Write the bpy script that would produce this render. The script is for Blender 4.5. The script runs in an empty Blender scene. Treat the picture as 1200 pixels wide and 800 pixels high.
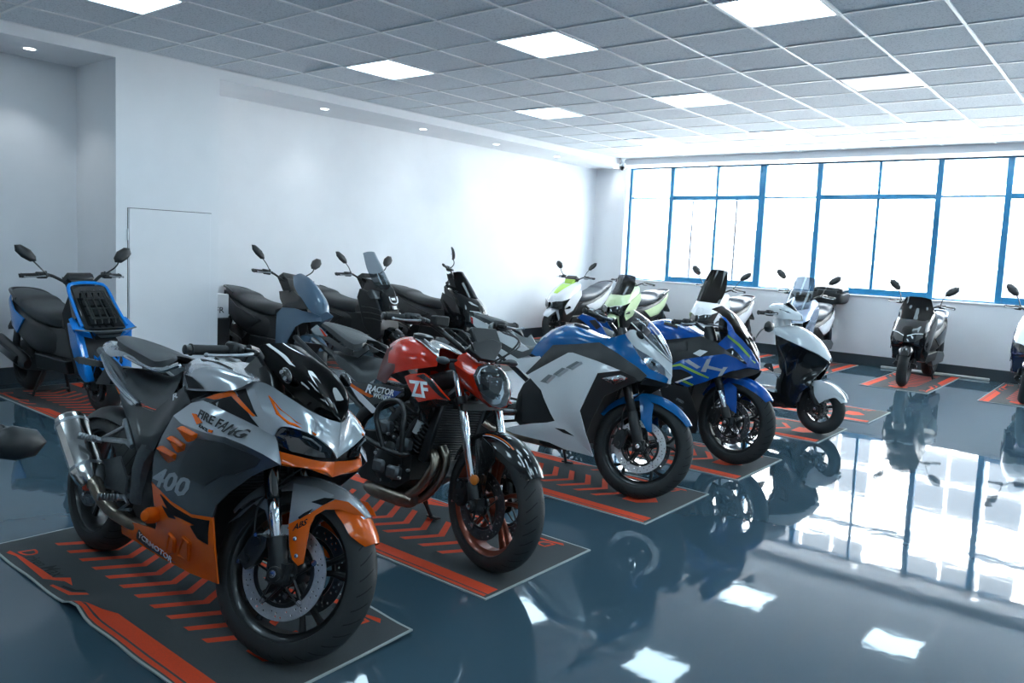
import bpy, bmesh, math, random
from mathutils import Vector, Matrix, geometry
random.seed(7)
PI = math.pi
COL = bpy.context.scene.collection
V3 = Vector

# ------------------------------------------------------------------ camera (calibrated on the ceiling grid)
CAM = V3((7.137, -4.035, 1.40))
FOC, YAW, PITCH, ROLL, PPX, PPY = 926.0, -.6755, -.093, .0465, 613.0, 380.0
_f = V3((math.sin(YAW) * math.cos(PITCH), math.cos(YAW) * math.cos(PITCH), math.sin(PITCH)))
_r0 = V3((math.cos(YAW), -math.sin(YAW), 0)); _u0 = _r0.cross(_f)
CR = _r0 * math.cos(ROLL) + _u0 * math.sin(ROLL)
CU = -_r0 * math.sin(ROLL) + _u0 * math.cos(ROLL)
CF = _f


def sight(px, py):
    return CF + CR * ((px - PPX) / FOC) - CU * ((py - PPY) / FOC)


# ------------------------------------------------------------------ object helpers
def empty(name, loc=(0, 0, 0), rz=0.0, lean=0.0):
    o = bpy.data.objects.new(name, None); COL.objects.link(o)
    o.empty_display_size = .1
    o.location = loc; o.rotation_mode = 'XYZ'; o.rotation_euler = (-lean, 0, rz)
    return o


def tag(o, label=None, cat=None, group=None, kind=None):
    if label: o['label'] = label
    if cat: o['category'] = cat
    if group: o['group'] = group
    if kind: o['kind'] = kind
    return o


def copy_tree(o, parent=None):
    c = o.copy(); COL.objects.link(c)
    if parent is not None: c.parent = parent
    for ch in list(o.children): copy_tree(ch, c)
    return c


class MB:
    """collects geometry with material slots, then links it as ONE mesh object"""
    def __init__(s, mat=None, M=None):
        s.v = []; s.f = []; s.fm = []; s.mats = []; s.cur = mat; s.M = M

    def add(s, vf, mat=None, M=None):
        vs, fs = vf
        m = mat or s.cur
        if m not in s.mats: s.mats.append(m)
        k = s.mats.index(m); b = len(s.v)
        for p in vs:
            p = V3(p)
            if M is not None: p = M @ p
            if s.M is not None: p = s.M @ p
            s.v.append(p)
        for f in fs:
            s.f.append([b + i for i in f]); s.fm.append(k)
        return s

    def both(s, vf, mat=None):
        s.add(vf, mat); s.add(mir(vf), mat); return s

    def build(s, name, parent=None, bevel=0, sharp=38, recalc=True, matrix=None, weld=False):
        me = bpy.data.meshes.new(name)
        me.from_pydata([tuple(p) for p in s.v], [], s.f)
        for m in s.mats: me.materials.append(m)
        me.polygons.foreach_set('material_index', s.fm)
        if recalc or weld:
            bm = bmesh.new(); bm.from_mesh(me)
            if weld: bmesh.ops.remove_doubles(bm, verts=bm.verts, dist=1e-5)
            bmesh.ops.recalc_face_normals(bm, faces=bm.faces); bm.to_mesh(me); bm.free()
        me.polygons.foreach_set('use_smooth', [True] * len(me.polygons))
        me.set_sharp_from_angle(angle=math.radians(sharp))
        me.update()
        o = bpy.data.objects.new(name, me); COL.objects.link(o)
        if parent is not None: o.parent = parent
        if matrix is not None: o.matrix_local = matrix
        if bevel:
            b = o.modifiers.new('bevel', 'BEVEL'); b.width = bevel; b.segments = 2
            b.limit_method = 'ANGLE'; b.angle_limit = math.radians(40); b.harden_normals = False
        return o


def mir(vf):
    vs, fs = vf
    return [V3((p[0], -p[1], p[2])) for p in map(V3, vs)], [list(reversed(f)) for f in fs]


def crom(pts, n):
    """resample a polyline of vectors through a centripetal-like Catmull-Rom, n points, even arc length"""
    pts = [V3(p) for p in pts]
    if len(pts) == 1: return [pts[0].copy() for _ in range(n)]
    if len(pts) == 2: dense = [pts[0].lerp(pts[1], i / 20) for i in range(21)]
    else:
        dense = []
        k = len(pts)
        for i in range(k - 1):
            p1, p2 = pts[i], pts[i + 1]
            p0 = pts[i - 1] if i > 0 else p1 * 2 - p2
            p3 = pts[i + 2] if i + 2 < k else p2 * 2 - p1
            L = (p2 - p1).length
            def tang(a, b, c):
                la, lb = (b - a).length, (c - b).length
                if la + lb < 1e-9: return V3((0,) * len(a))
                return (c - a) / (la + lb) * L
            m1, m2 = tang(p0, p1, p2), tang(p1, p2, p3)
            for j in range(12):
                t = j / 12; t2 = t * t; t3 = t2 * t
                dense.append(p1 * (2 * t3 - 3 * t2 + 1) + m1 * (t3 - 2 * t2 + t) + p2 * (-2 * t3 + 3 * t2) + m2 * (t3 - t2))
        dense.append(pts[-1])
    cum = [0]
    for a, b in zip(dense, dense[1:]): cum.append(cum[-1] + (b - a).length)
    out = []; j = 0
    for i in range(n):
        t = cum[-1] * i / (n - 1) if n > 1 else 0
        while j < len(cum) - 2 and cum[j + 1] < t: j += 1
        d = cum[j + 1] - cum[j]
        out.append(dense[j].lerp(dense[j + 1], 0 if d < 1e-12 else min(1, max(0, (t - cum[j]) / d))))
    return out


def lin(pts, n):
    pts = [V3(p) for p in pts]
    cum = [0]
    for a, b in zip(pts, pts[1:]): cum.append(cum[-1] + (b - a).length)
    out = []; j = 0
    for i in range(n):
        t = cum[-1] * i / (n - 1)
        while j < len(cum) - 2 and cum[j + 1] < t: j += 1
        d = cum[j + 1] - cum[j]
        out.append(pts[j].lerp(pts[j + 1], 0 if d < 1e-12 else min(1, max(0, (t - cum[j]) / d))))
    return out


def tube(pts, r, seg=10, n=None, caps=True, flat=1.0, up=None):
    """sweep a circle (or an ellipse, flat = height/width) along pts; r a number or a list along the points"""
    pts = [V3(p) for p in pts]
    rr = r if isinstance(r, (list, tuple)) else [r] * len(pts)
    if n:
        q = crom(pts, n)
        cum = [0]
        for a, b in zip(pts, pts[1:]): cum.append(cum[-1] + (b - a).length)
        rs = []
        for i in range(n):
            t = cum[-1] * i / (n - 1); j = 0
            while j < len(cum) - 2 and cum[j + 1] < t: j += 1
            d = cum[j + 1] - cum[j]; k = 0 if d < 1e-9 else (t - cum[j]) / d
            rs.append(rr[j] * (1 - k) + rr[j + 1] * k)
        pts, rr = q, rs
    vs, fs = [], []
    t0 = (pts[1] - pts[0]).normalized()
    ref = V3(up) if up is not None else (V3((0, 0, 1)) if abs(t0.z) < .9 else V3((1, 0, 0)))
    nrm = (ref - t0 * ref.dot(t0)).normalized()
    for i, p in enumerate(pts):
        if i == 0: t = t0
        elif i == len(pts) - 1: t = (pts[-1] - pts[-2]).normalized()
        else:
            t = ((pts[i + 1] - p).normalized() + (p - pts[i - 1]).normalized())
            t = t.normalized() if t.length > 1e-6 else t0
        nrm = (nrm - t * nrm.dot(t))
        nrm = nrm.normalized() if nrm.length > 1e-6 else t.orthogonal().normalized()
        bi = t.cross(nrm)
        for k in range(seg):
            a = 2 * PI * k / seg
            vs.append(p + bi * (math.cos(a) * rr[i]) + nrm * (math.sin(a) * rr[i] * flat))
    m = len(pts)
    for i in range(m - 1):
        for k in range(seg):
            a, b = i * seg + k, i * seg + (k + 1) % seg
            fs.append([a, b, b + seg, a + seg])
    if caps:
        fs.append(list(range(seg))[::-1]); fs.append([(m - 1) * seg + k for k in range(seg)])
    return vs, fs


def axis_frame(d):
    d = V3(d).normalized(); a = d.orthogonal().normalized(); return d, a, d.cross(a)


def lathe(prof, origin=(0, 0, 0), axis=(0, 1, 0), seg=32, closed=False, caps=True):
    """prof: (distance along the axis, radius)"""
    d, a, b = axis_frame(axis); o = V3(origin); vs, fs = [], []
    for t, r in prof:
        for k in range(seg):
            g = 2 * PI * k / seg
            vs.append(o + d * t + (a * math.cos(g) + b * math.sin(g)) * r)
    m = len(prof); rng = m if closed else m - 1
    for i in range(rng):
        j = (i + 1) % m
        for k in range(seg):
            fs.append([i * seg + k, i * seg + (k + 1) % seg, j * seg + (k + 1) % seg, j * seg + k])
    if caps and not closed:
        fs.append(list(range(seg))[::-1]); fs.append([(m - 1) * seg + k for k in range(seg)])
    return vs, fs


def hull(pts):
    bm = bmesh.new()
    for p in pts: bm.verts.new(V3(p))
    r = bmesh.ops.convex_hull(bm, input=bm.verts)
    gone = [g for g in r['geom_interior'] if isinstance(g, bmesh.types.BMVert)] + [g for g in r['geom_unused'] if isinstance(g, bmesh.types.BMVert)]
    bmesh.ops.delete(bm, geom=list(set(gone)), context='VERTS')
    bmesh.ops.dissolve_limit(bm, angle_limit=.02, verts=bm.verts, edges=bm.edges)
    bm.verts.index_update()
    vf = ([v.co.copy() for v in bm.verts], [[v.index for v in f.verts] for f in bm.faces]); bm.free(); return vf


def cbox(c, s, ch=.006, R=None):
    """box of size s round c with cut edges; R an optional 3x3 rotation"""
    c = V3(c); h = [k / 2 for k in s]; ch = min(ch, *[k * .45 for k in h]); pts = []
    for x in (-1, 1):
        for y in (-1, 1):
            for z in (-1, 1):
                for k in range(3):
                    q = V3((x * h[0], y * h[1], z * h[2])); sg = (x, y, z)
                    for j in range(3):
                        if j != k: q[j] -= sg[j] * ch
                    pts.append(c + (R @ q if R is not None else q))
    return hull(pts)


def box(c, s):
    x, y, z = c; a, b, d = s[0] / 2, s[1] / 2, s[2] / 2
    vs = [V3((x + i * a, y + j * b, z + k * d)) for i in (-1, 1) for j in (-1, 1) for k in (-1, 1)]
    return vs, [[0, 1, 3, 2], [4, 6, 7, 5], [0, 4, 5, 1], [2, 3, 7, 6], [0, 2, 6, 4], [1, 5, 7, 3]]


def ellip(c, r, nu=16, nv=10, R=None, e=1.0):
    c = V3(c); vs, fs = [], []
    def pw(x): return math.copysign(abs(x) ** e, x)
    for i in range(nv + 1):
        t = -PI / 2 + PI * i / nv
        for k in range(nu):
            a = 2 * PI * k / nu
            q = V3((r[0] * pw(math.cos(t)) * pw(math.cos(a)), r[1] * pw(math.cos(t)) * pw(math.sin(a)), r[2] * pw(math.sin(t))))
            vs.append(c + (R @ q if R is not None else q))
    for i in range(nv):
        for k in range(nu):
            a, b = i * nu + k, i * nu + (k + 1) % nu
            fs.append([a, b, b + nu, a + nu])
    return vs, fs


def inside(p, poly):
    x, y = p; c = False; n = len(poly)
    for i in range(n):
        x1, y1 = poly[i]; x2, y2 = poly[(i + 1) % n]
        if (y1 > y) != (y2 > y) and x < (x2 - x1) * (y - y1) / (y2 - y1) + x1: c = not c
    return c


def fill2d(outer, holes=(), grid=0.0, seg=0.0):
    """triangulate a 2-D region with holes; grid adds inner points. returns verts2d, tris, n boundary loops"""
    loops = [list(outer)] + [list(h) for h in holes]
    if seg:
        nl = []
        for lp in loops:
            o = []
            for i, a in enumerate(lp):
                b = lp[(i + 1) % len(lp)]; d = math.hypot(b[0] - a[0], b[1] - a[1]); k = max(1, int(d / seg))
                for j in range(k): o.append((a[0] + (b[0] - a[0]) * j / k, a[1] + (b[1] - a[1]) * j / k))
            nl.append(o)
        loops = nl
    vs, es, idx = [], [], []
    for lp in loops:
        b = len(vs); vs += [V3((p[0], p[1])).to_2d() if False else Vector((p[0], p[1])) for p in lp]
        k = len(lp); es += [(b + i, b + (i + 1) % k) for i in range(k)]; idx.append([b + i for i in range(k)])
    if grid:
        xs = [p[0] for p in loops[0]]; ys = [p[1] for p in loops[0]]
        x = min(xs) + grid / 2; row = 0
        while x < max(xs):
            y = min(ys) + (grid / 2 if row % 2 else grid * .25)
            while y < max(ys):
                if inside((x, y), loops[0]) and not any(inside((x, y), h) for h in loops[1:]):
                    ok = True
                    for lp in loops:
                        for i, a in enumerate(lp):
                            bb = lp[(i + 1) % len(lp)]
                            dx, dy = bb[0] - a[0], bb[1] - a[1]; L = dx * dx + dy * dy
                            t = 0 if L < 1e-12 else max(0, min(1, ((x - a[0]) * dx + (y - a[1]) * dy) / L))
                            if math.hypot(x - a[0] - dx * t, y - a[1] - dy * t) < grid * .45: ok = False; break
                        if not ok: break
                    if ok: vs.append(Vector((x, y)))
                y += grid
            x += grid * .87; row += 1
    rv, re, rf, ov, oe, of = geometry.delaunay_2d_cdt(vs, es, [], 0, 1e-7)
    tris = []
    for f in rf:
        cx = sum(rv[i][0] for i in f) / len(f); cy = sum(rv[i][1] for i in f) / len(f)
        if inside((cx, cy), loops[0]) and not any(inside((cx, cy), h) for h in loops[1:]): tris.append(list(f))
    return [(p[0], p[1]) for p in rv], tris


def solid(vs, fs, off):
    """give an open surface thickness: off is a vector or a list of vectors per vertex"""
    vs = [V3(p) for p in vs]; n = len(vs)
    offs = off if isinstance(off, list) else [V3(off)] * n
    out = vs + [p + o for p, o in zip(vs, offs)]
    faces = [list(f) for f in fs] + [[i + n for i in reversed(f)] for f in fs]
    cnt = {}
    for f in fs:
        for a, b in zip(f, f[1:] + f[:1]): cnt[(a, b)] = 1
    for (a, b) in cnt:
        if (b, a) not in cnt: faces.append([b, a, a + n, b + n])
    return out, faces


def prism(outline, y0, y1, holes=(), plane='xz'):
    v2, t = fill2d(outline, holes)
    if plane == 'xz': vs = [V3((p[0], y0, p[1])) for p in v2]; off = V3((0, y1 - y0, 0))
    elif plane == 'xy': vs = [V3((p[0], p[1], y0)) for p in v2]; off = V3((0, 0, y1 - y0))
    else: vs = [V3((y0, p[0], p[1])) for p in v2]; off = V3((y1 - y0, 0, 0))
    return solid(vs, t, off)


def panel(pts, thick=.006, bulge=0.0, grid=.04, smooth=0, holes=()):
    """a shell through a 3-D outline seen from the side: filled in (x, z), y interpolated from the outline"""
    pts = [V3(p) for p in pts]
    if smooth:
        q = pts + [pts[0]]; pts = crom(q, smooth)[:-1]
    out = [(p.x, p.z) for p in pts]
    hl = [[(h[0], h[2]) for h in ho] for ho in holes]
    v2, t = fill2d(out, hl, grid, 0)
    sg = -1 if sum(p.y for p in pts) < 0 else 1
    segs = [(pts[i], pts[(i + 1) % len(pts)]) for i in range(len(pts))]
    sam = []
    for a, b in segs:
        k = max(1, int((b - a).length / max(grid, .01)))
        for j in range(k): sam.append((a.lerp(b, j / k), (b - a).length / k))
    dmax = 1e-9; raw = []
    for x, z in v2:
        ws = wy = 0; dm = 9
        for p, L in sam:
            d = math.hypot(p.x - x, p.z - z)
            w = (L + 1e-4) / (d ** 3 + 1e-9); ws += w; wy += w * p.y
        for a, b in segs:
            dx, dz = b.x - a.x, b.z - a.z; L = dx * dx + dz * dz
            tt = 0 if L < 1e-12 else max(0, min(1, ((x - a.x) * dx + (z - a.z) * dz) / L))
            d = math.hypot(x - a.x - dx * tt, z - a.z - dz * tt)
            if d < dm: dm = d; yb = a.y + (b.y - a.y) * tt
        y = yb if dm < 1e-5 else wy / ws
        raw.append((x, y, z, dm)); dmax = max(dmax, dm)
    vs = []
    for x, y, z, dm in raw:
        k = min(1, dm / dmax); vs.append(V3((x, y + sg * bulge * (1 - (1 - k) ** 2), z)))
    return solid(vs, t, V3((0, -sg * thick, 0)))


def skin(rails, nu=24, nv=16, mirror=False, thick=0.0, sm=True, capu=False, close=False):
    """loft over rails; with mirror the last rail is the centre line and the rails are reflected across y = 0"""
    R = [(crom if sm else lin)(r, nu) for r in rails]
    if mirror: R = R + [[V3((p.x, -p.y, p.z)) for p in r] for r in R[-2::-1]]
    if close: R = R + [R[0]]
    cols = []
    for i in range(nu):
        c = [r[i] for r in R]
        cols.append((crom if sm else lin)(c, nv) if len(c) > 2 else lin(c, nv))
    vs = [p for c in cols for p in c]; fs = []
    for i in range(nu - 1):
        for j in range(nv - 1):
            a = i * nv + j; fs.append([a, a + 1, a + nv + 1, a + nv])
    if capu:
        fs.append([j for j in range(nv)][::-1]); fs.append([(nu - 1) * nv + j for j in range(nv)])
    if thick:
        nrm = [V3((0, 0, 0)) for _ in vs]
        for f in fs:
            if len(f) > 4: continue
            a, b, c, d = [vs[k] for k in f]; nn = (c - a).cross(d - b)
            for k in f: nrm[k] += nn
        cen = sum(vs, V3()) / len(vs)
        nrm = [n.normalized() if n.length > 1e-12 else V3((0, 0, 1)) for n in nrm]
        return solid(vs, fs, [n * thick for n in nrm])
    return vs, fs


def loft(secs, seg=20, e=2.5, n=None, caps=True):
    """closed body along x: secs (x, z_low, z_high, half width[, y centre]); superellipse sections"""
    S = [V3((s[0], s[1], s[2])) for s in secs]; H = [V3((s[0], s[3], s[4] if len(s) > 4 else 0)) for s in secs]
    if n:
        idx = [i for i in range(len(secs))]
        A = crom([V3((i, s[0], 0)) for i, s in zip(idx, secs)], n)
        out = []
        for q in A:
            t = min(len(secs) - 1.0001, max(0, q[0])); i = int(t); k = t - i
            a, b = secs[i], secs[i + 1]
            a = list(a) + [0] * (5 - len(a)); b = list(b) + [0] * (5 - len(b))
            p = secs[i - 1] if i > 0 else a; c = secs[i + 2] if i + 2 < len(secs) else b
            p = list(p) + [0] * (5 - len(p)); c = list(c) + [0] * (5 - len(c))
            r = []
            for d in range(5):
                m1 = (b[d] - p[d]) / 2; m2 = (c[d] - a[d]) / 2; k2, k3 = k * k, k * k * k
                r.append(a[d] * (2 * k3 - 3 * k2 + 1) + m1 * (k3 - 2 * k2 + k) + b[d] * (-2 * k3 + 3 * k2) + m2 * (k3 - k2))
            out.append(r)
        secs = out
    vs, fs = [], []
    def pw(x): return math.copysign(abs(x) ** (2 / e), x)
    for s in secs:
        yc = s[4] if len(s) > 4 else 0; zc, hz = (s[1] + s[2]) / 2, (s[2] - s[1]) / 2
        for k in range(seg):
            a = 2 * PI * (k + .5) / seg
            vs.append(V3((s[0], yc + s[3] * pw(math.cos(a)), zc + hz * pw(math.sin(a)))))
    m = len(secs)
    for i in range(m - 1):
        for k in range(seg):
            a, b = i * seg + k, i * seg + (k + 1) % seg; fs.append([a, b, b + seg, a + seg])
    if caps: fs.append(list(range(seg))[::-1]); fs.append([(m - 1) * seg + k for k in range(seg)])
    return vs, fs


_tc = {}
def text2d(s, shear=0.0, bold=0.0):
    k = (s, shear, bold)
    if k not in _tc:
        cu = bpy.data.curves.new('lettering', 'FONT'); cu.body = s; cu.shear = shear; cu.resolution_u = 2; cu.offset = bold
        o = bpy.data.objects.new('lettering', cu); COL.objects.link(o)
        dg = bpy.context.evaluated_depsgraph_get(); me = bpy.data.meshes.new_from_object(o.evaluated_get(dg))
        _tc[k] = ([v.co.copy() for v in me.vertices], [list(p.vertices) for p in me.polygons])
        bpy.data.objects.remove(o); bpy.data.curves.remove(cu); bpy.data.meshes.remove(me)
    return _tc[k]


def text3d(s, p0, p1, up, h=None, lift=.003, shear=0.0, thick=.0012, bold=0.0, arc=None):
    """letters along p0->p1 (stretched to fit), standing along 'up', a hair in front of the surface"""
    vs, fs = text2d(s, shear, bold)
    x0 = min(p.x for p in vs); x1 = max(p.x for p in vs); y1 = max(p.y for p in vs)
    p0, p1, up = V3(p0), V3(p1), V3(up)
    ex = p1 - p0; n = ex.cross(up).normalized()
    uy = n.cross(ex.normalized()).normalized()
    if h is None: h = up.length
    lat = up.normalized()
    out = [p0 + ex * ((p.x - x0) / (x1 - x0)) + lat * (p.y / y1 * h) + n * lift for p in vs]
    if arc is not None: out = [p + arc * (1 - (2 * ((q.x - x0) / (x1 - x0)) - 1) ** 2) for p, q in zip(out, vs)]
    return solid(out, fs, -n * thick)
# ------------------------------------------------------------------ materials (all procedural)
def nt(name):
    m = bpy.data.materials.new(name); m.use_nodes = True; t = m.node_tree; t.nodes.clear()
    out = t.nodes.new('ShaderNodeOutputMaterial'); b = t.nodes.new('ShaderNodeBsdfPrincipled')
    t.links.new(b.outputs[0], out.inputs[0]); return m, t, b, out


def N(t, typ, **kw):
    n = t.nodes.new(typ)
    for k, v in kw.items():
        if k.startswith('i_'): n.inputs[int(k[2:]) if k[2:].isdigit() else k[2:].replace('_', ' ')].default_value = v
        else: setattr(n, k, v)
    return n


def mat(name, col, rough=.5, metal=0.0, coat=0.0, spec=.5, noise=0.0, nscale=60, bump=0.0, bscale=200, flake=0.0):
    m, t, b, out = nt(name); L = t.links
    b.inputs['Base Color'].default_value = (*col, 1); b.inputs['Roughness'].default_value = rough
    b.inputs['Metallic'].default_value = metal; b.inputs['Coat Weight'].default_value = coat
    b.inputs['Coat Roughness'].default_value = .03; b.inputs['Specular IOR Level'].default_value = spec
    tc = N(t, 'ShaderNodeTexCoord')
    if noise or flake:
        nz = N(t, 'ShaderNodeTexNoise'); nz.inputs['Scale'].default_value = nscale; nz.inputs['Detail'].default_value = 4
        L.new(tc.outputs['Object'], nz.inputs['Vector'])
        mx = N(t, 'ShaderNodeMix', data_type='RGBA', blend_type='MULTIPLY'); mx.inputs[0].default_value = 1
        mr = N(t, 'ShaderNodeMapRange'); mr.inputs['From Min'].default_value = .3; mr.inputs['From Max'].default_value = .7
        mr.inputs['To Min'].default_value = 1 - max(noise, flake); mr.inputs['To Max'].default_value = 1 + max(noise, flake)
        L.new(nz.outputs['Fac'], mr.inputs['Value'])
        mx.inputs[6].default_value = (*col, 1); L.new(mr.outputs[0], mx.inputs[7]); L.new(mx.outputs[2], b.inputs['Base Color'])
        r2 = N(t, 'ShaderNodeMapRange'); r2.inputs['To Min'].default_value = max(0, rough * .85); r2.inputs['To Max'].default_value = min(1, rough * 1.15)
        L.new(nz.outputs['Fac'], r2.inputs['Value']); L.new(r2.outputs[0], b.inputs['Roughness'])
    if bump:
        n2 = N(t, 'ShaderNodeTexNoise'); n2.inputs['Scale'].default_value = bscale; n2.inputs['Detail'].default_value = 3
        L.new(tc.outputs['Object'], n2.inputs['Vector'])
        bp = N(t, 'ShaderNodeBump'); bp.inputs['Strength'].default_value = bump; bp.inputs['Distance'].default_value = .002
        L.new(n2.outputs['Fac'], bp.inputs['Height']); L.new(bp.outputs[0], b.inputs['Normal'])
    return m


def paint(name, col, metal=0.0, rough=.28, coat=.8):
    return mat(name, col, rough, metal, coat, spec=.25, flake=.06, nscale=900)


def glassy(name, tint, refl=1.0, rough=.01, ior=1.45):
    m, t, b, out = nt(name); t.nodes.remove(b); L = t.links
    tr = N(t, 'ShaderNodeBsdfTransparent'); tr.inputs[0].default_value = (*tint, 1)
    gl = N(t, 'ShaderNodeBsdfGlossy'); gl.inputs['Roughness'].default_value = rough; gl.inputs[0].default_value = (refl, refl, refl, 1)
    fr = N(t, 'ShaderNodeFresnel'); fr.inputs[0].default_value = ior
    ge = N(t, 'ShaderNodeNewGeometry'); mu = N(t, 'ShaderNodeMath', operation='MULTIPLY'); iv = N(t, 'ShaderNodeMath', operation='SUBTRACT'); iv.inputs[0].default_value = 1
    L.new(ge.outputs['Backfacing'], iv.inputs[1]); L.new(iv.outputs[0], mu.inputs[0]); L.new(fr.outputs[0], mu.inputs[1])
    mx = N(t, 'ShaderNodeMixShader'); L.new(mu.outputs[0], mx.inputs[0]); L.new(tr.outputs[0], mx.inputs[1]); L.new(gl.outputs[0], mx.inputs[2])
    L.new(mx.outputs[0], out.inputs[0]); return m


def glow(name, col, s):
    m, t, b, out = nt(name); t.nodes.remove(b)
    e = N(t, 'ShaderNodeEmission'); e.inputs[0].default_value = (*col, 1); e.inputs[1].default_value = s
    t.links.new(e.outputs[0], out.inputs[0]); return m


def tread(name, dens=34, slant=6.0):
    """rubber with sipes: object space of the tyre, axle along y"""
    m, t, b, out = nt(name); L = t.links
    tc = N(t, 'ShaderNodeTexCoord'); sp = N(t, 'ShaderNodeSeparateXYZ'); L.new(tc.outputs['Object'], sp.inputs[0])
    def M(op, a, c=None):
        n = N(t, 'ShaderNodeMath', operation=op)
        for i, x in enumerate((a, c)):
            if x is None: continue
            if isinstance(x, (int, float)): n.inputs[i].default_value = x
            else: L.new(x, n.inputs[i])
        return n.outputs[0]
    ang = M('MULTIPLY', M('ARCTAN2', sp.outputs[2], sp.outputs[0]), dens / (2 * PI))
    ay = M('ABSOLUTE', sp.outputs[1])
    w = M('ADD', ang, M('MULTIPLY', M('POWER', M('MULTIPLY', ay, 18.0), 1.6), slant * .16))
    fr = M('FRACT', w)
    line = M('LESS_THAN', M('ABSOLUTE', M('SUBTRACT', fr, .5)), .055)
    inner = M('GREATER_THAN', ay, .014)
    r = M('SQRT', M('ADD', M('MULTIPLY', sp.outputs[0], sp.outputs[0]), M('MULTIPLY', sp.outputs[2], sp.outputs[2])))
    out_r = M('GREATER_THAN', r, .262)
    msk = M('MULTIPLY', M('MULTIPLY', line, inner), out_r)
    mx = N(t, 'ShaderNodeMix', data_type='RGBA'); mx.inputs[6].default_value = (.030, .032, .033, 1); mx.inputs[7].default_value = (.003, .003, .003, 1)
    L.new(msk, mx.inputs[0]); L.new(mx.outputs[2], b.inputs['Base Color'])
    b.inputs['Roughness'].default_value = .62; b.inputs['Specular IOR Level'].default_value = .4
    bp = N(t, 'ShaderNodeBump'); bp.inputs['Strength'].default_value = .9; bp.inputs['Distance'].default_value = .004
    L.new(M('SUBTRACT', 1.0, msk), bp.inputs['Height']); L.new(bp.outputs[0], b.inputs['Normal'])
    return m


def weave(name, col, col2, scale=220):
    m, t, b, out = nt(name); L = t.links
    tc = N(t, 'ShaderNodeTexCoord'); w = N(t, 'ShaderNodeTexWave', wave_type='BANDS', bands_direction='DIAGONAL'); w.inputs['Scale'].default_value = scale
    w.inputs['Distortion'].default_value = .3
    L.new(tc.outputs['Object'], w.inputs['Vector'])
    mx = N(t, 'ShaderNodeMix', data_type='RGBA'); mx.inputs[6].default_value = (*col, 1); mx.inputs[7].default_value = (*col2, 1)
    L.new(w.outputs['Fac'], mx.inputs[0]); L.new(mx.outputs[2], b.inputs['Base Color']); b.inputs['Roughness'].default_value = .45
    return m


m_rubber = tread('tyre_rubber')
m_grip = mat('grip_rubber', (.012, .013, .014), .6, bump=.4, bscale=400)
m_black = mat('black_plastic', (.012, .013, .014), .45, noise=.1)
m_satin = mat('satin_black_metal', (.010, .011, .012), .32, coat=.25, noise=.08)
m_gloss = mat('gloss_black', (.006, .007, .008), .12, coat=1)
m_dark = mat('dark_engine_metal', (.020, .021, .022), .42, .5, noise=.2, nscale=40)
m_deep = mat('deep_black_plastic', (.006, .006, .007), .7)
m_seat = mat('seat_vinyl', (.024, .028, .031), .46, bump=.5, bscale=350)
m_seat_sheen = mat('seat_vinyl_window_sheen', (.075, .085, .10), .42, bump=.5, bscale=350)  # window reflection on the far row's seats put into a greyer colour
m_chrome = mat('chrome', (.75, .77, .8), .10, 1)
m_steel = mat('brushed_steel', (.55, .54, .52), .17, 1, noise=.1, nscale=30)
m_pipe = mat('heat_tinted_pipe', (.30, .25, .20), .3, 1, noise=.25, nscale=18)
m_alu = mat('cast_aluminium', (.33, .35, .37), .38, 1, noise=.12)
m_grey = mat('grey_cast_alloy', (.12, .13, .14), .42, .7, noise=.12)
m_disc = mat('disc_steel', (.62, .64, .66), .42, 1, noise=.08, nscale=150)
m_discd = mat('dark_disc_steel', (.12, .13, .14), .35, 1, noise=.08, nscale=150)
m_bolt = mat('bright_bolt', (.7, .72, .75), .2, 1)
m_lens = mat('dark_headlamp_lens', (.006, .008, .010), .06, coat=1)
m_clear = glassy('clear_screen', (.93, .95, .97), 1.0)
m_lensc = glassy('clear_lamp_lens', (.85, .88, .9), 1.0)
m_tint = glassy('tinted_screen', (.45, .50, .54), 1.0)
m_dusk = glassy('dark_tinted_screen', (.14, .16, .18), 1.0)
m_smoke = glassy('smoked_screen', (.02, .024, .028), .6, ior=1.45)
m_trim = mat('bright_silver_trim', (.55, .58, .61), .18, 1)
m_refl = mat('lamp_reflector', (.55, .58, .6), .12, 1)
m_amber = mat('amber_reflector', (.55, .16, .015), .3, coat=.6, bump=.6, bscale=700)
m_red = mat('red_lens', (.45, .012, .01), .2, coat=1)
m_white_ink = mat('white_graphic', (.75, .76, .77), .35)
m_grey_ink = mat('grey_graphic', (.30, .33, .36), .4)
m_black_ink = mat('black_graphic', (.006, .006, .007), .6, spec=.2)
m_piano = mat('piano_black', (.005, .006, .007), .14, coat=.45, spec=.25)
m_mesh = weave('carbon_mesh', (.006, .007, .008), (.03, .034, .038))
# ------------------------------------------------------------------ the room
CEIL = 2.98; SOF = 2.885; XW = -.8; YW = 7.75; XR = 11.4; YN = -7.5
def wallmat(name, col):
    return mat(name, col, .75, noise=.02, nscale=3, bump=.12, bscale=90)
m_wall = wallmat('white_wall_paint', (.83, .84, .86))
m_base = mat('dark_skirting_paint', (.045, .06, .072), .5, noise=.08)
m_tbar = mat('white_ceiling_bar', (.85, .86, .87), .35)

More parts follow.
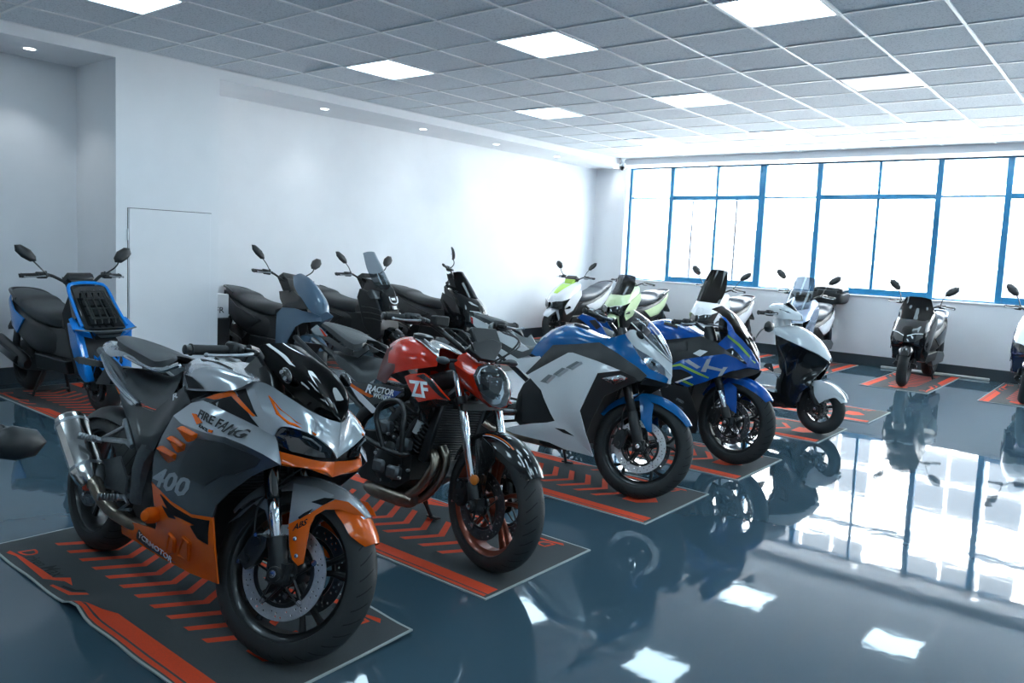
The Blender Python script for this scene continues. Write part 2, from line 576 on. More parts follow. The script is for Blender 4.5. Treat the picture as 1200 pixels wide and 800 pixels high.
# floor : glossy grey-blue epoxy with the slight ripple of a self-levelled coat
m, t, b, out = nt('epoxy_floor'); L = t.links
tc = N(t, 'ShaderNodeTexCoord')
n1 = N(t, 'ShaderNodeTexNoise'); n1.inputs['Scale'].default_value = .9; n1.inputs['Detail'].default_value = 6
L.new(tc.outputs['Object'], n1.inputs['Vector'])
mx = N(t, 'ShaderNodeMix', data_type='RGBA'); mx.inputs[6].default_value = (.040, .078, .106, 1); mx.inputs[7].default_value = (.052, .094, .124, 1)
L.new(n1.outputs['Fac'], mx.inputs[0]); L.new(mx.outputs[2], b.inputs['Base Color'])
b.inputs['Roughness'].default_value = .035; b.inputs['IOR'].default_value = 1.47
n2 = N(t, 'ShaderNodeTexNoise'); n2.inputs['Scale'].default_value = 6.5; n2.inputs['Detail'].default_value = 2
n3 = N(t, 'ShaderNodeTexNoise'); n3.inputs['Scale'].default_value = 1.1; n3.inputs['Detail'].default_value = 1
L.new(tc.outputs['Object'], n2.inputs['Vector']); L.new(tc.outputs['Object'], n3.inputs['Vector'])
ad = N(t, 'ShaderNodeMath', operation='MULTIPLY_ADD'); ad.inputs[1].default_value = 3.0
L.new(n3.outputs['Fac'], ad.inputs[0]); L.new(n2.outputs['Fac'], ad.inputs[2])
bp = N(t, 'ShaderNodeBump'); bp.inputs['Strength'].default_value = .12; bp.inputs['Distance'].default_value = .0035
L.new(ad.outputs[0], bp.inputs['Height']); L.new(bp.outputs[0], b.inputs['Normal'])
m_floor = m

# ceiling tile : mineral board with small pits
m, t, b, out = nt('mineral_ceiling_tile'); L = t.links
tc = N(t, 'ShaderNodeTexCoord'); n1 = N(t, 'ShaderNodeTexNoise'); n1.inputs['Scale'].default_value = 90; n1.inputs['Detail'].default_value = 3
L.new(tc.outputs['Object'], n1.inputs['Vector'])
r1 = N(t, 'ShaderNodeMapRange'); r1.inputs['From Min'].default_value = .36; r1.inputs['From Max'].default_value = .46
L.new(n1.outputs['Fac'], r1.inputs['Value'])
mx = N(t, 'ShaderNodeMix', data_type='RGBA'); mx.inputs[6].default_value = (.56, .60, .64, 1); mx.inputs[7].default_value = (.76, .80, .84, 1)
L.new(r1.outputs[0], mx.inputs[0]); L.new(mx.outputs[2], b.inputs['Base Color']); b.inputs['Roughness'].default_value = .9
bp = N(t, 'ShaderNodeBump'); bp.inputs['Strength'].default_value = .3; bp.inputs['Distance'].default_value = .002
L.new(n1.outputs['Fac'], bp.inputs['Height']); L.new(bp.outputs[0], b.inputs['Normal'])
m_tile = m

def struct(o): o['kind'] = 'structure'; return o
def boxr(x0, x1, y0, y1, z0, z1): return box(((x0 + x1) / 2, (y0 + y1) / 2, (z0 + z1) / 2), (x1 - x0, y1 - y0, z1 - z0))

struct(MB(m_floor).add(boxr(XW - .2, XR + .2, YN - .2, YW + .2, -.15, 0)).build('floor'))
w = MB(m_wall)
w.add(boxr(XW - .2, XW, YN, YW, 0, CEIL + .1))
w.add(boxr(XW, 0, -.87, .095, 0, CEIL))                       # the pier
w.add(boxr(XW, 0, YN, -.87, SOF, CEIL)); w.add(boxr(XW, 0, .095, YW, SOF, CEIL))
struct(w.build('wall_left'))
w = MB(m_wall)
w.add(boxr(XW - .2, XR + .2, YW, YW + .2, 0, .985)); w.add(boxr(XW - .2, -.19, YW, YW + .2, .985, SOF))
w.add(boxr(10.2, XR + .2, YW, YW + .2, .985, SOF))
w.add(boxr(0, XR, 7.30, YW + .2, SOF, CEIL)); w.add(boxr(XW - .2, XR + .2, YW, YW + .2, SOF, CEIL + .1))
struct(w.build('wall_far'))
struct(MB(m_wall).add(boxr(XR, XR + .2, YN, YW, 0, CEIL + .1)).build('wall_right'))
struct(MB(m_wall).add(boxr(XW - .2, XR + .2, YN - .2, YN, 0, CEIL + .1)).build('wall_near'))
w = MB(m_base)
w.add(cbox((XW + .008, (YN - .87) / 2, .075), (.016, -.87 - YN, .15), .003)); w.add(cbox((XW + .008, (.095 + YW) / 2, .075), (.016, YW - .095, .15), .003))
w.add(cbox((XW / 2, -.878, .075), (-XW, .016, .15), .003)); w.add(cbox((XW / 2, .103, .075), (-XW, .016, .15), .003)); w.add(cbox((.008, -.387, .075), (.016, .997, .15), .003))
struct(w.build('baseboard_left'))
struct(MB(m_base).add(cbox(((XW + XR) / 2, YW - .008, .075), (XR - XW, .016, .15), .003)).build('baseboard_far'))
struct(MB(m_wall).add(cbox(((-.19 + 10.2) / 2, YW + .05, .985), (10.36, .14, .024), .006)).build('trim_1'))   # window sill

# flush cupboard door in the pier
d = MB(m_wall); d.add(cbox((.004, -.375, .86), (.010, .765, 1.50), .002))
dr = struct(d.build('door_1'))
g = MB(m_deep); g.add(boxr(-.0005, .0012, -.772, .02, 1.612, 1.617)); g.add(boxr(-.0005, .0012, -.772, -.766, .1, 1.617)); g.build('door_gap', dr)
MB(m_wall).add(lathe([(-.05, .007), (.05, .007)], (.010, -.772, 1.38), (0, 0, 1), 10)).build('hinge', dr)

# ceiling: tiles on a 600 grid (grid lines at multiples of .6), T bars hanging a few mm under them
GX0, GX1, GY0, GY1 = 0.0, XR, YN, 7.3
lights = []
for k in range(6):
    for j in range(-2, 3):
        x, y = 1.5 + 1.8 * k, .9 + 2.4 * j
        if x < XR - .3: lights.append((x, y))
lightset = {(round(x, 2), round(y, 2)) for x, y in lights}
c = MB(m_tile)
i = 0
while i * .6 < XR:
    j = math.floor(YN / .6)
    while j * .6 < 7.3:
        x0, x1 = i * .6, min(XR, i * .6 + .6); y0, y1 = max(YN, j * .6), min(7.3, j * .6 + .6)
        if (round(i * .6 + .3, 2), round(j * .6 + .3, 2)) not in lightset:
            dz = random.uniform(-.0015, .0015)
            tl = boxr(x0 + .002, x1 - .002, y0 + .002, y1 - .002, CEIL + .004 + dz, CEIL + .02)
            if (i, j) == (1, 0):   # one tile sits crooked and leaves a dark gap
                tl = ([V3((p[0], p[1], p[2] + (.03 if p[0] > .9 else 0))) for p in tl[0]], tl[1])
            c.add(tl)
        j += 1
    i += 1
c.add(boxr(XW, XR, YN, YW, CEIL + .09, CEIL + .12))
for k in range(1, 20): c.add(cbox((k * .6, (YN + 7.3) / 2, CEIL + .001), (.022, 7.3 - YN, .010), .0015), m_tbar)
for k in range(math.ceil(YN / .6), 13): c.add(cbox((XR / 2, k * .6, CEIL + .0015), (XR, .022, .007), .0015), m_tbar)
c.add(cbox((.009, (YN + 7.3) / 2, CEIL - .001), (.018, 7.3 - YN, .004), .001), m_tbar); c.add(cbox((XR / 2, 7.291, CEIL - .001), (XR, .018, .004), .001), m_tbar)
struct(c.build('ceiling', sharp=20))

# recessed LED panels
PANEL = 10.0
m_panel = glow('led_diffuser', (.62, .85, 1.0), PANEL)
m_panoff = mat('unlit_diffuser', (.80, .81, .82), .4)
cols = 'first second third fourth fifth sixth'.split()
lp = None
for (x, y) in lights:
    off = (round(x, 1), round(y, 1)) == (5.1, 3.3)
    r = empty('ceiling_light', (x, y, CEIL))
    MB(m_tbar).add(prism([(-.298, -.298), (.298, -.298), (.298, .298), (-.298, .298)], -.006, .012, [[(-.28, -.28), (.28, -.28), (.28, .28), (-.28, .28)]], 'xy')).build('frame', r)
    MB(m_panoff if off else m_panel).add(box((0, 0, .004), (.558, .558, .006))).build('diffuser', r)
    if off: lb = 'unlit square ceiling panel, dull grey among the glowing ones'
    else:
        a = round((x - 1.5) / 1.8); q = round((y + 6.3) / 2.4)
        lb = 'glowing square ceiling panel, %s column from the left wall, %s row back from the windows' % (cols[a], cols[5 - q])
    tag(r, lb, 'ceiling light', 'square ceiling light panels')

# downlights in the soffits
m_spot = glow('downlight_lens', (.9, .97, 1.0), 18)
def downlight(x, y, lab, power=9):
    r = empty('downlight', (x, y, SOF))
    MB(m_tbar).add(lathe([(-.004, .044), (-.004, .056), (.0, .058), (.003, .058), (.003, .044)], (0, 0, 0), (0, 0, 1), 24, closed=True)).build('trim_ring', r)
    MB(m_spot).add(lathe([(-.002, .001), (-.002, .044), (.002, .044)], (0, 0, 0), (0, 0, 1), 24)).build('lens', r)
    ld = bpy.data.lights.new('downlight_lamp', 'SPOT'); ld.energy = power; ld.spot_size = math.radians(95); ld.spot_blend = .6; ld.shadow_soft_size = .04; ld.color = (.92, .97, 1.0)
    lo = bpy.data.objects.new('downlight_lamp', ld); COL.objects.link(lo); lo.parent = r; lo.location = (0, 0, -.012)
    tag(r, lab, 'downlight', 'recessed soffit downlights')
downlight(-.38, -1.40, 'small round downlight in the alcove soffit left of the pier', 14)
for k, y in enumerate((1.59, 3.12, 4.55, 6.0)):
    downlight(-.38, y, ['nearest', 'second', 'third', 'fourth'][k] + ' downlight from the pier along the soffit over the long white wall')
for k, x in enumerate((-.3, 1.17, 2.64, 4.1, 5.62, 7.1)):
    downlight(x, 7.6, ['first', 'second', 'third', 'fourth', 'fifth', 'sixth'][k] + ' downlight from the corner camera in the soffit above the windows', 6)

# ribbon window
YG = 7.85
m_frame = mat('blue_window_frame', (.018, .20, .40), .38, coat=.3, noise=.05, nscale=20)
m_gasket = mat('grey_sash_stile', (.34, .34, .38), .5)
m_pane = glassy('window_glass', (.97, .985, .98), .9)
wn = struct(empty('window_1', (0, YG, 1.0)))
ZB, ZT, ZTR = 1.0, SOF, 2.385
def bar(name, x0, x1, z0, z1, d=.06, mt=m_frame, dy=0):
    b = MB(mt).add(cbox(((x0 + x1) / 2, dy, (z0 + z1) / 2 - 1.0), (x1 - x0, d, z1 - z0), .004)); return b.build(name, wn)
thick = [(-.14, -.085), (.64, .71), (2.18, 2.285), (3.06, 3.135), (4.66, 4.735), (5.47, 5.545), (7.04, 7.115), (7.85, 7.925), (9.42, 9.5), (10.14, 10.2)]
for x0, x1 in thick: bar('mullion', x0, x1, ZB, ZT, .09)
bar('sill_rail', -.14, 10.2, ZB - .002, ZB + .018, .07)
bar('head_rail', -.14, 10.2, ZT - .018, ZT, .07)
prs = [(.71, 2.18), (3.135, 4.66), (5.545, 7.04), (7.925, 9.42)]
for x0, x1 in prs:
    bar('transom', x0, x1, ZTR - .035, ZTR + .035, .08)
    xm = (x0 + x1) / 2 + .03
    bar('upper_bar', xm - .018, xm + .018, ZTR, ZT, .05)
    bar('sash_stile', xm - .02, xm + .02, ZB, ZTR, .04)
    bar('sash_rail', x0, x1, ZB, ZB + .085, .05)
bar('sash_stile', 1.022, 1.05, 1.08, 2.35, .02, m_gasket, .05); bar('sash_stile', 1.78, 1.815, 1.08, 2.35, .02, m_gasket, .05)
sg = [(-.085, .64), (2.285, 3.06), (4.735, 5.47), (7.115, 7.85), (9.5, 10.14)]
for x0, x1 in sg: bar('transom', x0, x1, ZTR - .014, ZTR + .014, .05)
for x0, x1 in prs + sg:
    MB(m_pane).add(box(((x0 + x1) / 2, .012, (ZB + ZT) / 2 - 1.0), (x1 - x0, .005, ZT - ZB - .02))).build('pane', wn)

# dome camera in the corner of the soffit
r = tag(empty('security_camera', (.06, 7.22, CEIL)), 'small white and black dome camera hanging in the far ceiling corner', 'camera')
MB(m_tbar).add(lathe([(0, .055), (-.012, .055), (-.02, .03), (-.06, .028), (-.075, .05), (-.125, .052), (-.13, .048)], (0, 0, 0), (0, 0, 1), 24)).build('mount', r)
MB(m_gloss).add(lathe([(-.128, .047), (-.15, .047), (-.175, .038), (-.19, .02), (-.195, .001)], (0, 0, 0), (0, 0, 1), 24)).build('dome', r)

# white plastic strip lying along the skirting behind the black scooter
tag(MB(mat('white_plastic_strip', (.75, .74, .70), .4)).add(cbox((4.86, 7.685, .016), (1.33, .035, .03), .006)).build('plastic_strip'), 'off-white plastic strip lying on the floor along the far skirting', 'strip')

# ---- outside: a pale sunlit block across the yard
m_fac = mat('pale_render', (.80, .81, .82), .85, noise=.03, nscale=.6)
m_fwin = mat('outside_window_glass', (.075, .084, .098), .35, spec=.2)
m_yard = mat('pale_concrete_yard', (.55, .56, .57), .9, noise=.08, nscale=.8)
bl = empty('building', (0, 21, -4)); tag(bl, 'pale sunlit building with rows of windows seen through the ribbon window', 'building')
f = MB(m_fac); f.add(boxr(-38, 26, 0, 6, 0, 19)); f.build('facade', bl)
for x in range(-30, 22, 4):
    for z in (1.4, 4.6, 7.8, 11.0):
        g = MB(m_fwin)
        for k in range(3):
            for q in range(2): g.add(boxr(x + k * .95, x + k * .95 + .86, -.03, .02, z + q * .95, z + q * .95 + .86))
        g.build('window', bl)
yd = struct(MB(m_yard).add(boxr(-60, 60, 8.2, 60, -4.2, -4.0)).build('ground'))

# ------------------------------------------------------------------ display mats
m_mat = mat('mat_grey_fabric', (.050, .056, .060), .9, noise=.14, nscale=260, bump=.6, bscale=420)
m_mator = mat('mat_orange_print', (.70, .055, .009), .85, noise=.12, nscale=260, bump=.5, bscale=420)
m_matb = mat('mat_black_print', (.012, .013, .014), .85)
m_hem = mat('mat_pale_hem', (.36, .40, .40), .85)
ML, MW = 1.90, .75
def rot180(p): return [(ML - x, MW - y) for x, y in p]
_band = [(.84, .02), (1.02, .105), (1.875, .105), (1.875, .042), (.90, .042)], [(.80, .016), (1.875, .016), (1.875, .034), (.86, .034)]
_pat = [_band[0], _band[1], rot180(_band[0]), rot180(_band[1])]
for k in range(11):
    xt = .30 + k * .125
    _pat.append([(xt, .375), (xt - .105, .535), (xt - .145, .535), (xt - .042, .375), (xt - .145, .215), (xt - .105, .215)])
_pat.append([(1.585, .275), (1.685, .275), (1.765, .375), (1.685, .475), (1.585, .475)])
_sw = [(.14, .03), (.20, .047), (.52, .035), (.60, .085), (.66, .09), (.58, .115), (.535, .07), (.22, .062), (.12, .05)]
_ch1 = [(.60, .03), (.74, .045), (.79, .10), (.765, .10), (.72, .062), (.60, .042)]
_pat += [_sw, rot180(_sw), _ch1, rot180(_ch1)]
_in = .009
_frame = [(_in, _in), (ML - _in, _in), (ML - _in, MW - _in), (_in, MW - _in)]
def make_mat(loc, rz, lab, wave=None, grid=.12, letters=True):
    r = empty('display_mat', (*loc, 0), rz)
    tag(r, lab, 'mat', 'display mats under the motorcycles')
    loops = [[(0, 0), (ML, 0), (ML, MW), (0, MW)], _frame] + _pat
    vs, es = [], []
    for lp in loops:
        o = []
        for i, a in enumerate(lp):
            b_ = lp[(i + 1) % len(lp)]; k = max(1, int(math.hypot(b_[0] - a[0], b_[1] - a[1]) / .06)) if wave else 1
            o += [(a[0] + (b_[0] - a[0]) * j / k, a[1] + (b_[1] - a[1]) * j / k) for j in range(k)]
        n0 = len(vs); vs += [Vector(p) for p in o]; es += [(n0 + i, n0 + (i + 1) % len(o)) for i in range(len(o))]
    if wave:
        for i in range(1, 46):
            for j in range(1, 18): vs.append(Vector((i * ML / 46, j * MW / 18)))
    rv, re, rf, *_ = geometry.delaunay_2d_cdt(vs, es, [], 0, 1e-6)
    z = lambda x, y: .006 + (wave(x, y) if wave else 0)
    V = [V3((p[0] - ML / 2, p[1] - MW / 2, z(p[0], p[1]))) for p in rv]
    cls = {m_mat: [], m_mator: [], m_hem: []}
    for f_ in rf:
        cx = sum(rv[i][0] for i in f_) / len(f_); cy = sum(rv[i][1] for i in f_) / len(f_)
        k = m_mat
        if not inside((cx, cy), _frame): k = m_hem
        elif any(inside((cx, cy), p) for p in _pat): k = m_mator
        cls[k].append(list(f_))
    mb = MB(m_mat)
    allf = cls[m_mat] + cls[m_mator] + cls[m_hem]
    sv, sf = solid(V, allf, V3((0, 0, -.0058)))
    b0 = len(mb.v); mb.v += sv
    mb.mats = [m_mat, m_mator, m_hem]
    for i, f_ in enumerate(sf):
        mb.f.append(f_)
        n1, n2, n3 = len(cls[m_mat]), len(cls[m_mator]), len(allf)
        mb.fm.append(0 if i < n1 else 1 if i < n1 + n2 else 2 if i < n3 else 0 if i < 2 * n3 else 2)
    o = mb.build('sheet', r, sharp=60)
    if letters:
        tx = MB(m_matb)
        for s in (0, 1):
            def put(txt, x0, x1, y, h, mt):
                v, f_ = text2d(txt, .25, .01); a = min(p.x for p in v); b2 = max(p.x for p in v); t2 = max(p.y for p in v)
                pts = []
                for p in v:
                    x, y_ = x0 + (x1 - x0) * (p.x - a) / (b2 - a), y + h * p.y / t2
                    zz = z(x, y_) + .0006
                    if s: x, y_ = ML - x, MW - y_; zz = z(x, y_) + .0006
                    pts.append(V3((x - ML / 2, y_ - MW / 2, zz)))
                tx.add((pts, f_), mt)
            put('D', .155, .235, .068, .062, m_mator); put('riven', .245, .38, .066, .042, m_matb); put('Max', .40, .54, .068, .055, m_matb)
            c2 = [(.64, .055), (.72, .068), (.755, .105), (.735, .105), (.71, .082), (.64, .066)]
            pts = [V3(((ML - x if s else x) - ML / 2, (MW - y if s else y) - MW / 2, (z(ML - x, MW - y) if s else z(x, y)) + .0006)) for x, y in c2]
            tx.add((pts, [list(range(6))]), m_matb)
        tx.build('lettering', r, recalc=False)
    return r
XM = 5.155 - ML / 2
def curl(x, y):
    a = math.exp(-((x - 1.62) / .20) ** 2) * max(0, 1 - (MW - y) / .30) ** 1.5 * .030      # front far corner lifts
    a += math.exp(-((x - .90) / .07) ** 2) * max(0, 1 - y / .22) ** 2 * .034                # a ruck on the near edge
    a += max(0, (x - 1.62) / .28) ** 2 * max(0, (y - .3) / .45) * .012
    a += (.5 + .5 * math.sin(x * 17)) * max(0, 1 - y / .08) ** 2 * .006
    return a
def lift2(x, y): return math.exp(-((y - .42) / .10) ** 2) * max(0, (x - 1.72) / .18) ** 2 * .010
make_mat((XM, -2.49), 0, 'rucked grey and orange mat under the silver and orange sport bike', curl)
make_mat((XM, -1.345), 0, 'grey and orange mat under the red naked bike')
make_mat((XM, -.085), 0, 'grey and orange mat under the blue and white sport bike')
make_mat((XM, 1.085), 0, 'grey and orange mat under the dark blue sport bike with green stripes')
make_mat((XM, 2.585), 0, 'grey and orange mat under the small white and black scooter')
make_mat((XM + .06, 3.755), 0, 'empty grey and orange mat beyond the small white scooter')
# ------------------------------------------------------------------ motorcycle running gear
class Fr:
    """a local frame placed in the room; P gives the local point on the plane y that a sight line meets"""
    def __init__(s, M): s.M = M.copy(); s.I = M.inverted(); s.o = s.I @ CAM
    def P(s, px, py, y):
        d = s.I.to_3x3() @ sight(px, py); t = (y - s.o.y) / d.y; return s.o + d * t
    def PL(s, pts): return [s.P(*p) for p in pts]
    def at(s, px, py, dist_x=None):
        d = s.I.to_3x3() @ sight(px, py); t = (dist_x - s.o.x) / d.x; return s.o + d * t


class Surf:
    """side shell: outline in 3-D, y smoothly interpolated; graphics and letters can be draped on it"""
    def __init__(s, pts, bulge=0.0, grid=.035):
        s.pts = [V3(p) for p in pts]; s.b = bulge; s.g = grid
        s.sg = -1 if sum(p.y for p in s.pts) < 0 else 1
        s.segs = [(s.pts[i], s.pts[(i + 1) % len(s.pts)]) for i in range(len(s.pts))]
        s.sam = []
        for a, b in s.segs:
            k = max(1, int((b - a).length / max(grid, .01)))
            for j in range(k): s.sam.append((a.lerp(b, j / k), (b - a).length / k))
        s.out = [(p.x, p.z) for p in s.pts]
        xs = [p[0] for p in s.out]; zs = [p[1] for p in s.out]; s.dm = 1e-6
        for i in range(12):
            for j in range(12):
                q = (min(xs) + (max(xs) - min(xs)) * (i + .5) / 12, min(zs) + (max(zs) - min(zs)) * (j + .5) / 12)
                if inside(q, s.out): s.dm = max(s.dm, s._d(*q)[0])
    def _d(s, x, z):
        dm, yb = 9, 0
        for a, b in s.segs:
            dx, dz = b.x - a.x, b.z - a.z; L = dx * dx + dz * dz
            t = 0 if L < 1e-12 else max(0, min(1, ((x - a.x) * dx + (z - a.z) * dz) / L))
            d = math.hypot(x - a.x - dx * t, z - a.z - dz * t)
            if d < dm: dm, yb = d, a.y + (b.y - a.y) * t
        return dm, yb
    def y(s, x, z):
        dm, yb = s._d(x, z)
        if dm < 1e-5: return yb
        ws = wy = 0
        for p, L in s.sam:
            d = (p.x - x) ** 2 + (p.z - z) ** 2; w = (L + 1e-4) / ((d + 5e-4) ** 1.4); ws += w; wy += w * p.y
        k = min(1, dm / s.dm) if inside((x, z), s.out) else 0
        t = min(1, dm / .03); t = t * t * (3 - 2 * t)
        return yb * (1 - t) + wy / ws * t + s.sg * s.b * (1 - (1 - k) ** 2)
    def mesh(s, thick=.005, holes=()):
        v2, t = fill2d(s.out, holes, s.g, s.g)
        return solid([V3((x, s.y(x, z), z)) for x, z in v2], t, V3((0, -s.sg * thick, 0)))
    def tr(s, fr, px, py, off=0.0):
        y = sum(p.y for p in s.pts) / len(s.pts)
        for _ in range(6):
            q = fr.P(px, py, y); y = .4 * y + .6 * (s.y(q.x, q.z) + s.sg * off)
        return fr.P(px, py, y)
    def decal(s, fr, pix, off=.0018, thick=.0035):
        q = [s.tr(fr, a, b, 0) for a, b in pix]; o = [(p.x, p.z) for p in q]
        v2, t = fill2d(o, (), s.g * .8, s.g * .8)
        return solid([V3((x, s.y(x, z) + s.sg * off, z)) for x, z in v2], t, V3((0, -s.sg * thick, 0)))
    def text(s, fr, txt, a, b, up, shear=0.0, off=.0022, bold=0.0, mirror=False):
        """a, b: baseline ends in the picture; up: a picture point above a at letter height"""
        p0, p1, pu = s.tr(fr, *a), s.tr(fr, *b), s.tr(fr, *up)
        vs, fs = text2d(txt, shear, bold)
        x0 = min(p.x for p in vs); x1 = max(p.x for p in vs); y1 = max(p.y for p in vs)
        out = []
        for p in vs:
            q = p0 + (p1 - p0) * ((p.x - x0) / (x1 - x0)) + (pu - p0) * (p.y / y1)
            out.append(V3((q.x, s.y(q.x, q.z) + s.sg * off, q.z)))
        return solid(out, fs, V3((0, -s.sg * .0015, 0)))


def steer_matrix(deg, rake=22, trail=.095):
    k = V3((-math.sin(math.radians(rake)), 0, math.cos(math.radians(rake)))); A = V3((trail, 0, 0))
    return Matrix.Translation(A) @ Matrix.Rotation(math.radians(deg), 4, k) @ Matrix.Translation(-A)


def tyre_vf(R, tw, rim, seg=72):
    hh = min((R - rim) * .86, tw * .52); pr = []
    for a in range(-100, 101, 10):
        g = math.radians(a); pr.append((tw / 2 * math.sin(g), (R - hh) + hh * math.cos(g)))
    pr = [(-tw * .40, rim - .004)] + pr + [(tw * .40, rim - .004)]
    return lathe(pr, (0, 0, 0), (0, 1, 0), seg, closed=True)


def ring(ro, ri, y0, y1, holes=0, seg=64, waves=0, rows=2, hr=.0038):
    o = []
    for k in range(seg * (2 if waves else 1)):
        a = 2 * PI * k / (seg * (2 if waves else 1)); r = ro + (.006 * math.cos(a * waves) if waves else 0); o.append((r * math.cos(a), r * math.sin(a)))
    hs = [[(ri * math.cos(2 * PI * k / seg), ri * math.sin(2 * PI * k / seg)) for k in range(seg)]]
    for q in range(rows if holes else 0):
        rr = ri + (ro - ri) * ((q + 1) / (rows + 1))
        for k in range(holes):
            a = 2 * PI * (k + q / rows) / holes + .06 * math.sin(k * 2.4); r2 = rr + (ro - ri) * .06 * math.cos(k * 1.9)
            hs.append([(r2 * math.cos(a) + hr * math.cos(2 * PI * j / 6), r2 * math.sin(a) + hr * math.sin(2 * PI * j / 6)) for j in range(6)])
    return prism(o, y0, y1, hs)


def spokes_vf(mb, style, n, rim, wr, hub, m):
    """cast spokes in the wheel plane, axle along y"""
    for k in range(n):
        a = 2 * PI * k / n + .3
        def pt(r, da, y=0): return V3((r * math.cos(a + da), y, r * math.sin(a + da)))
        if style == 'Y':
            mb.add(tube([pt(hub * .7, 0), pt((hub + rim) * .48, 0)], [.015, .0115], 8, flat=.9), m)
            for s in (-1, 1): mb.add(tube([pt((hub + rim) * .47, 0), pt((hub + rim) * .66, s * .10), pt(rim - .008, s * .21)], [.0115, .009, .010], 8, n=8), m)
        elif style == 'V':
            for s in (-1, 1): mb.add(tube([pt(hub * .75, s * .10), pt(rim * .62, s * .13), pt(rim - .008, s * .185)], [.013, .008, .012], 8, n=8, flat=1.2), m)
        elif style == 'W':
            for s in (-1, 1): mb.add(tube([pt(hub * .7, s * .22), pt(rim * .55, s * .15 + .06), pt(rim - .008, s * .12 - .03)], [.016, .012, .019], 8, n=9, flat=.8), m)
        else:
            mb.add(tube([pt(hub * .7, 0), pt(rim * .6, .05), pt(rim - .006, 0)], [.020, .014, .020], 8, n=7, flat=.7), m)


def wheel(parent, name, M, R, tw, rim, style, n, m, discs=(), hub=.045, lip=None, seg=72, dholes=26):
    wb = tw * .80
    mb = MB(m)
    mb.add(lathe([(-wb / 2, rim + .006), (-wb / 2 + .003, rim + .008), (-wb / 2 + .010, rim - .006), (-wb * .22, rim - .016), (wb * .22, rim - .016), (wb / 2 - .010, rim - .006), (wb / 2 - .003, rim + .008), (wb / 2, rim + .006),
                  (wb / 2 - .004, rim - .010), (wb * .26, rim - .025), (-wb * .26, rim - .025), (-wb / 2 + .004, rim - .010)], (0, 0, 0), (0, 1, 0), seg, closed=True))
    spokes_vf(mb, style, n, rim - .014, .02, hub, m)
    mb.add(lathe([(-.05, .020), (-.05, hub * .72), (-.028, hub), (.028, hub), (.05, hub * .72), (.05, .020)], (0, 0, 0), (0, 1, 0), 28))
    w = mb.build(name, parent, matrix=M)
    if lip: MB(lip).add(lathe([(s * (wb / 2 + .0008), r) for s, r in ((-1, rim - .002), (-1, rim + .006))] + [(-wb / 2 + .004, rim + .007), (-wb / 2 + .006, rim - .003)], (0, 0, 0), (0, 1, 0), seg, closed=True)).build('rim_stripe', w)
    MB(m_rubber).add(tyre_vf(R, tw, rim, seg)).build('tyre', w, sharp=60)
    for (y, ro, ri, md, waves) in discs:
        d = MB(md).add(ring(ro, ri, y - .0025, y + .0025, dholes, 60, waves))
        c = hub * 1.0
        for k in range(5):
            a = 2 * PI * k / 5 + .5
            for s in (-1, 1):
                p0 = V3((c * .8 * math.cos(a + s * .55), y, c * .8 * math.sin(a + s * .55))); p1 = V3(((ri + .004) * math.cos(a + s * .06), y, (ri + .004) * math.sin(a + s * .06)))
                d.add(tube([p0, p1], .0065, 6, flat=.5), m_satin)
            d.add(lathe([(-.006, .010), (.006, .010)], ((ri + .002) * math.cos(a), y, (ri + .002) * math.sin(a)), (0, 1, 0), 10), m_bolt)
        d.add(ring(ri - .002, ri - .014, y - .003, y + .003, 0, 48), m_satin)
        d.add(ring(c * .95, .02, y - .006, y + .006, 0, 32), m_satin)
        for k in range(5):
            a = 2 * PI * k / 5; sg = -1 if y < 0 else 1
            d.add(lathe([(-.005, .006), (.005, .006)], (c * .72 * math.cos(a), y + sg * .006, c * .72 * math.sin(a)), (0, 1, 0), 8), m_bolt)
        d.build('brake_disc', w)
    return w


def fork_legs(parent, S, R, yf, rake, segs, bot=True, name='fork_leg', axle_mat=None, ybend=0):
    """segs: (t0, t1, radius, material) measured up from the axle along the rake"""
    k = V3((-math.sin(math.radians(rake)), 0, math.cos(math.radians(rake))))
    for s in (-1, 1):
        mb = MB(segs[0][3], S); a = V3((0, s * yf, R))
        for t0, t1, r, m in segs:
            mb.add(lathe([(t0, r * .9), (t0 + .004, r), (t1 - .004, r), (t1, r * .9)], a, k, 20), m)
        if bot:
            mb.add(hull([a + V3((dx, dy, dz)) for dx in (-.032, .03) for dy in (-.022, .022) for dz in (-.03, .035)]), segs[0][3])
            mb.add(lathe([(-.004, .024), (.030, .024), (.034, .02)], a - V3((0, s * -.006, 0)), (0, s, 0), 20), segs[0][3])
            mb.add(lathe([(.0, .0125), (.043, .0125), (.044, .007)], a, (0, s, 0), 12), axle_mat or m_bolt)
        mb.build(name, parent)


def caliper(parent, S, R, y, ang, r, m=None, bolts=True):
    a = math.radians(ang); c = V3((r * math.cos(a), y, R + r * math.sin(a))); t = V3((-math.sin(a), 0, math.cos(a))); n = V3((math.cos(a), 0, math.sin(a)))
    mb = MB(m or m_satin, S)
    pts = []
    for u, v, w in ((-.062, -.020, .026), (-.05, .030, .024), (.05, .030, .024), (.062, -.020, .026), (-.03, -.034, .018), (.03, -.034, .018)):
        for s in (-1, 1): pts.append(c + t * u + n * v + V3((0, s * w, 0)))
    mb.add(hull(pts))
    for u in (-.032, .032):
        mb.add(lathe([(-.034, .015), (.034, .015)], c + t * u, (0, 1, 0), 14)); mb.add(lathe([(-.040, .006), (.040, .006)], c + t * u * 1.6 + n * .012, (0, 1, 0), 8), m_bolt)
    mb.add(tube([c + n * -.01 - t * .06, c - n * .05 - t * .05, V3((-.02, y, R + .10))], .010, 8))
    mb.build('brake_caliper', parent)


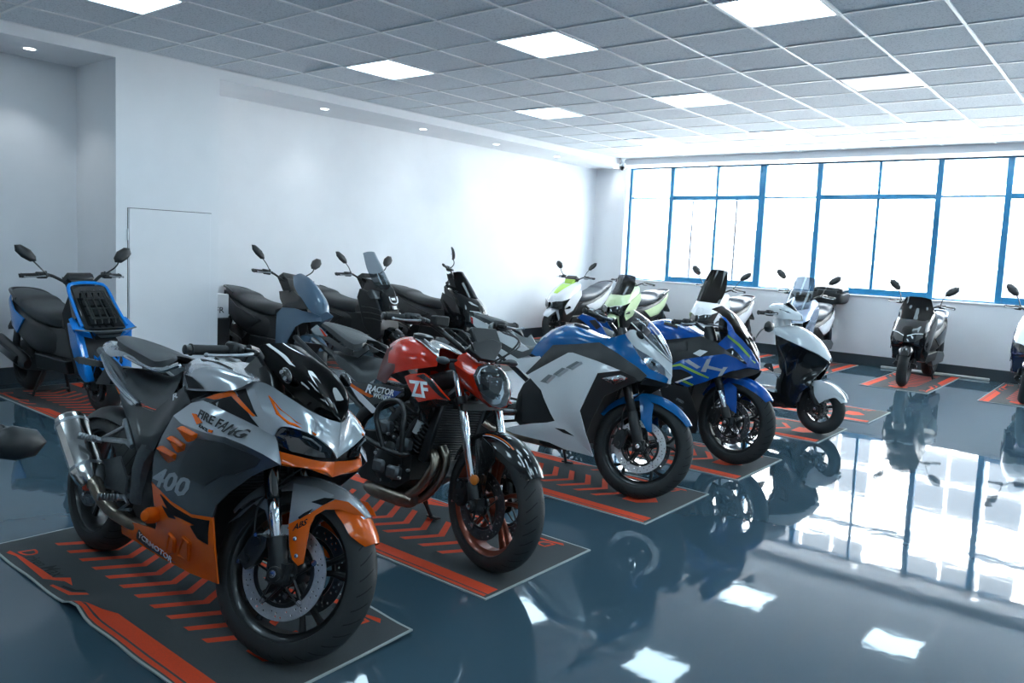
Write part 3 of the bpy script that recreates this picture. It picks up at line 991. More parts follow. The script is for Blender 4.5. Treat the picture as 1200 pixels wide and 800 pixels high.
def fender(R, a0, a1, w, gap=.014, drop=.045, nu=22, nv=11, thick=.003, taper=.35, flare=0.0):
    """arched guard round the wheel from angle a0 (front) to a1 (rear), degrees above the forward axis"""
    rails = []
    for j in range(nv):
        u = j / (nv - 1) * 2 - 1; r = []
        for i in range(nu):
            k = i / (nu - 1); a = math.radians(a0 + (a1 - a0) * k)
            ends = min(1, k / .25, (1 - k) / .3); ww = w * (1 - taper * (1 - ends) ** 2)
            rr = R + gap + flare * (2 * k - 1) ** 2 - drop * (abs(u) ** 3.2) * (.55 + .45 * ends)
            r.append(V3((rr * math.cos(a), u * ww, R + rr * math.sin(a))))
        rails.append(r)
    return skin(rails, nu, nv, thick=thick, sm=False)


def grip_set(parent, S, inner, outer, r=.0165, lever=True, m=None, bar=None, lever_mat=None, box_=True, weight=True):
    """handlebar end from inner to outer: tube, rubber grip, switch box, lever"""
    a, b = V3(inner), V3(outer); d = (b - a).normalized(); L = (b - a).length
    mb = MB(m_grip, S)
    mb.add(lathe([(L * .42, r * 1.25), (L * .44, r * 1.3), (L * .46, r), (L * .96, r * 1.02), (L * .97, r * 1.2), (L * .985, r * 1.2)], a, d, 18))
    if weight: mb.add(lathe([(L * .985, r * .95), (L * 1.06, r * .95), (L * 1.07, r * .7)], a, d, 16), m_satin)
    g = mb.build('grip', parent)
    if box_:
        MB(m_black, S).add(cbox(a + d * L * .32, (.05, abs(d.y) * .05 + .03, .05), .010)).add(cbox(a + d * L * .36 + V3((.022, 0, .004)), (.03, .03, .028), .006)).build('switch_box', parent)
    if lever:
        f = V3((1, 0, 0)); s = 1 if d.y > 0 else -1
        pv = a + d * L * .22 + f * .05
        lv = MB(lever_mat or m_alu, S)
        lv.add(tube([pv, a + d * L * .40 + f * .066 - V3((0, 0, .004)), a + d * L * .72 + f * .060 - V3((0, 0, .008)), a + d * L * .98 + f * .066 - V3((0, 0, .006))], [.008, .0075, .006, .006], 8, n=14, flat=.8))
        lv.add(ellip(a + d * L * .99 + f * .066 - V3((0, 0, .006)), (.008, .008, .008), 10, 6)); lv.add(cbox(pv - f * .012, (.05, .028, .022), .005), m_satin)
        lv.build('lever', parent)
    return d


def mirror(parent, S, foot, head, face=(-1, 0, 0), w=.13, h=.085, m=None, tip=1, stem_r=.0055, bend=None, tilt=0):
    foot, head = V3(foot), V3(head); m = m or m_black
    st = MB(m_satin, S)
    mid = V3(bend) if bend is not None else foot.lerp(head, .5) + V3((0, 0, .02))
    st.add(tube([foot, mid, head], stem_r, 8, n=12)); st.add(lathe([(-.012, .010), (.014, .009), (.02, .006)], foot, (0, 0, 1), 12)); st.build('mirror_stem', parent)
    f = V3(face).normalized(); s = 1 if head.y >= 0 else -1
    ex = V3((0, s * math.cos(math.radians(tilt)), math.sin(math.radians(tilt)))); ex = (ex - f * ex.dot(f)).normalized(); ez = f.cross(ex); ez = ez if ez.z > 0 else -ez
    # rounded kite with the point outwards
    o = [(-.50, -.10), (-.30, -.44), (.10, -.50), (.42, -.34), (.56, .10), (.36, .42), (-.06, .50), (-.40, .24)]
    rings = []
    for sc_, dp in ((.93, 0), (1.0, .006), (.96, .018), (.72, .034), (.35, .042)):
        rings.append([head + ex * (u * w * sc_) + ez * (v * h * sc_) - f * dp for u, v in o])
    vs = [p for r_ in rings for p in r_]; n = len(o); fs = []
    for i in range(len(rings) - 1):
        for k in range(n): fs.append([i * n + k, i * n + (k + 1) % n, (i + 1) * n + (k + 1) % n, (i + 1) * n + k])
    fs += [list(range(n))[::-1], [(len(rings) - 1) * n + k for k in range(n)]]
    mh = MB(m, S).add((vs, fs)).build('mirror', parent, sharp=50)
    MB(m_chrome, S).add(solid([head + ex * (u * w * .86) + ez * (v * h * .86) + f * .0005 for u, v in o], [list(range(n))], f * .001)).build('mirror_glass', mh)


def swingarm(parent, R, wb, pv, y=.09, m=None):
    mb = MB(m or m_grey); ax = V3((-wb, 0, R))
    for s in (-1, 1):
        mb.add(tube([V3((pv[0], s * y * .8, pv[1])), V3(((pv[0] - wb) / 2, s * y * 1.15, (pv[1] + R) / 2 + .012)), V3((-wb - .03, s * y * 1.15, R))], [.036, .030, .024], 8, n=8, flat=1.1))
        mb.add(cbox((-wb - .01, s * y * 1.15, R), (.09, .022, .05), .006))
    mb.add(tube([(-wb + .35, -y, R + .03), (-wb + .35, y, R + .03)], .03, 10)); mb.add(tube([(pv[0], -y * 1.2, pv[1]), (pv[0], y * 1.2, pv[1])], .024, 12))
    mb.add(tube([(-wb, -y * 1.4, R), (-wb, y * 1.4, R)], .0125, 12), m_bolt)
    mb.build('swingarm', parent)


def chain_set(parent, R, wb, fs_, y=.075):
    mb = MB(m_grey)
    mb.add(ring(.115, .06, y - .003, y + .003, 10, 44, 22, 1, .012)); 
    o = MB(m_dark)
    o.add(([p + V3((-wb, 0, R)) for p in mb.v], mb.f), m_grey)
    a, b = V3((fs_[0], y, fs_[1])), V3((-wb, y, R))
    for dz0, dz1 in ((.035, .115), (-.035, -.115)): o.add(tube([a + V3((0, 0, dz0)), b + V3((0, 0, dz1))], .0075, 6, flat=1.2), m_dark)
    o.build('drive_chain', parent)


def engine(parent, c, w=.36, m=None, fins=True, cover_r=.085, name='engine'):
    """c: crank centre (x, z). crankcase, clutch and alternator covers, inclined cylinder with fins, head"""
    m = m or m_dark; x, z = c; mb = MB(m)
    mb.add(hull([V3((x + dx, s * w * .42, z + dz)) for s in (-1, 1) for dx, dz in ((-.25, .02), (-.22, .11), (-.02, .13), (.16, .06), (.17, -.05), (.08, -.11), (-.15, -.11), (-.25, -.05))]))
    mb.add(cbox((x - .02, 0, z - .14), (.2, w * .55, .09), .02))
    for s in (-1, 1):
        mb.add(lathe([(w * .36, cover_r + .012), (w * .43, cover_r + .010), (w * .455, cover_r * .92), (w * .47, cover_r * .55), (w * .47, .001)], (x + .015, 0, z), (0, s, 0), 30), m_satin)
        for k in range(7):
            a = 2 * PI * k / 7; mb.add(lathe([(w * .40, .007), (w * .452, .007)], (x + .015 + (cover_r + .004) * math.cos(a), 0, z + (cover_r + .004) * math.sin(a)), (0, s, 0), 8), m_bolt)
        mb.add(lathe([(w * .36, .055), (w * .42, .05), (w * .43, .03)], (x - .16, 0, z + .02), (0, s, 0), 24))
    d = V3((math.sin(math.radians(22)), 0, math.cos(math.radians(22)))); e = V3((d.z, 0, -d.x)); o = V3((x + .08, 0, z + .10))
    R3 = Matrix((e, V3((0, 1, 0)), d)).transposed()
    if fins:
        for k in range(8): mb.add(cbox(o + d * (.012 + .02 * k), (.20, w * .78, .010), .002, R3))
    mb.add(cbox(o + d * .07, (.17, w * .70, .15), .01, R3)); mb.add(cbox(o + d * .20, (.19, w * .74, .07), .02, R3), m_satin); mb.add(cbox(o + d * .255, (.14, w * .62, .05), .02, R3), m_satin)
    return mb.build(name, parent)


def radiator(parent, c, size, tilt=-20, m=None):
    R3 = Matrix.Rotation(math.radians(tilt), 3, 'Y'); mb = MB(m_deep)
    mb.add(cbox(c, (.03, size[0], size[1]), .004, R3)); n = int(size[1] / .012)
    for k in range(n): mb.add(cbox(V3(c) + R3 @ V3((.016, 0, -size[1] / 2 + (k + .5) * size[1] / n)), (.006, size[0] * .94, .004), .0008, R3), m_satin)
    for s in (-1, 1): mb.add(cbox(V3(c) + R3 @ V3((0, s * size[0] / 2, 0)), (.045, .03, size[1] * 1.02), .008, R3), m_satin)
    mb.build('radiator', parent)


def sidestand(parent, foot, top):
    mb = MB(m_satin); mb.add(tube([top, V3(top).lerp(V3(foot), .7), foot], [.011, .011, .010], 8, n=6)); mb.add(cbox(V3(foot) + V3((.01, 0, .006)), (.075, .035, .012), .004))
    mb.add(tube([V3(top) + V3((.02, 0, 0)), V3(top).lerp(V3(foot), .6) + V3((.015, 0, 0))], .006, 6)); mb.build('side_stand', parent)


def footpeg(parent, base, tip, m=None, plate=None):
    mb = MB(m or m_alu); a, b = V3(base), V3(tip); d = (b - a).normalized(); L = (b - a).length
    mb.add(lathe([(0, .012), (L * .25, .012), (L * .27, .0155)] + [q for k in range(6) for q in ((L * (.3 + k * .11), .0155), (L * (.33 + k * .11), .013), (L * (.38 + k * .11), .0135))] + [(L * .97, .015), (L, .008)], a, d, 12))
    if plate:
        v = solid([V3(p) for p in plate], fill2d([(p[0], p[2]) for p in plate])[1], V3((0, .008, 0))) if False else None
    mb.build('foot_peg', parent)


def bike_root(name, X, Y, lean, label, cat, group=None, rz=0.0, z=.0074):
    r = empty(name, (X, Y, z), rz, math.radians(lean)); tag(r, label, cat, group)
    M = Matrix.Translation((X, Y, z)) @ Matrix.Rotation(rz, 4, 'Z') @ Matrix.Rotation(-math.radians(lean), 4, 'X')
    return r, Fr(M)
# ------------------------------------------------------------------ 1: silver and orange sport bike
p_silver = paint('silver_paint', (.40, .43, .46), .45, .25)
p_gun = paint('gunmetal_paint', (.060, .067, .075), .35, .30)
p_orange = paint('orange_paint', (.68, .105, .004), 0, .26, .4)
p_gun2 = paint('dark_gunmetal_paint', (.016, .019, .022), .2, .4, .3)
W1 = 1.365; R1 = .293; RR1 = .305
b1, f1 = bike_root('motorcycle', 4.968, -2.542, 9, 'silver and orange faired sport bike nearest the camera, on a rucked mat', 'motorcycle', 'sport bikes in the front row')
S1 = steer_matrix(24); s1 = Fr(f1.M @ S1)
wheel(b1, 'front_wheel', S1 @ Matrix.Translation((0, 0, R1)), R1, .118, .222, 'V', 5, m_satin, [(-.072, .152, .112, m_disc, 0), (.072, .152, .112, m_discd, 0)], hub=.05)
wheel(b1, 'rear_wheel', Matrix.Translation((-W1, 0, RR1)), RR1, .150, .222, 'V', 5, m_satin, [(-.085, .11, .075, m_discd, 0)], hub=.055)
fork_legs(b1, S1, R1, .100, 22, [(-.03, .115, .031, m_black), (.11, .24, .0215, m_chrome), (.24, .52, .027, m_gloss)])
caliper(b1, S1, R1, -.082, 158, .125); caliper(b1, S1, R1, .082, 158, .125)
mb = MB(m_black, S1)
mb.add(tube([(-.03, -.10, R1 + .30), (-.13, -.11, R1 + .20), (-.12, -.11, R1 + .09)], .004, 6, n=14)); mb.add(tube([(-.02, -.09, R1 + .34), (-.09, -.11, R1 + .25), (-.06, -.115, R1 + .12)], .003, 6, n=14)); mb.build('brake_hose', b1)
# mudguard
mb = MB(p_silver, S1); mb.add(fender(R1, 46, 152, .068, .018, .05, flare=.004)); mb.add(fender(R1, 30, 72, .074, .0155, .052, 16, 13, taper=.5), p_orange); g = mb.build('front_mudguard', b1)
for sd in (1, -1):
    mb = MB(p_silver, S1)
    q = [s1.P(*p) for p in [(344, 566, -.088), (372, 571, -.080), (392, 580, -.075), (376, 594, -.090), (352, 606, -.098), (338, 615, -.100)]]
    if sd < 0: q = [V3((p.x, -p.y, p.z)) for p in q]
    mb.add(panel(q, .004, .004, .03))
    q = [s1.P(*p) for p in [(311, 580, -.098), (318, 600, -.10), (324, 628, -.102), (318, 627, -.102), (311, 598, -.10), (297, 590, -.09), (280, 606, -.08), (267, 613, -.07), (285, 597, -.08)]]
    if sd < 0: q = [V3((p.x, -p.y, p.z)) for p in q]
    mb.add(panel(q, .004, .003, .03)); mb.build('mudguard_side', g)
    q = [s1.P(*p) for p in [(338, 614, -.110), (364, 601, -.104), (378, 592, -.098), (393, 585, -.088), (408, 588, -.075), (420, 598, -.060), (428, 606, -.045), (412, 602, -.065), (398, 597, -.080), (381, 597, -.098), (369, 604, -.104), (363, 616, -.108), (355, 660, -.112), (349, 663, -.112), (342, 655, -.112), (339, 640, -.112)]]
    if sd < 0: q = [V3((p.x, -p.y, p.z)) for p in q]
    su = Surf(q, .006, .022); mb = MB(p_orange, S1).add(su.mesh(.004)); br = mb.build('mudguard_bracket', b1)
    if sd > 0:
        mb = MB(m_black_ink, S1).add(su.text(s1, 'ABS', (343, 622), (360, 614), (344, 615), .2, bold=.02)); mb.build('lettering', br, recalc=False)
        mb = MB(m_black_ink, S1).add(panel([s1.P(*p) for p in [(349, 606, -.113), (356, 601, -.109), (366, 596, -.104), (362, 601, -.107), (351, 608, -.113)]], .003, 0, .03))
        mb.add(panel([s1.P(*p) for p in [(364, 588, -.092), (380, 583, -.086), (392, 584, -.082), (378, 592, -.092)]], .003, 0, .03)); mb.build('graphic', g)
        mb = MB(m_bolt, S1)
        for px, py in ((346, 631), (347.5, 651)): mb.add(lathe([(-.004, .007), (.004, .007), (.005, .004)], s1.P(px, py, -.116), (0, -1, 0), 10))
        mb.build('bolt', br)
# --- fairing shells
cre = [(203, 487, -.205), (212, 496, -.222), (232, 504, -.243), (247, 509, -.252), (264, 512, -.256), (286, 521, -.238), (308, 532, -.210), (328, 544, -.178)]
top = [(224, 472, -.185), (238, 469, -.180), (254, 476, -.188), (280, 491, -.185), (306, 503, -.174), (322, 511, -.162), (324, 520, -.165)]
band = Surf(f1.PL(top + list(reversed(cre))), .004, .03)
fa = MB(p_silver).both(band.mesh()).build('upper_fairing', b1)
mb = MB(m_black_ink).add(band.text(f1, 'FIRE FANG', (234, 488), (286, 514), (237, 479), .1, .009, bold=.016)); mb.build('lettering', fa, recalc=False)
mb = MB(p_orange).add(band.decal(f1, [(226, 484), (231, 485), (238, 495), (232, 497)], .005)).add(band.decal(f1, [(246, 503), (250.5, 504), (249, 507), (245.5, 506)], .005)); mb.build('graphic', fa)
mb = MB(m_black_ink).add(band.text(f1, 'RACE', (235, 500), (245, 506), (236, 496.5), 0, .007, bold=.02)); mb.build('small_lettering', fa, recalc=False)
low = cre + [(310, 550, -.200), (294, 558, -.218), (268, 577, -.228), (253, 592, -.225), (249, 606, -.215), (224, 602, -.218), (199, 586, -.215), (178, 564, -.205), (180, 535, -.215), (190, 510, -.212)]
main = Surf(f1.PL(low), .012, .03)
fm = MB(p_gun).both(main.mesh()).build('side_fairing', b1)
mb = MB(m_mesh).add(main.decal(f1, [(209, 556), (214, 540), (222, 525), (231, 513), (247, 516), (264, 519), (288, 529), (306, 538), (300, 547), (276, 556), (262, 556), (240, 569), (222, 561)], .003)).build('air_vent', fm)
mb = MB(m_grey_ink).add(main.text(f1, '400', (178, 566), (218, 583), (184, 545), .12, bold=.03)).build('lettering', fm, recalc=False)
for q in ([(186, 532), (191, 522), (207, 532), (205.5, 540), (196, 544)], [(198.5, 520), (203, 510.5), (218, 520.5), (216, 528.5), (207, 532)], [(210.5, 508), (215, 499), (231.5, 508), (230, 516), (219, 520)]):      # three orange gill fins at the rear edge
    p = [main.tr(f1, *k, 0) for k in q]
    MB(p_orange).add(hull([a + V3((0, .004, 0)) for a in p] + [p[1] + V3((0, -.012, 0)), p[2] + V3((0, -.010, 0)), p[0].lerp(p[1], .7) + V3((0, -.022, 0)), p[3].lerp(p[2], .7) + V3((0, -.020, 0))])).build('gill_fin', fm, bevel=.002)
bel = [(177.5, 564, -.203), (199, 586, -.213), (224, 602, -.216), (249, 606, -.213), (251, 639, -.205), (255, 684, -.165), (224, 672, -.158), (188, 653, -.150), (160, 635, -.150), (143, 625, -.155), (141, 609, -.165), (160, 613, -.17), (182, 620, -.175), (184, 612, -.18), (180, 588, -.197)]
belly = Surf(f1.PL(bel), .012, .03)
fb = MB(p_orange).both(belly.mesh(.006)).build('belly_fairing', b1)
mb = MB(m_black_ink)
mb.add(belly.decal(f1, [(188, 579), (204, 594), (224, 606), (245, 610), (244, 638), (232, 631), (223, 616), (228, 615), (214, 608), (200, 602)]))
mb.add(belly.decal(f1, [(190, 592), (200, 598), (206, 608), (198, 606)])).build('graphic', fb)
mb = MB(p_gun2).add(belly.decal(f1, [(163, 620), (176, 637), (190, 648), (206, 660), (192, 653), (172, 641), (160, 631)])).build('lower_stripe', fb)
mb = MB(m_white_ink).add(belly.text(f1, 'YCRMOTOR', (163.5, 628), (203, 659), (165.5, 622.5), 0, .009, .012)).build('lettering', fb, recalc=False)
for px in ([(195, 649), (199.5, 625), (206, 632), (205, 646)], [(209, 650), (216, 629), (223, 636), (222, 656)]):
    q = [belly.tr(f1, *p, 0) for p in px]
    mb = MB(p_orange)
    for i in range(4):
        a, b2 = q[i], q[(i + 1) % 4]; mb.add(tube([a + V3((0, -.003, 0)), b2 + V3((0, -.003, 0))], .006, 6))
    mb.add(hull([p + V3((0, -.002, 0)) for p in q] + [q[2] + V3((0, -.012, 0)), q[3] + V3((0, -.010, 0))])); mb.build('belly_scoop', fb)
mb = MB(p_orange).add(lathe([(0, .026), (.02, .03), (.045, .028), (.06, .018), (.064, .001)], belly.tr(f1, 184, 603), (.35, -1, .1), 20)); mb.build('crash_slider', b1)
# inner dark liner behind the fairing and front arch
mb = MB(m_deep)
mb.add(hull([V3((x, s * y, z)) for s in (-1, 1) for x, y, z in ((-.28, .14, .80), (-.40, .15, .62), (-.40, .15, .36), (-.34, .10, .26), (-.60, .09, .25), (-.76, .11, .30), (-.78, .15, .62), (-.62, .13, .84))])); mb.build('inner_panel', b1)
radiator(b1, (-.33, 0, .50), (.30, .34), 12)
# --- nose
mb = MB(p_silver)
R_a = f1.PL([(294, 447, -.135), (312, 450, -.122), (338, 466, -.106), (362, 481, -.078), (384, 491, -.036), (399, 495, 0)])
R_b = f1.PL([(306, 475, -.168), (318, 482, -.158), (338, 486, -.134), (362, 496, -.098), (382, 508, -.045), (397, 516, 0)])
R_c = f1.PL([(322, 511, -.163), (328, 501, -.160), (340, 501, -.145), (366, 510, -.106), (386, 525, -.045), (394, 537, 0)])
vf = skin([R_a, R_b, R_c], 22, 10, thick=.004); mb.both(vf)
q = Surf(f1.PL([(273, 456, -.160), (294, 447, -.136), (302, 464, -.156), (306, 476, -.168), (322, 511, -.163), (306, 503, -.174), (280, 491, -.185), (254, 476, -.187), (252, 470, -.18)]), .004, .03); mb.both(q.mesh())
nose = mb.build('nose_cowl', b1)
mb = MB(m_black_ink).add(q.decal(f1, [(248, 472), (273, 462), (281, 464), (303, 500), (283, 490), (262, 480)])).add(q.decal(f1, [(277, 458), (288, 455), (302, 488), (296, 487)]))
mb.build('graphic', nose)
mb = MB(p_orange).add(q.decal(f1, [(241, 466), (273, 457), (278, 463), (300, 487), (297, 488), (272, 464), (252, 468)], .0026)).build('orange_graphic', nose)
# orange stripes on the hood : follow the skin at two thirds
def on_skin(rows, u, v):
    rr = [crom(r, 41)[int(u * 40)] for r in rows]; return crom(rr, 41)[int(v * 40)]
mb = MB(p_orange)
tri = [(.18, .30), (.28, .55), (.42, .80), (.62, .93), (.58, .98), (.36, .95), (.27, .93), (.22, .70)]
pts = [on_skin([R_a, R_b, R_c], u, v) for u, v in tri]
for s in (1, -1):
    c = sum(pts, V3()) / len(pts)
    vs = [V3((p.x + .006, s * (p.y - .002), p.z + .006)) for p in pts + [c]]
    mb.add(solid(vs, [[i, (i + 1) % len(pts), len(pts)] for i in range(len(pts))], V3((-.004, 0, -.004))))
mb.build('hood_stripe', nose)
# headlamps
for s in (1, -1):
    o = f1.PL([(324, 509, -.164), (330, 501, -.156), (347, 504, -.136), (368, 511, -.105), (389, 528, -.040), (387, 537, -.038), (368, 535, -.092), (342, 529, -.140), (329, 522, -.160)])
    if s < 0: o = [V3((p.x, -p.y, p.z)) for p in o]
    c = sum(o, V3()) / len(o) + V3((.012, 0, .0)); n = len(o)
    inn = [c.lerp(p, .62) + V3((.004, 0, 0)) for p in o]
    vs = o + inn + [c + V3((.006, 0, 0))]
    fs = [[i, (i + 1) % n, n + (i + 1) % n, n + i] for i in range(n)] + [[n + i, n + (i + 1) % n, 2 * n] for i in range(n)]
    hl = MB(m_lens).add(solid(vs, fs, V3((-.012, 0, 0)))).build('headlamp', b1, sharp=60)
    cv = [c.lerp(p, .50) + V3((.0125, 0, .004)) for p in o[2:6]]
    MB(m_grey).add(tube(cv, .0035, 6)).build('lamp_strip', hl)
# orange chin
mb = MB(p_orange)
c_t = f1.PL([(322, 526, -.162), (332, 530, -.150), (352, 535, -.124), (374, 540, -.078), (392, 541, 0)])
c_m = f1.PL([(324, 536, -.165), (334, 539, -.151), (354, 544, -.122), (374, 548, -.075), (391, 549, 0)])
c_b = f1.PL([(330, 543, -.162), (340, 545, -.146), (358, 548, -.115), (378, 551, -.068), (390, 559, 0)])
mb.both(skin([c_t, c_m, c_b], 18, 8, thick=-.01)); mb.build('chin_cowl', b1)
mb = MB(m_deep); mb.add(hull(f1.PL([(332, 538, -.135), (380, 548, -.03), (324, 512, -.14), (386, 535, -.01)]) + [V3((p.x, -p.y, p.z)) for p in f1.PL([(332, 538, -.135), (380, 548, -.03), (324, 512, -.14), (386, 535, -.01)])] + [V3((-.10, s * .12, .86)) for s in (-1, 1)] + [V3((-.12, s * .14, .74)) for s in (-1, 1)])); mb.build('lamp_housing', b1)
# screen
s_r = f1.PL([(301, 406, -.105), (312, 427, -.116), (326, 443, -.121), (340, 460, -.108), (358, 475, -.084), (378, 488, -.046), (398, 495, 0)])
s_m = f1.PL([(315, 402.5, -.066), (332, 421, -.080), (350, 437, -.082), (366, 454, -.070), (380, 470, -.050), (390, 483, -.028), (399, 494, 0)])
s_c = f1.PL([(334, 402, 0), (352, 415, 0), (368, 432, 0), (380, 450, 0), (389, 466, 0), (396, 482, 0), (400, 493, 0)])
mb = MB(m_smoke).add(skin([s_r, s_m, s_c], 22, 17, mirror=True, thick=.003)); mb.build('windscreen', b1)
for s in (1, -1):
    p = f1.P(335, 441, -.118) + V3((.008, -.004, .004))
    if s < 0: p = V3((p.x, -p.y, p.z))
    mb = MB(m_gloss).add(ellip(p, (.034, .012, .02), 16, 8, Matrix.Rotation(math.radians(35), 3, 'Y')))
    for dx in (-.012, .012): mb.add(lathe([(-.002, .008), (.004, .007)], p + V3((dx, s * -.011, -dx * .7)), (.3, -s, .3), 10), m_bolt)
    mb.build('mirror_mount', b1)
# tank
t_b = f1.PL([(214, 454, -.12), (222, 457, -.155), (243, 458, -.178), (273, 457, -.175), (296, 447, -.150)])
t_s = f1.PL([(215, 438, -.095), (222, 435, -.135), (244, 436, -.160), (272, 440, -.150), (298, 442, -.115)])
t_h = f1.PL([(217, 430, -.05), (230, 424, -.075), (250, 423, -.085), (276, 430, -.080), (300, 440, -.065)])
t_c = f1.PL([(218, 428, 0), (231, 421, 0), (250, 419, 0), (277, 425, 0), (302, 438, 0)])
mb = MB(p_silver).add(skin([t_b, t_s, t_h, t_c], 24, 21, mirror=True, capu=True)); tk = mb.build('fuel_tank', b1)
mb = MB(m_black_ink)
mb.add(panel([p + V3((0, -.006, .004)) for p in f1.PL([(218, 440, -.140), (226, 443, -.158), (240, 457, -.180), (222, 456, -.158)])], .004, 0, .03)); mb.build('tank_pad', tk)
mb = MB(m_grey_ink).add(text3d('RAYCO', f1.P(223, 436, -.147), f1.P(245, 449, -.178), V3((-.006, .008, .018)), lift=-.004)); mb.build('lettering', tk, recalc=False)
rows = [t_b, t_s, t_h, t_c]
pts = [on_skin(rows, u, v) for u, v in ((.30, .72), (.36, .66), (.80, .45), (.62, .58))]
MB(m_black_ink).add(solid([p + V3((.0, -.004, .005)) for p in pts], [[0, 1, 2, 3]], V3((0, .002, -.004)))).build('graphic', tk)
mb = MB(m_satin).add(lathe([(-.01, .05), (.006, .05), (.008, .044), (.012, .03), (.012, .001)], t_c[3].lerp(t_c[2], .35) + V3((0, 0, .002)), (.25, 0, 1), 28)); mb.build('fuel_cap', tk)
# rear frame panel and seat units
mid = f1.PL([(140, 436, -.105), (150, 462, -.135), (163, 476, -.16), (180, 482, -.175), (204, 462, -.165), (216, 452, -.155), (216, 458, -.165), (224, 472, -.183), (203, 487, -.20), (190, 508, -.20), (180, 528, -.195), (160, 523, -.17), (151, 500, -.15), (142, 470, -.13), (133, 440, -.11), (124, 425, -.10), (128, 419, -.09)])
mb = MB(p_gun2).both(Surf(mid, .008, .03).mesh()); mb.build('side_panel', b1)
mb = MB(m_white_ink).add(text3d('R', f1.P(201, 469, -.185), f1.P(207, 465, -.183), V3((-.004, 0, .022)), lift=-.004, bold=.02)); mb.build('lettering', b1, recalc=False)
st = f1.PL([(142, 436, -.105), (143, 446, -.125), (154, 461, -.14), (165, 470, -.155), (177, 478, -.165), (190, 478, -.160), (203, 462, -.13), (209, 450, -.10)])
sh = f1.PL([(144, 434, -.075), (150, 440, -.10), (164, 456, -.125), (178, 464, -.135), (192, 462, -.125), (204, 450, -.095), (212, 443, -.07), (214, 440, -.06)])
cc = f1.PL([(147, 432, 0), (158, 431, 0), (172, 433, 0), (184, 437, 0), (196, 440, 0), (206, 440, 0), (213, 437, 0), (217, 434, 0)])
MB(m_seat).add(skin([st, sh, cc], 22, 17, mirror=True)).build('rider_seat', b1)
pb = f1.PL([(137, 404, -.085), (143, 411, -.10), (158, 420, -.105), (172, 428, -.11), (182, 432, -.105), (197, 428, -.075), (207, 422, -.04)])
pm = f1.PL([(138, 399, -.08), (146, 404, -.10), (160, 411, -.105), (174, 419, -.105), (184, 423, -.10), (198, 420, -.07), (208, 419, -.03)])
pc = f1.PL([(139, 395, 0), (148, 393, 0), (162, 397, 0), (176, 403, 0), (190, 408, 0), (200, 412, 0), (208, 417, 0)])
MB(m_seat).add(skin([pb, pm, pc], 20, 15, mirror=True)).build('pillion_seat', b1)
# tail cowl: silver shell round the pillion seat
tb = f1.PL([(118, 417, -.075), (128, 418, -.09), (146, 418, -.105), (166, 427, -.112), (188, 435, -.11), (209, 428, -.09)])
tm = f1.PL([(117, 411, -.07), (127, 408, -.088), (144, 412, -.103), (166, 423, -.108), (188, 431, -.106), (209, 424, -.08)])
tc_ = f1.PL([(121, 405, -.035), (130, 401, -.05), (144, 410, -.075), (166, 422, -.085), (188, 431, -.085), (207, 426, -.06)])
tz = f1.PL([(123, 402, 0), (131, 399, 0), (144, 408, 0), (166, 419, 0), (188, 427, 0), (206, 425, 0)])
mb = MB(p_silver).add(skin([tb, tm, tc_, tz], 20, 13, mirror=True))
e_ = panel(f1.PL([(118, 416, -.092), (124, 418, -.10), (130, 432, -.118), (144, 452, -.14), (163, 472, -.165), (154, 475, -.16), (141, 462, -.142), (128, 441, -.12)]), .006, .003, .025); mb.both(e_)
tl = mb.build('tail_cowl', b1)
MB(m_grey_ink).add(text3d('R2', f1.P(125.5, 411, -.094), f1.P(134, 410, -.101), V3((0, .008, .028)), lift=-.005, bold=.0)).build('lettering', tl, recalc=False)
MB(p_orange).both(tube(f1.PL([(129, 436, -.122), (136, 452, -.135), (140, 461, -.143)]), .003, 6)).build('tail_stripe', tl)
MB(m_trim).both(tube(f1.PL([(119, 416, -.104), (128, 438, -.130), (144, 458, -.155), (161, 474, -.178)]), .0075, 8, n=16)).build('tail_trim', tl)
MB(m_trim).both(tube(f1.PL([(146, 417.5, -.113), (168, 428.5, -.120), (188, 435, -.117), (211, 428, -.10)]), .0065, 8, n=16)).build('tail_trim', tl)
for s in (-1, 1):
    q = f1.PL([(88, 420, -.16), (95, 418, -.16), (122, 424, -.09), (122, 431, -.09), (96, 426, -.16)])
    q = [V3((p.x, s * -p.y, p.z)) for p in q]
    mb = MB(m_black).add(hull([p + V3((0, d, 0)) for p in q for d in (-.012, .012)]))
    for k in range(6): mb.add(tube([q[1].lerp(q[2], k / 6) + V3((0, .014, .002)), q[4].lerp(q[3], k / 6) + V3((0, -.014, 0))], .003, 5))
    mb.build('indicator', b1)
mb = MB(m_black).add(hull([V3((-W1 + a, s * w_, z)) for s in (-1, 1) for a, w_, z in ((-.10, .05, .80), (-.02, .05, .80), (-.05, .045, .72), (-.20, .04, .70))])); mb.build('plate_holder', b1)
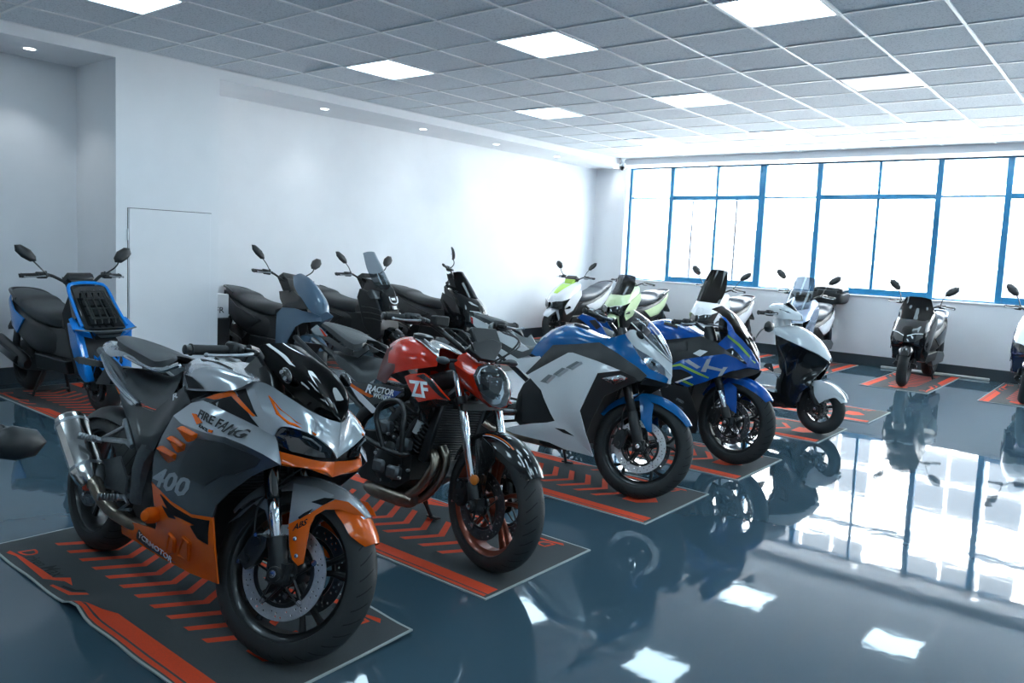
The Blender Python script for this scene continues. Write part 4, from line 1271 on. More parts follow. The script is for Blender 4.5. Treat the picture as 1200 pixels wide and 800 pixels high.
# exhaust
e0, e1_ = f1.P(82, 491, -.235), f1.P(105, 557, -.215)
d = (e1_ - e0).normalized(); L_ = (e1_ - e0).length
mb = MB(m_steel).add(tube([e0 - d * .01, e0, e0 + d * .03, e1_ - d * .02, e1_ + d * .02, e1_ + d * .05], [.042, .050, .053, .053, .046, .034], 12, flat=1.22, up=(0, 1, 0)))
for t_ in (.10, .88): mb.add(tube([e0 + d * (L_ * t_ - .007), e0 + d * (L_ * t_ + .007)], .0545, 12, flat=1.22, up=(0, 1, 0)), m_alu)
mb.add(tube([e0 - d * .0115, e0 - d * .009], .036, 12, flat=1.22, up=(0, 1, 0)), m_deep); mb.add(tube([e0 - d * .03, e0 - d * .005], .02, 12), m_deep)
ex = mb.build('exhaust_silencer', b1, sharp=30)
mb = MB(m_pipe).add(tube([e1_ + d * .03] + f1.PL([(111, 566, -.215), (117, 580, -.21), (128, 595, -.19), (146, 608, -.165), (175, 622, -.13)]), [.030, .028, .026, .026, .025, .025], 14, n=26)); mb.build('exhaust_pipe', b1)
# hangers and pegs
mb = MB(m_alu); q = f1.PL([(147, 492, -.15), (150, 495, -.15), (155, 523, -.17), (151, 525, -.17), (120, 520, -.19), (121, 514, -.19), (148, 517, -.17), (146, 500, -.155), (126, 511, -.185), (122, 509, -.185)])
mb.add(tube([q[0], q[2]], .011, 8)); mb.add(tube([q[5], q[6], q[2]], .011, 8)); mb.add(tube([q[0], V3(q[7]), q[8], q[5]], .010, 8)); mb.build('pillion_hanger', b1)
footpeg(b1, f1.P(120, 516, -.19), f1.P(91, 510, -.27))
mb = MB(m_grey).add(panel(f1.PL([(117, 540, -.16), (140, 534, -.17), (148, 560, -.17), (146, 580, -.17), (136, 574, -.17), (118, 566, -.165)]), .008, 0, .04)); mb.build('heel_plate', b1)
footpeg(b1, f1.P(146, 583, -.17), f1.P(114, 582, -.26)); footpeg(b1, V3((-.82, .17, .36)), V3((-.83, .27, .36)))
mb = MB(m_alu).add(tube(f1.PL([(145, 582, -.175), (150, 590, -.18), (140, 597, -.19), (153, 597, -.19)]), .007, 8)); mb.build('brake_pedal', b1)
# chassis
mb = MB(m_grey)
for s in (-1, 1):
    mb.add(tube([V3((-.28, s * .06, .82)), V3((-.52, s * .15, .74)), V3((-.80, s * .15, .52)), V3((-.83, s * .13, .34))], [.036, .034, .032, .034], 8, n=14, flat=1.3))
    mb.add(tube([V3((-.78, s * .13, .55)), V3((-1.15, s * .11, .78)), V3((-1.50, s * .07, .86))], .016, 8, n=8)); mb.add(tube([V3((-.82, s * .12, .45)), V3((-1.20, s * .10, .74))], .013, 8))
mb.build('frame', b1)
engine(b1, (-.60, .36), .34); swingarm(b1, RR1, W1, (-.84, .38)); chain_set(b1, RR1, W1, (-.72, .38))
mb = MB(m_satin).add(tube([V3((-.88, 0, .62)), V3((-.95, 0, .40))], .03, 12)); 
for k in range(7): mb.add(lathe([(-.008, .040), (.008, .040)], V3((-.885 - .008 * k, 0, .60 - .028 * k)), (-.25, 0, -1), 14), m_grey)
mb.build('rear_shock', b1)
mb = MB(m_black); mb.add(fender(RR1, 62, 170, .085, .016, .05)); 
b1h = MB(m_black); b1h.add(([V3((p.x - W1, p.y, p.z)) for p in mb.v], mb.f)); b1h.build('rear_hugger', b1)
sidestand(b1, (-.78, .30, .056), (-.70, .14, .28))
q = f1.PL([(284, 434, -.05), (316, 442, -.085), (300, 418, -.02), (328, 412, -.01), (322, 428, -.06), (296, 448, -.08)])
MB(m_black).add(hull(q + [V3((p.x, -p.y, p.z)) for p in q])).build('cockpit_panel', b1)
# clip-ons (turned with the fork)
inner = s1.P(300, 411, -.155); outer = s1.P(221.5, 409.5, -.375)
for s in (-1, 1):
    a, c = V3((inner.x, -s * inner.y, inner.z)), V3((outer.x, -s * outer.y, outer.z))
    if s < 0: a, c = inner, outer
    grip_set(b1, S1, a, c)
mb = MB(m_satin, S1)
for s in (-1, 1): mb.add(tube([V3((-.20, s * .105, .90)), V3((inner.x, s * .15, inner.z)), V3((inner.x, s * .20, inner.z))], .013, 10)); mb.add(lathe([(-.03, .04), (.07, .04)], V3((-.20, s * .108, .87)), (-.42, 0, .9), 16))
mb.add(hull([V3((-.23 + dx, s * w_, .905 + dz)) for s in (-1, 1) for dx, w_ in ((-.05, .06), (.05, .13)) for dz in (-.014, .014)])); mb.add(cbox((-.13, 0, .93), (.05, .20, .10), .015), m_black); mb.build('top_yoke', b1)
# ------------------------------------------------------------------ 2: red naked bike
p_red = paint('red_paint', (.58, .020, .003), 0, .22, .45)
p_blk = paint('black_paint', (.010, .011, .012), .1, .22)
p_copper = mat('copper_wheel_paint', (.26, .060, .030), .3, .55, coat=.5, noise=.06)
p_wine = mat('dark_red_panel', (.10, .012, .010), .32, .1, coat=.3)
W2 = 1.40
b2, f2 = bike_root('motorcycle', 4.965, -1.51, 9, 'red and black naked motorcycle with bare chrome forks and copper wheels', 'motorcycle', 'naked motorcycles')
S2 = steer_matrix(-10); s2 = Fr(f2.M @ S2)
wheel(b2, 'front_wheel', S2 @ Matrix.Translation((0, 0, R1)), R1, .120, .222, 'W', 5, p_copper, [(-.070, .150, .108, m_discd, 0), (.070, .150, .108, m_discd, 0)], hub=.05)
wheel(b2, 'rear_wheel', Matrix.Translation((-W2, 0, RR1)), RR1, .155, .222, 'W', 5, p_copper, [(-.085, .11, .075, m_discd, 0)], hub=.055)
fork_legs(b2, S2, R1, .102, 22, [(-.03, .10, .030, m_black), (.08, .62, .0205, m_chrome), (.44, .475, .0265, m_black)])
caliper(b2, S2, R1, -.080, 165, .125, m_black); caliper(b2, S2, R1, .080, 165, .125, m_black)
for sd in (1, -1):
    p = s2.P(556, 562, -.128); p = V3((p.x, sd * p.y, p.z))
    MB(m_amber, S2).add(lathe([(-.006, .020), (.004, .022), (.007, .018), (.008, .001)], p, (.25, -sd, 0), 20)).build('reflector', b2)
mb = MB(p_blk, S2); mb.add(fender(R1, 33, 150, .070, .018, .055, flare=.003)); g = mb.build('front_mudguard', b2)
for sd in (1, -1):
    q = s2.PL([(557, 515, -.088), (565, 512, -.086), (578, 525, -.086), (580, 540, -.090), (572, 552, -.096), (567, 582, -.100), (562, 586, -.102), (557, 560, -.102)])
    if sd < 0: q = [V3((p.x, -p.y, p.z)) for p in q]
    MB(p_blk, S2).add(panel(q, .005, .004, .025)).build('mudguard_bracket', g)
mb = MB(p_orange, S2); rr = R1 + .0205
def arc(a0, a1, u, n=8): return [V3(((R1 + .0185 - .055 * abs(u) ** 3.2) * math.cos(math.radians(a0 + (a1 - a0) * k / n)), u * .070, R1 + (R1 + .0185 - .055 * abs(u) ** 3.2) * math.sin(math.radians(a0 + (a1 - a0) * k / n)))) for k in range(n + 1)]
mb.add(tube(arc(100, 62, -.62), .0035, 6)); mb.build('pinstripe', g)
mb = MB(m_white_ink, S2).add(tube(arc(102, 66, -.70), .0025, 6)); mb.add(tube(arc(50, 36, -.45), .004, 6)); mb.add(tube(arc(52, 40, -.15), .004, 6)); mb.add(tube(arc(56, 44, -.62), .004, 6)); mb.build('white_pinstripe', g)
# headlamp unit (turns with the fork)
ol = [(555, 440, -.085), (560, 430, -.080), (568, 427, -.066), (578, 427, -.02), (588, 434, .035), (596, 447, .072), (598, 462, .078), (593, 476, .062), (586, 478, .030), (577, 476, -.012), (566, 466, -.060), (558, 450, -.082)]
o = []
for a_, b_, _ in ol:
    x0 = -.045
    for _k in range(5): p = s2.at(a_, b_, x0); x0 = -.045 - .35 * (p.z - .79)
    o.append(p)
ol2 = []
for (px, py, y), q in zip(ol, o):
    ol2.append(q)
c = sum(o, V3()) / len(o); n = len(o)
dome = []
for k, (sc_, dx) in enumerate(((1, 0), (.93, .022), (.72, .040), (.38, .050))): dome.append([c.lerp(p, sc_) + V3((dx, 0, dx * .25)) for p in o])
def stack(rings, cap=True):
    vs = [p for r in rings for p in r]; m_ = len(rings[0]); fs = [[i * m_ + k, i * m_ + (k + 1) % m_, (i + 1) * m_ + (k + 1) % m_, (i + 1) * m_ + k] for i in range(len(rings) - 1) for k in range(m_)]
    if cap: fs.append([(len(rings) - 1) * m_ + k for k in range(m_)])
    return vs, fs
hl = MB(m_lensc, S2).add(stack(dome)).build('headlamp_lens', b2, sharp=60)
bk = [[c.lerp(p, 1.0) for p in o], [c.lerp(p, .9) - V3((.03, 0, 0)) for p in o], [c.lerp(p, .5) - V3((.05, 0, 0)) for p in o]]
MB(m_alu, S2).add(stack(bk)).build('lamp_bowl', hl, sharp=25)
mb = MB(m_gloss, S2)
mb.add(hull([c + V3((-.03, y, z)) for y, z in ((-.05, .055), (.055, .05), (.06, -.02), (.03, -.075), (-.045, -.03))] + [c + V3((.018, y, z)) for y, z in ((-.035, .035), (.04, .032), (.04, -.012), (.022, -.05), (-.03, -.02))])); mb.build('projector', hl)
mb = MB(m_refl, S2)
for y, z, r_ in ((-.030, .034, .012), (.030, -.050, .012)): mb.add(lathe([(-.01, r_), (.004, r_), (.002, r_ * .7), (-.006, .001)], c + V3((.012, y, z)), (1, 0, .2), 16))
mb.build('reflector', hl)
MB(m_white_ink, S2).add(tube([c.lerp(o[k], .9) + V3((.012, 0, .003)) for k in (11, 0, 1, 2)], .003, 6)).build('light_strip', hl)
# red surround: a shell from the lens rim back to the outline seen in the picture
r1 = [c.lerp(p, 1.03) + V3((.002, 0, 0)) for p in o]
r2 = [c.lerp(p, 1.07) + V3((-.025, 0, .0)) for p in o]
r3 = [c.lerp(p, 1.10) + V3((-.13, 0, .03)) for p in o]
r4 = [c.lerp(p, .8) + V3((-.16, 0, .035)) for p in o]
MB(p_red, S2).add(stack([r1, r2, r3, r4])).build('lamp_surround', b2, sharp=50)
# visor and instrument
def mirr(q): return [V3((p.x, -p.y, p.z)) for p in q]
q = [s2.at(*a_) for a_ in ((558, 399, -.15), (578, 397, -.15), (588, 401, -.13), (549, 408, -.12), (588, 408, -.10), (564, 420, -.06), (580, 423, -.05))]
MB(m_black, S2).add(hull(q + [p + V3((-.03, 0, -.012)) for p in q])).build('visor', b2, bevel=.004)
MB(m_black, S2).add(cbox((-.17, 0, 1.00), (.03, .15, .10), .012, Matrix.Rotation(math.radians(-35), 3, 'Y'))).build('dash_display', b2)
mb = MB(m_black, S2)
for s in (-1, 1): mb.add(hull([V3((-.20, s * y, z)) for y in (.055, .13) for z in (.845, .88)] + [V3((-.26, s * y, z)) for y in (.055, .12) for z in (.85, .885)]))
mb.add(hull([V3((x, s * .11, z)) for s in (-1, 1) for x, z in ((-.20, .85), (-.27, .85), (-.20, .88), (-.27, .89))])); mb.add(hull([V3((x, s * .12, z)) for s in (-1, 1) for x, z in ((-.13, .68), (-.20, .68), (-.135, .71), (-.205, .71))])); mb.build('fork_yoke', b2)
# handlebar
gi, go = s2.P(497, 375, -.20), s2.P(451, 370, -.385)
bp_ = [V3((go.x, s * -go.y, go.z)) for s in (-1,)] + [V3((gi.x, gi.y, gi.z))]
pts = [go, gi, V3((-.24, -.11, .965)), V3((-.225, -.06, .93)), V3((-.225, .06, .93)), V3((-.24, .11, .965)), V3((gi.x, -gi.y, gi.z)), V3((go.x, -go.y, go.z))]
MB(m_satin, S2).add(tube(pts, .0125, 12, n=48)).build('handlebar', b2)
grip_set(b2, S2, gi, go); grip_set(b2, S2, V3((gi.x, -gi.y, gi.z)), V3((go.x, -go.y, go.z)))
p = s2.P(512, 378, -.17); MB(m_black, S2).add(cbox(p + V3((.02, 0, .01)), (.05, .075, .045), .006)).build('brake_reservoir', b2)
mb = MB(m_black, S2)
for k, q in enumerate(([(-.25, -.17, 1.03), (-.12, -.16, 1.02), (-.10, -.08, .90)], [(-.25, .17, 1.03), (-.10, .14, 1.0), (-.13, .06, .90)], [(-.26, -.15, 1.03), (-.16, -.10, .96), (-.22, -.02, .86)], [(-.25, .2, 1.04), (-.07, .12, .98), (-.12, -.03, .88)])): mb.add(tube(q, .0045, 6, n=16))
mb.build('cables', b2)
for sd in (1, -1):
    mb = MB(m_black, S2); a = V3((-.20, sd * .12, .845)); e_ = s2.P(519, 422, -.20); e_ = V3((e_.x, -sd * e_.y if sd > 0 else e_.y, e_.z))
    mb.add(tube([V3((-.20, e_.y * .5, e_.z)), e_], .008, 8)); mb.add(ellip(e_ + V3((.0, 0, 0)), (.045, .018, .017), 14, 8), m_grey); mb.build('indicator', b2)
# tank
tb2 = f2.PL([(455, 440, -.145), (463, 437, -.165), (480, 433, -.172), (497, 431, -.165), (512, 429, -.145)])
tm2 = f2.PL([(455, 420, -.135), (466, 419, -.165), (482, 418, -.168), (498, 417, -.155), (513, 424, -.13)])
th2 = f2.PL([(457, 407, -.085), (468, 401, -.105), (481, 401, -.108), (497, 405, -.100), (514, 416, -.09)])
tc2 = f2.PL([(459, 404, 0), (470, 397, 0), (484, 394.5, 0), (500, 398, 0), (518, 409, 0)])
rows2 = [tb2, tm2, th2, tc2]
tk = MB(p_red).add(skin(rows2, 26, 23, mirror=True)).build('fuel_tank', b2)
def patch(rows, uv, off, nu=9, nv=7, mirror=True):
    """small raised panel lying on a skin; uv corners (u, v) of a quad"""
    (a, b_, c_, d_) = [Vector(p) for p in uv]; vs = []
    for i in range(nu):
        for j in range(nv):
            s_, t_ = i / (nu - 1), j / (nv - 1); q = a.lerp(b_, s_).lerp(d_.lerp(c_, s_), t_)
            p = on_skin2(rows, q.x, q.y); p1 = on_skin2(rows, min(1, q.x + .02), q.y) - on_skin2(rows, max(0, q.x - .02), q.y); p2 = on_skin2(rows, q.x, min(1, q.y + .02)) - on_skin2(rows, q.x, max(0, q.y - .02))
            n_ = p1.cross(p2).normalized(); n_ = n_ if n_.z * .6 - n_.y > 0 else -n_
            vs.append(p + n_ * off)
    fs = [[i * nv + j, i * nv + j + 1, (i + 1) * nv + j + 1, (i + 1) * nv + j] for i in range(nu - 1) for j in range(nv - 1)]
    return vs, fs
def lerpl(l, u):
    t = u * (len(l) - 1); i = min(len(l) - 2, int(t)); return l[i].lerp(l[i + 1], t - i)
def on_skin2(rows, u, v):
    rr = [lerpl(crom(r, 31), u) for r in rows]; rr = rr + [V3((p.x, -p.y, p.z)) for p in rr[-2::-1]]
    return lerpl(crom(rr, 61), v / 2)
con = MB(p_blk); con.add(patch(rows2, [(.55, .70), (1.0, .30), (1.0, 1.70), (.55, 1.30)], .006, 12, 15)); cn = con.build('tank_console', tk)
st = MB(m_white_ink)
for sd in (0, 1):
    for a, b_ in (((.55, .68), (1.0, .28)), ((.70, .86), (.98, .62))):
        l = [on_skin2(rows2, a[0] + (b_[0] - a[0]) * k / 8, (2 - (a[1] + (b_[1] - a[1]) * k / 8)) if sd else a[1] + (b_[1] - a[1]) * k / 8) + V3((0, 0, .007)) for k in range(9)]
        st.add(tube(l, .0025, 6))
st.build('console_edge', cn)
MB(m_satin).add(lathe([(-.01, .05), (.01, .05), (.014, .042), (.018, .03), (.018, .001)], on_skin2(rows2, .62, 1.0) + V3((0, 0, .004)), (.1, 0, 1), 28)).build('fuel_cap', tk)
dk = f2.PL([(454, 408, -.10), (460, 407, -.11), (467, 422, -.165), (461, 435, -.165), (451, 449, -.155), (441, 444, -.14), (447, 425, -.125)])
MB(p_wine).both(panel(dk, .006, .004, .025)).build('tank_side_pad', b2)
# side shroud with ZF
sh2 = Surf(f2.PL([(474, 441, -.175), (481, 438, -.18), (498, 437, -.19), (507, 446, -.215), (516, 456, -.225), (527, 469, -.215), (511, 467, -.232), (490, 471, -.222), (483, 461, -.20), (478, 451, -.185)]), .006, .02)
sr = MB(p_red).both(sh2.mesh(.008)).build('side_shroud', b2)
MB(m_white_ink).add(sh2.text(f2, 'ZF', (481, 463), (503, 466), (480, 445), -.25, .005, bold=.03)).build('lettering', sr, recalc=False)
MB(p_blk).add(sh2.decal(f2, [(497, 438), (508, 447), (527, 469), (520, 467), (507, 455), (499, 446), (488, 440)], .004)).build('graphic', sr)
lo2 = Surf(f2.PL([(483, 462, -.20), (490, 471, -.222), (511, 467, -.232), (527, 470, -.215), (524, 474, -.21), (505, 478, -.21), (500, 495, -.19), (492, 490, -.18), (486, 476, -.19)]), .004, .02)
MB(p_blk).both(lo2.mesh(.008)).build('lower_shroud', b2)
# side cover with lettering
sc2 = Surf(f2.PL([(401, 441, -.13), (418, 447, -.15), (434, 449, -.16), (450, 450, -.165), (474, 455, -.18), (474, 463, -.18), (455, 474, -.17), (436, 480, -.165), (420, 468, -.155), (405, 452, -.135)]), .004, .02)
sv = MB(p_blk).both(sc2.mesh(.006)).build('side_cover', b2)
MB(p_orange).add(sc2.decal(f2, [(403, 443), (418, 453), (438, 464), (434, 466), (417, 457), (402, 446)], .004)).build('graphic', sv)
p_bluei = mat('blue_graphic', (.02, .06, .25), .35)
MB(p_bluei).add(sc2.decal(f2, [(448, 464), (460, 457), (470, 459), (462, 466), (450, 469)], .003)).build('blue_graphic', sv)
mb = MB(m_white_ink); mb.add(sc2.text(f2, 'ACTOR', (436, 458), (462, 464), (437.5, 451), .15, .006, bold=.02)); mb.add(sc2.text(f2, 'WORKS', (438, 465), (458, 470), (439, 459.5), .15, .006, bold=.02)); mb.add(sc2.text(f2, 'R', (429, 459), (436, 461), (431.5, 449.5), .15, .006, bold=.03))
mb.build('lettering', sv, recalc=False)
# seats
st = f2.PL([(390, 417, -.12), (396, 427, -.135), (408, 438, -.15), (420, 448, -.16), (433, 448, -.15), (443, 441, -.12), (448, 428, -.08)])
sh = f2.PL([(391, 413, -.09), (400, 418, -.12), (412, 428, -.135), (423, 437, -.14), (435, 436, -.12), (444, 430, -.09), (449, 424, -.05)])
cc = f2.PL([(394, 411, 0), (405, 412, 0), (416, 415, 0), (427, 416, 0), (438, 418, 0), (446, 420, 0), (451, 421, 0)])
MB(m_seat).add(skin([st, sh, cc], 22, 17, mirror=True)).build('rider_seat', b2)
pb = f2.PL([(376, 381, -.09), (388, 391, -.11), (401, 402, -.12), (415, 410, -.12), (424, 407, -.09), (429, 402, -.05)])
pm = f2.PL([(378, 379, -.085), (390, 385, -.105), (403, 394, -.11), (416, 401, -.11), (425, 401, -.08), (430, 399, -.04)])
pc = f2.PL([(384, 377, 0), (394, 380, 0), (406, 386, 0), (418, 391, 0), (427, 395, 0), (431, 398, 0)])
MB(m_seat).add(skin([pb, pm, pc], 20, 15, mirror=True)).build('pillion_seat', b2)
tl = MB(p_blk).both(panel(f2.PL([(364, 386, -.08), (371, 381, -.09), (382, 392, -.105), (402, 405, -.12), (416, 412, -.125), (424, 410, -.11), (430, 404, -.10), (432, 410, -.12), (420, 419, -.13), (404, 415, -.125), (386, 402, -.108), (372, 392, -.09)]), .006, .004, .03)).build('tail_cowl', b2)
MB(p_silver).both(panel(f2.PL([(364, 386, -.084), (371, 380.5, -.094), (376, 384, -.100), (384, 393, -.112), (378, 394, -.110), (370, 392, -.096)]), .004, .006, .02)).build('tail_tip', tl)
MB(p_red).both(panel(f2.PL([(374, 384, -.105), (377, 386, -.109), (383, 394, -.115), (380, 394, -.114)]), .003, 0, .03)).build('tail_stripe', tl)
MB(m_chrome).both(panel(f2.PL([(410, 452, -.155), (424, 462, -.165), (444, 482, -.17), (436, 484, -.17), (420, 468, -.165)]), .004, 0, .03)).build('frame_cover', b2)
# engine, pipes, guards
engine(b2, (-.55, .37), .38); radiator(b2, (-.30, 0, .56), (.28, .30), 14); swingarm(b2, RR1, W2, (-.86, .38), m=m_satin); chain_set(b2, RR1, W2, (-.74, .38))
mb = MB(m_satin)
for s in (-1, 1):
    mb.add(tube([V3((-.24, s * .05, .82)), V3((-.48, s * .11, .72)), V3((-.80, s * .11, .55)), V3((-.86, s * .11, .36))], [.034, .03, .028, .03], 8, n=14, flat=1.3)); mb.add(tube([V3((-.25, s * .06, .76)), V3((-.42, s * .15, .55)), V3((-.48, s * .13, .36))], .020, 8, n=8)); mb.add(tube([V3((-.80, s * .10, .56)), V3((-1.2, s * .09, .74)), V3((-1.52, s * .06, .86))], .016, 8, n=8))
mb.build('frame', b2)
for y in (-.06, -.02):
    pass
mb = MB(m_pipe)
mb.add(tube(f2.PL([(500, 526, -.10), (508, 532, -.11), (510, 543, -.12), (504, 556, -.13), (492, 571, -.13), (478, 581, -.12)]), .0225, 14, n=26)); mb.add(tube(f2.PL([(518, 524, -.06), (522, 535, -.06), (520, 548, -.06), (512, 565, -.06), (500, 579, -.06), (484, 587, -.07)]), .0225, 14, n=26))
mb.build('header_pipes', b2)
a, e_ = f2.P(436, 570, -.12), f2.P(476, 584, -.11); d = (e_ - a).normalized()
MB(m_pipe).add(tube([a - d * .03, a, a + d * .03, e_ - d * .02, e_ + d * .03, e_ + d * .05], [.03, .042, .050, .050, .044, .03], 16, flat=.85)).build('silencer_box', b2)
mb = MB(m_satin)
for s in (-1, 1):
    q = f2.PL([(449, 523, -.24), (444, 505, -.25), (441, 488, -.255), (447, 474, -.25), (459, 469, -.24), (470, 472, -.23), (474, 484, -.235), (472, 505, -.24), (470, 530, -.235)])
    if s > 0: q = mirr(q)
    mb2 = MB(m_satin).add(tube(q, .0125, 12, n=40)); q2 = f2.PL([(420, 508, -.20), (426, 512, -.23), (448, 524, -.24), (470, 533, -.235), (478, 531, -.20)])
    if s > 0: q2 = mirr(q2)
    mb2.add(tube(q2, .0125, 12, n=20)); mb2.add(tube([q[6], V3((q[6].x + .03, q[6].y * .5, q[6].z))], .010, 8)); mb2.build('crash_bar', b2)
mb = MB(mat('coolant_bottle', (.45, .50, .50), .4)).add(tube(f2.PL([(494, 493, -.14), (487, 506, -.14)]), .02, 14)); mb.build('coolant_bottle', b2)
mb = MB(m_grey)
for px, py in ((446, 545), (462, 553), (474, 520), (452, 500)): mb.add(cbox(f2.P(px, py, -.17), (.08, .05, .06), .012))
mb.build('engine_cover', b2)
mb = MB(m_alu)
for px, py in ((455, 508), (462, 512), (447, 512), (468, 560), (478, 551), (440, 530)): mb.add(lathe([(-.006, .008), (.006, .008), (.008, .005)], f2.P(px, py, -.20), (0, -1, 0), 8))
mb.build('bolts', b2)
sidestand(b2, V3((-.62, .28, .054)), V3((-.62, .12, .26)))
footpeg(b2, V3((-.82, -.16, .36)), V3((-.84, -.26, .36))); footpeg(b2, V3((-.82, .16, .36)), V3((-.84, .26, .36)))
hg = fender(RR1, 60, 165, .085, .016, .05); MB(m_black).add(([V3((p[0] - W2, p[1], p[2])) for p in hg[0]], hg[1])).build('rear_hugger', b2)
mb = MB(m_black).add(hull([V3((-W2 + a, s * w_, z)) for s in (-1, 1) for a, w_, z in ((-.12, .05, .84), (-.02, .05, .84), (-.08, .045, .74), (-.22, .04, .72))])); mb.build('plate_holder', b2)
a, e_ = V3((-W2 + .05, -.20, .40)), V3((-W2 - .28, -.22, .52)); MB(m_satin).add(tube([a, a.lerp(e_, .1), a.lerp(e_, .92), e_], [.03, .055, .058, .045], 16)).build('exhaust_silencer', b2)
# ------------------------------------------------------------------ shared kit for a sport bike's hidden half
def sport_kit(b, f, S, s, W, col, nspoke='Y', fork=None, discm=None, seat=True, R=R1, yf=.100, lip=None):
    wheel(b, 'front_wheel', S @ Matrix.Translation((0, 0, R)), R, .112, .220, nspoke, 5, m_satin, [(-.072, .150, .112, discm or m_disc, 0), (.072, .150, .112, m_discd, 0)], hub=.045, lip=lip)
    wheel(b, 'rear_wheel', Matrix.Translation((-W, 0, RR1)), RR1, .145, .222, nspoke, 5, m_satin, [(-.085, .11, .075, m_discd, 0)], hub=.055)
    fork_legs(b, S, R, yf, 22, fork or [(-.03, .20, .031, m_black), (.19, .56, .026, m_satin)])
    caliper(b, S, R, -.082, 168, .122, m_black); caliper(b, S, R, .082, 168, .122, m_black)
    MB(m_black, S).add(tube([(-.03, -.09, R + .32), (-.12, -.11, R + .20), (-.11, -.11, R + .06)], .004, 6, n=12)).build('brake_hose', b)
    engine(b, (-.60, .36), .34); swingarm(b, RR1, W, (-.84, .38), m=m_satin); chain_set(b, RR1, W, (-.72, .38)); radiator(b, (-.32, 0, .50), (.28, .32), 12)
    mb = MB(m_satin)
    for q in (-1, 1):
        mb.add(tube([V3((-.26, q * .05, .82)), V3((-.50, q * .12, .70)), V3((-.80, q * .12, .52)), V3((-.84, q * .11, .34))], [.034, .03, .030, .032], 8, n=14, flat=1.3)); mb.add(tube([V3((-.80, q * .10, .55)), V3((-1.15, q * .08, .72)), V3((-1.45, q * .05, .80))], .016, 8, n=8))
    mb.build('frame', b)
    MB(m_deep).add(hull([V3((x, q * y, z)) for q in (-1, 1) for x, y, z in ((-.24, .11, .78), (-.38, .13, .60), (-.38, .12, .34), (-.34, .09, .25), (-.60, .08, .24), (-.74, .10, .30), (-.76, .13, .60), (-.60, .11, .80))])).build('inner_panel', b)
    sidestand(b, V3((-.70, .28, .054)), V3((-.66, .12, .26)))
    footpeg(b, V3((-.84, -.15, .36)), V3((-.86, -.26, .36))); footpeg(b, V3((-.84, .15, .36)), V3((-.86, .26, .36)))
    hg = fender(RR1, 62, 165, .08, .016, .05); MB(m_black).add(([V3((p[0] - W, p[1], p[2])) for p in hg[0]], hg[1])).build('rear_hugger', b)
    MB(m_black).add(hull([V3((-W + a, q * w_, z)) for q in (-1, 1) for a, w_, z in ((-.12, .045, .82), (-.02, .045, .82), (-.08, .04, .72), (-.22, .04, .70))])).build('plate_holder', b)
    a, e_ = V3((-W + .10, -.19, .36)), V3((-W - .24, -.23, .52)); d = e_ - a
    ex = MB(m_satin).add(tube([a, a + d * .1, a + d * .92, e_], [.03, .055, .058, .045], 16)); ex.add(tube([V3((-.62, -.06, .2)), V3((-1.0, -.14, .22)), a], .024, 12, n=10), m_pipe); ex.build('exhaust_silencer', b)
def both_panel(fr, pts, m, name, parent, thick=.006, bulge=.005, grid=.03, M=None):
    su = Surf(fr.PL(pts), bulge, grid); vf = su.mesh(thick)
    MB(m, M).add(mir(vf)).build(name, parent); return su, MB(m, M).add(vf).build(name, parent)
def rails(fr, *rs): return [fr.PL(r) for r in rs]

# ------------------------------------------------------------------ 3: blue and white sport bike
p_blue = paint('blue_paint', (.001, .100, .30), 0, .24, .35)
p_white = paint('white_paint', (.68, .71, .73), .0, .28)
W3 = 1.40
b3, f3 = bike_root('motorcycle', 4.885, -.115, 9, 'blue and white faired sport bike with clear screen and three slots in its side', 'motorcycle', 'sport bikes in the front row')
S3 = steer_matrix(18); s3 = Fr(f3.M @ S3)
sport_kit(b3, f3, S3, s3, W3, p_blue, 'Y')
mb = MB(p_blue, S3); mb.add(fender(R1, 34, 152, .066, .020, .05)); g = mb.build('front_mudguard', b3)
for sd in (1, -1):
    q = s3.PL([(749, 464, -.088), (758, 466, -.084), (766, 474, -.084), (764, 488, -.092), (764, 506, -.105), (759, 506, -.106), (751, 492, -.103)])
    if sd < 0: q = mirr(q)
    MB(p_blue, S3).add(panel(q, .005, .003, .025)).build('mudguard_bracket', g)
# tank
rw = rails(f3, [(634, 418, -.13), (650, 406, -.165), (675, 405, -.175), (698, 403, -.16), (710, 398, -.115)], [(632, 407, -.115), (645, 397, -.155), (672, 394, -.165), (695, 395, -.14), (711, 396.5, -.095)],
           [(633, 399, -.075), (648, 388.5, -.10), (672, 384, -.10), (692, 390, -.085), (711, 396, -.065)], [(634, 397, 0), (650, 386, 0), (672, 380, 0), (694, 388, 0), (712, 395.5, 0)])
tk = MB(p_blue).add(skin(rw, 24, 21, mirror=True)).build('fuel_tank', b3)
MB(m_satin).add(lathe([(-.01, .05), (.008, .05), (.012, .042), (.014, .03), (.014, .001)], on_skin2(rw, .62, 1.0), (.2, 0, 1), 26)).build('fuel_cap', tk)
both_panel(f3, [(622, 414, -.12), (628, 404, -.11), (638, 395, -.12), (646, 396, -.15), (648, 404, -.165), (634, 420, -.155)], p_blue, 'tank_side_pad', b3)
both_panel(f3, [(616, 437, -.165), (634, 419, -.165), (648, 404, -.168), (675, 403, -.178), (702, 401, -.172), (722, 413, -.185), (748, 431, -.17), (758, 440, -.15), (750, 447, -.175), (738, 441, -.20), (727, 434, -.212), (700, 423, -.225), (670, 413, -.215), (640, 427, -.20), (618, 439, -.18)], m_black, 'mid_panel', b3)
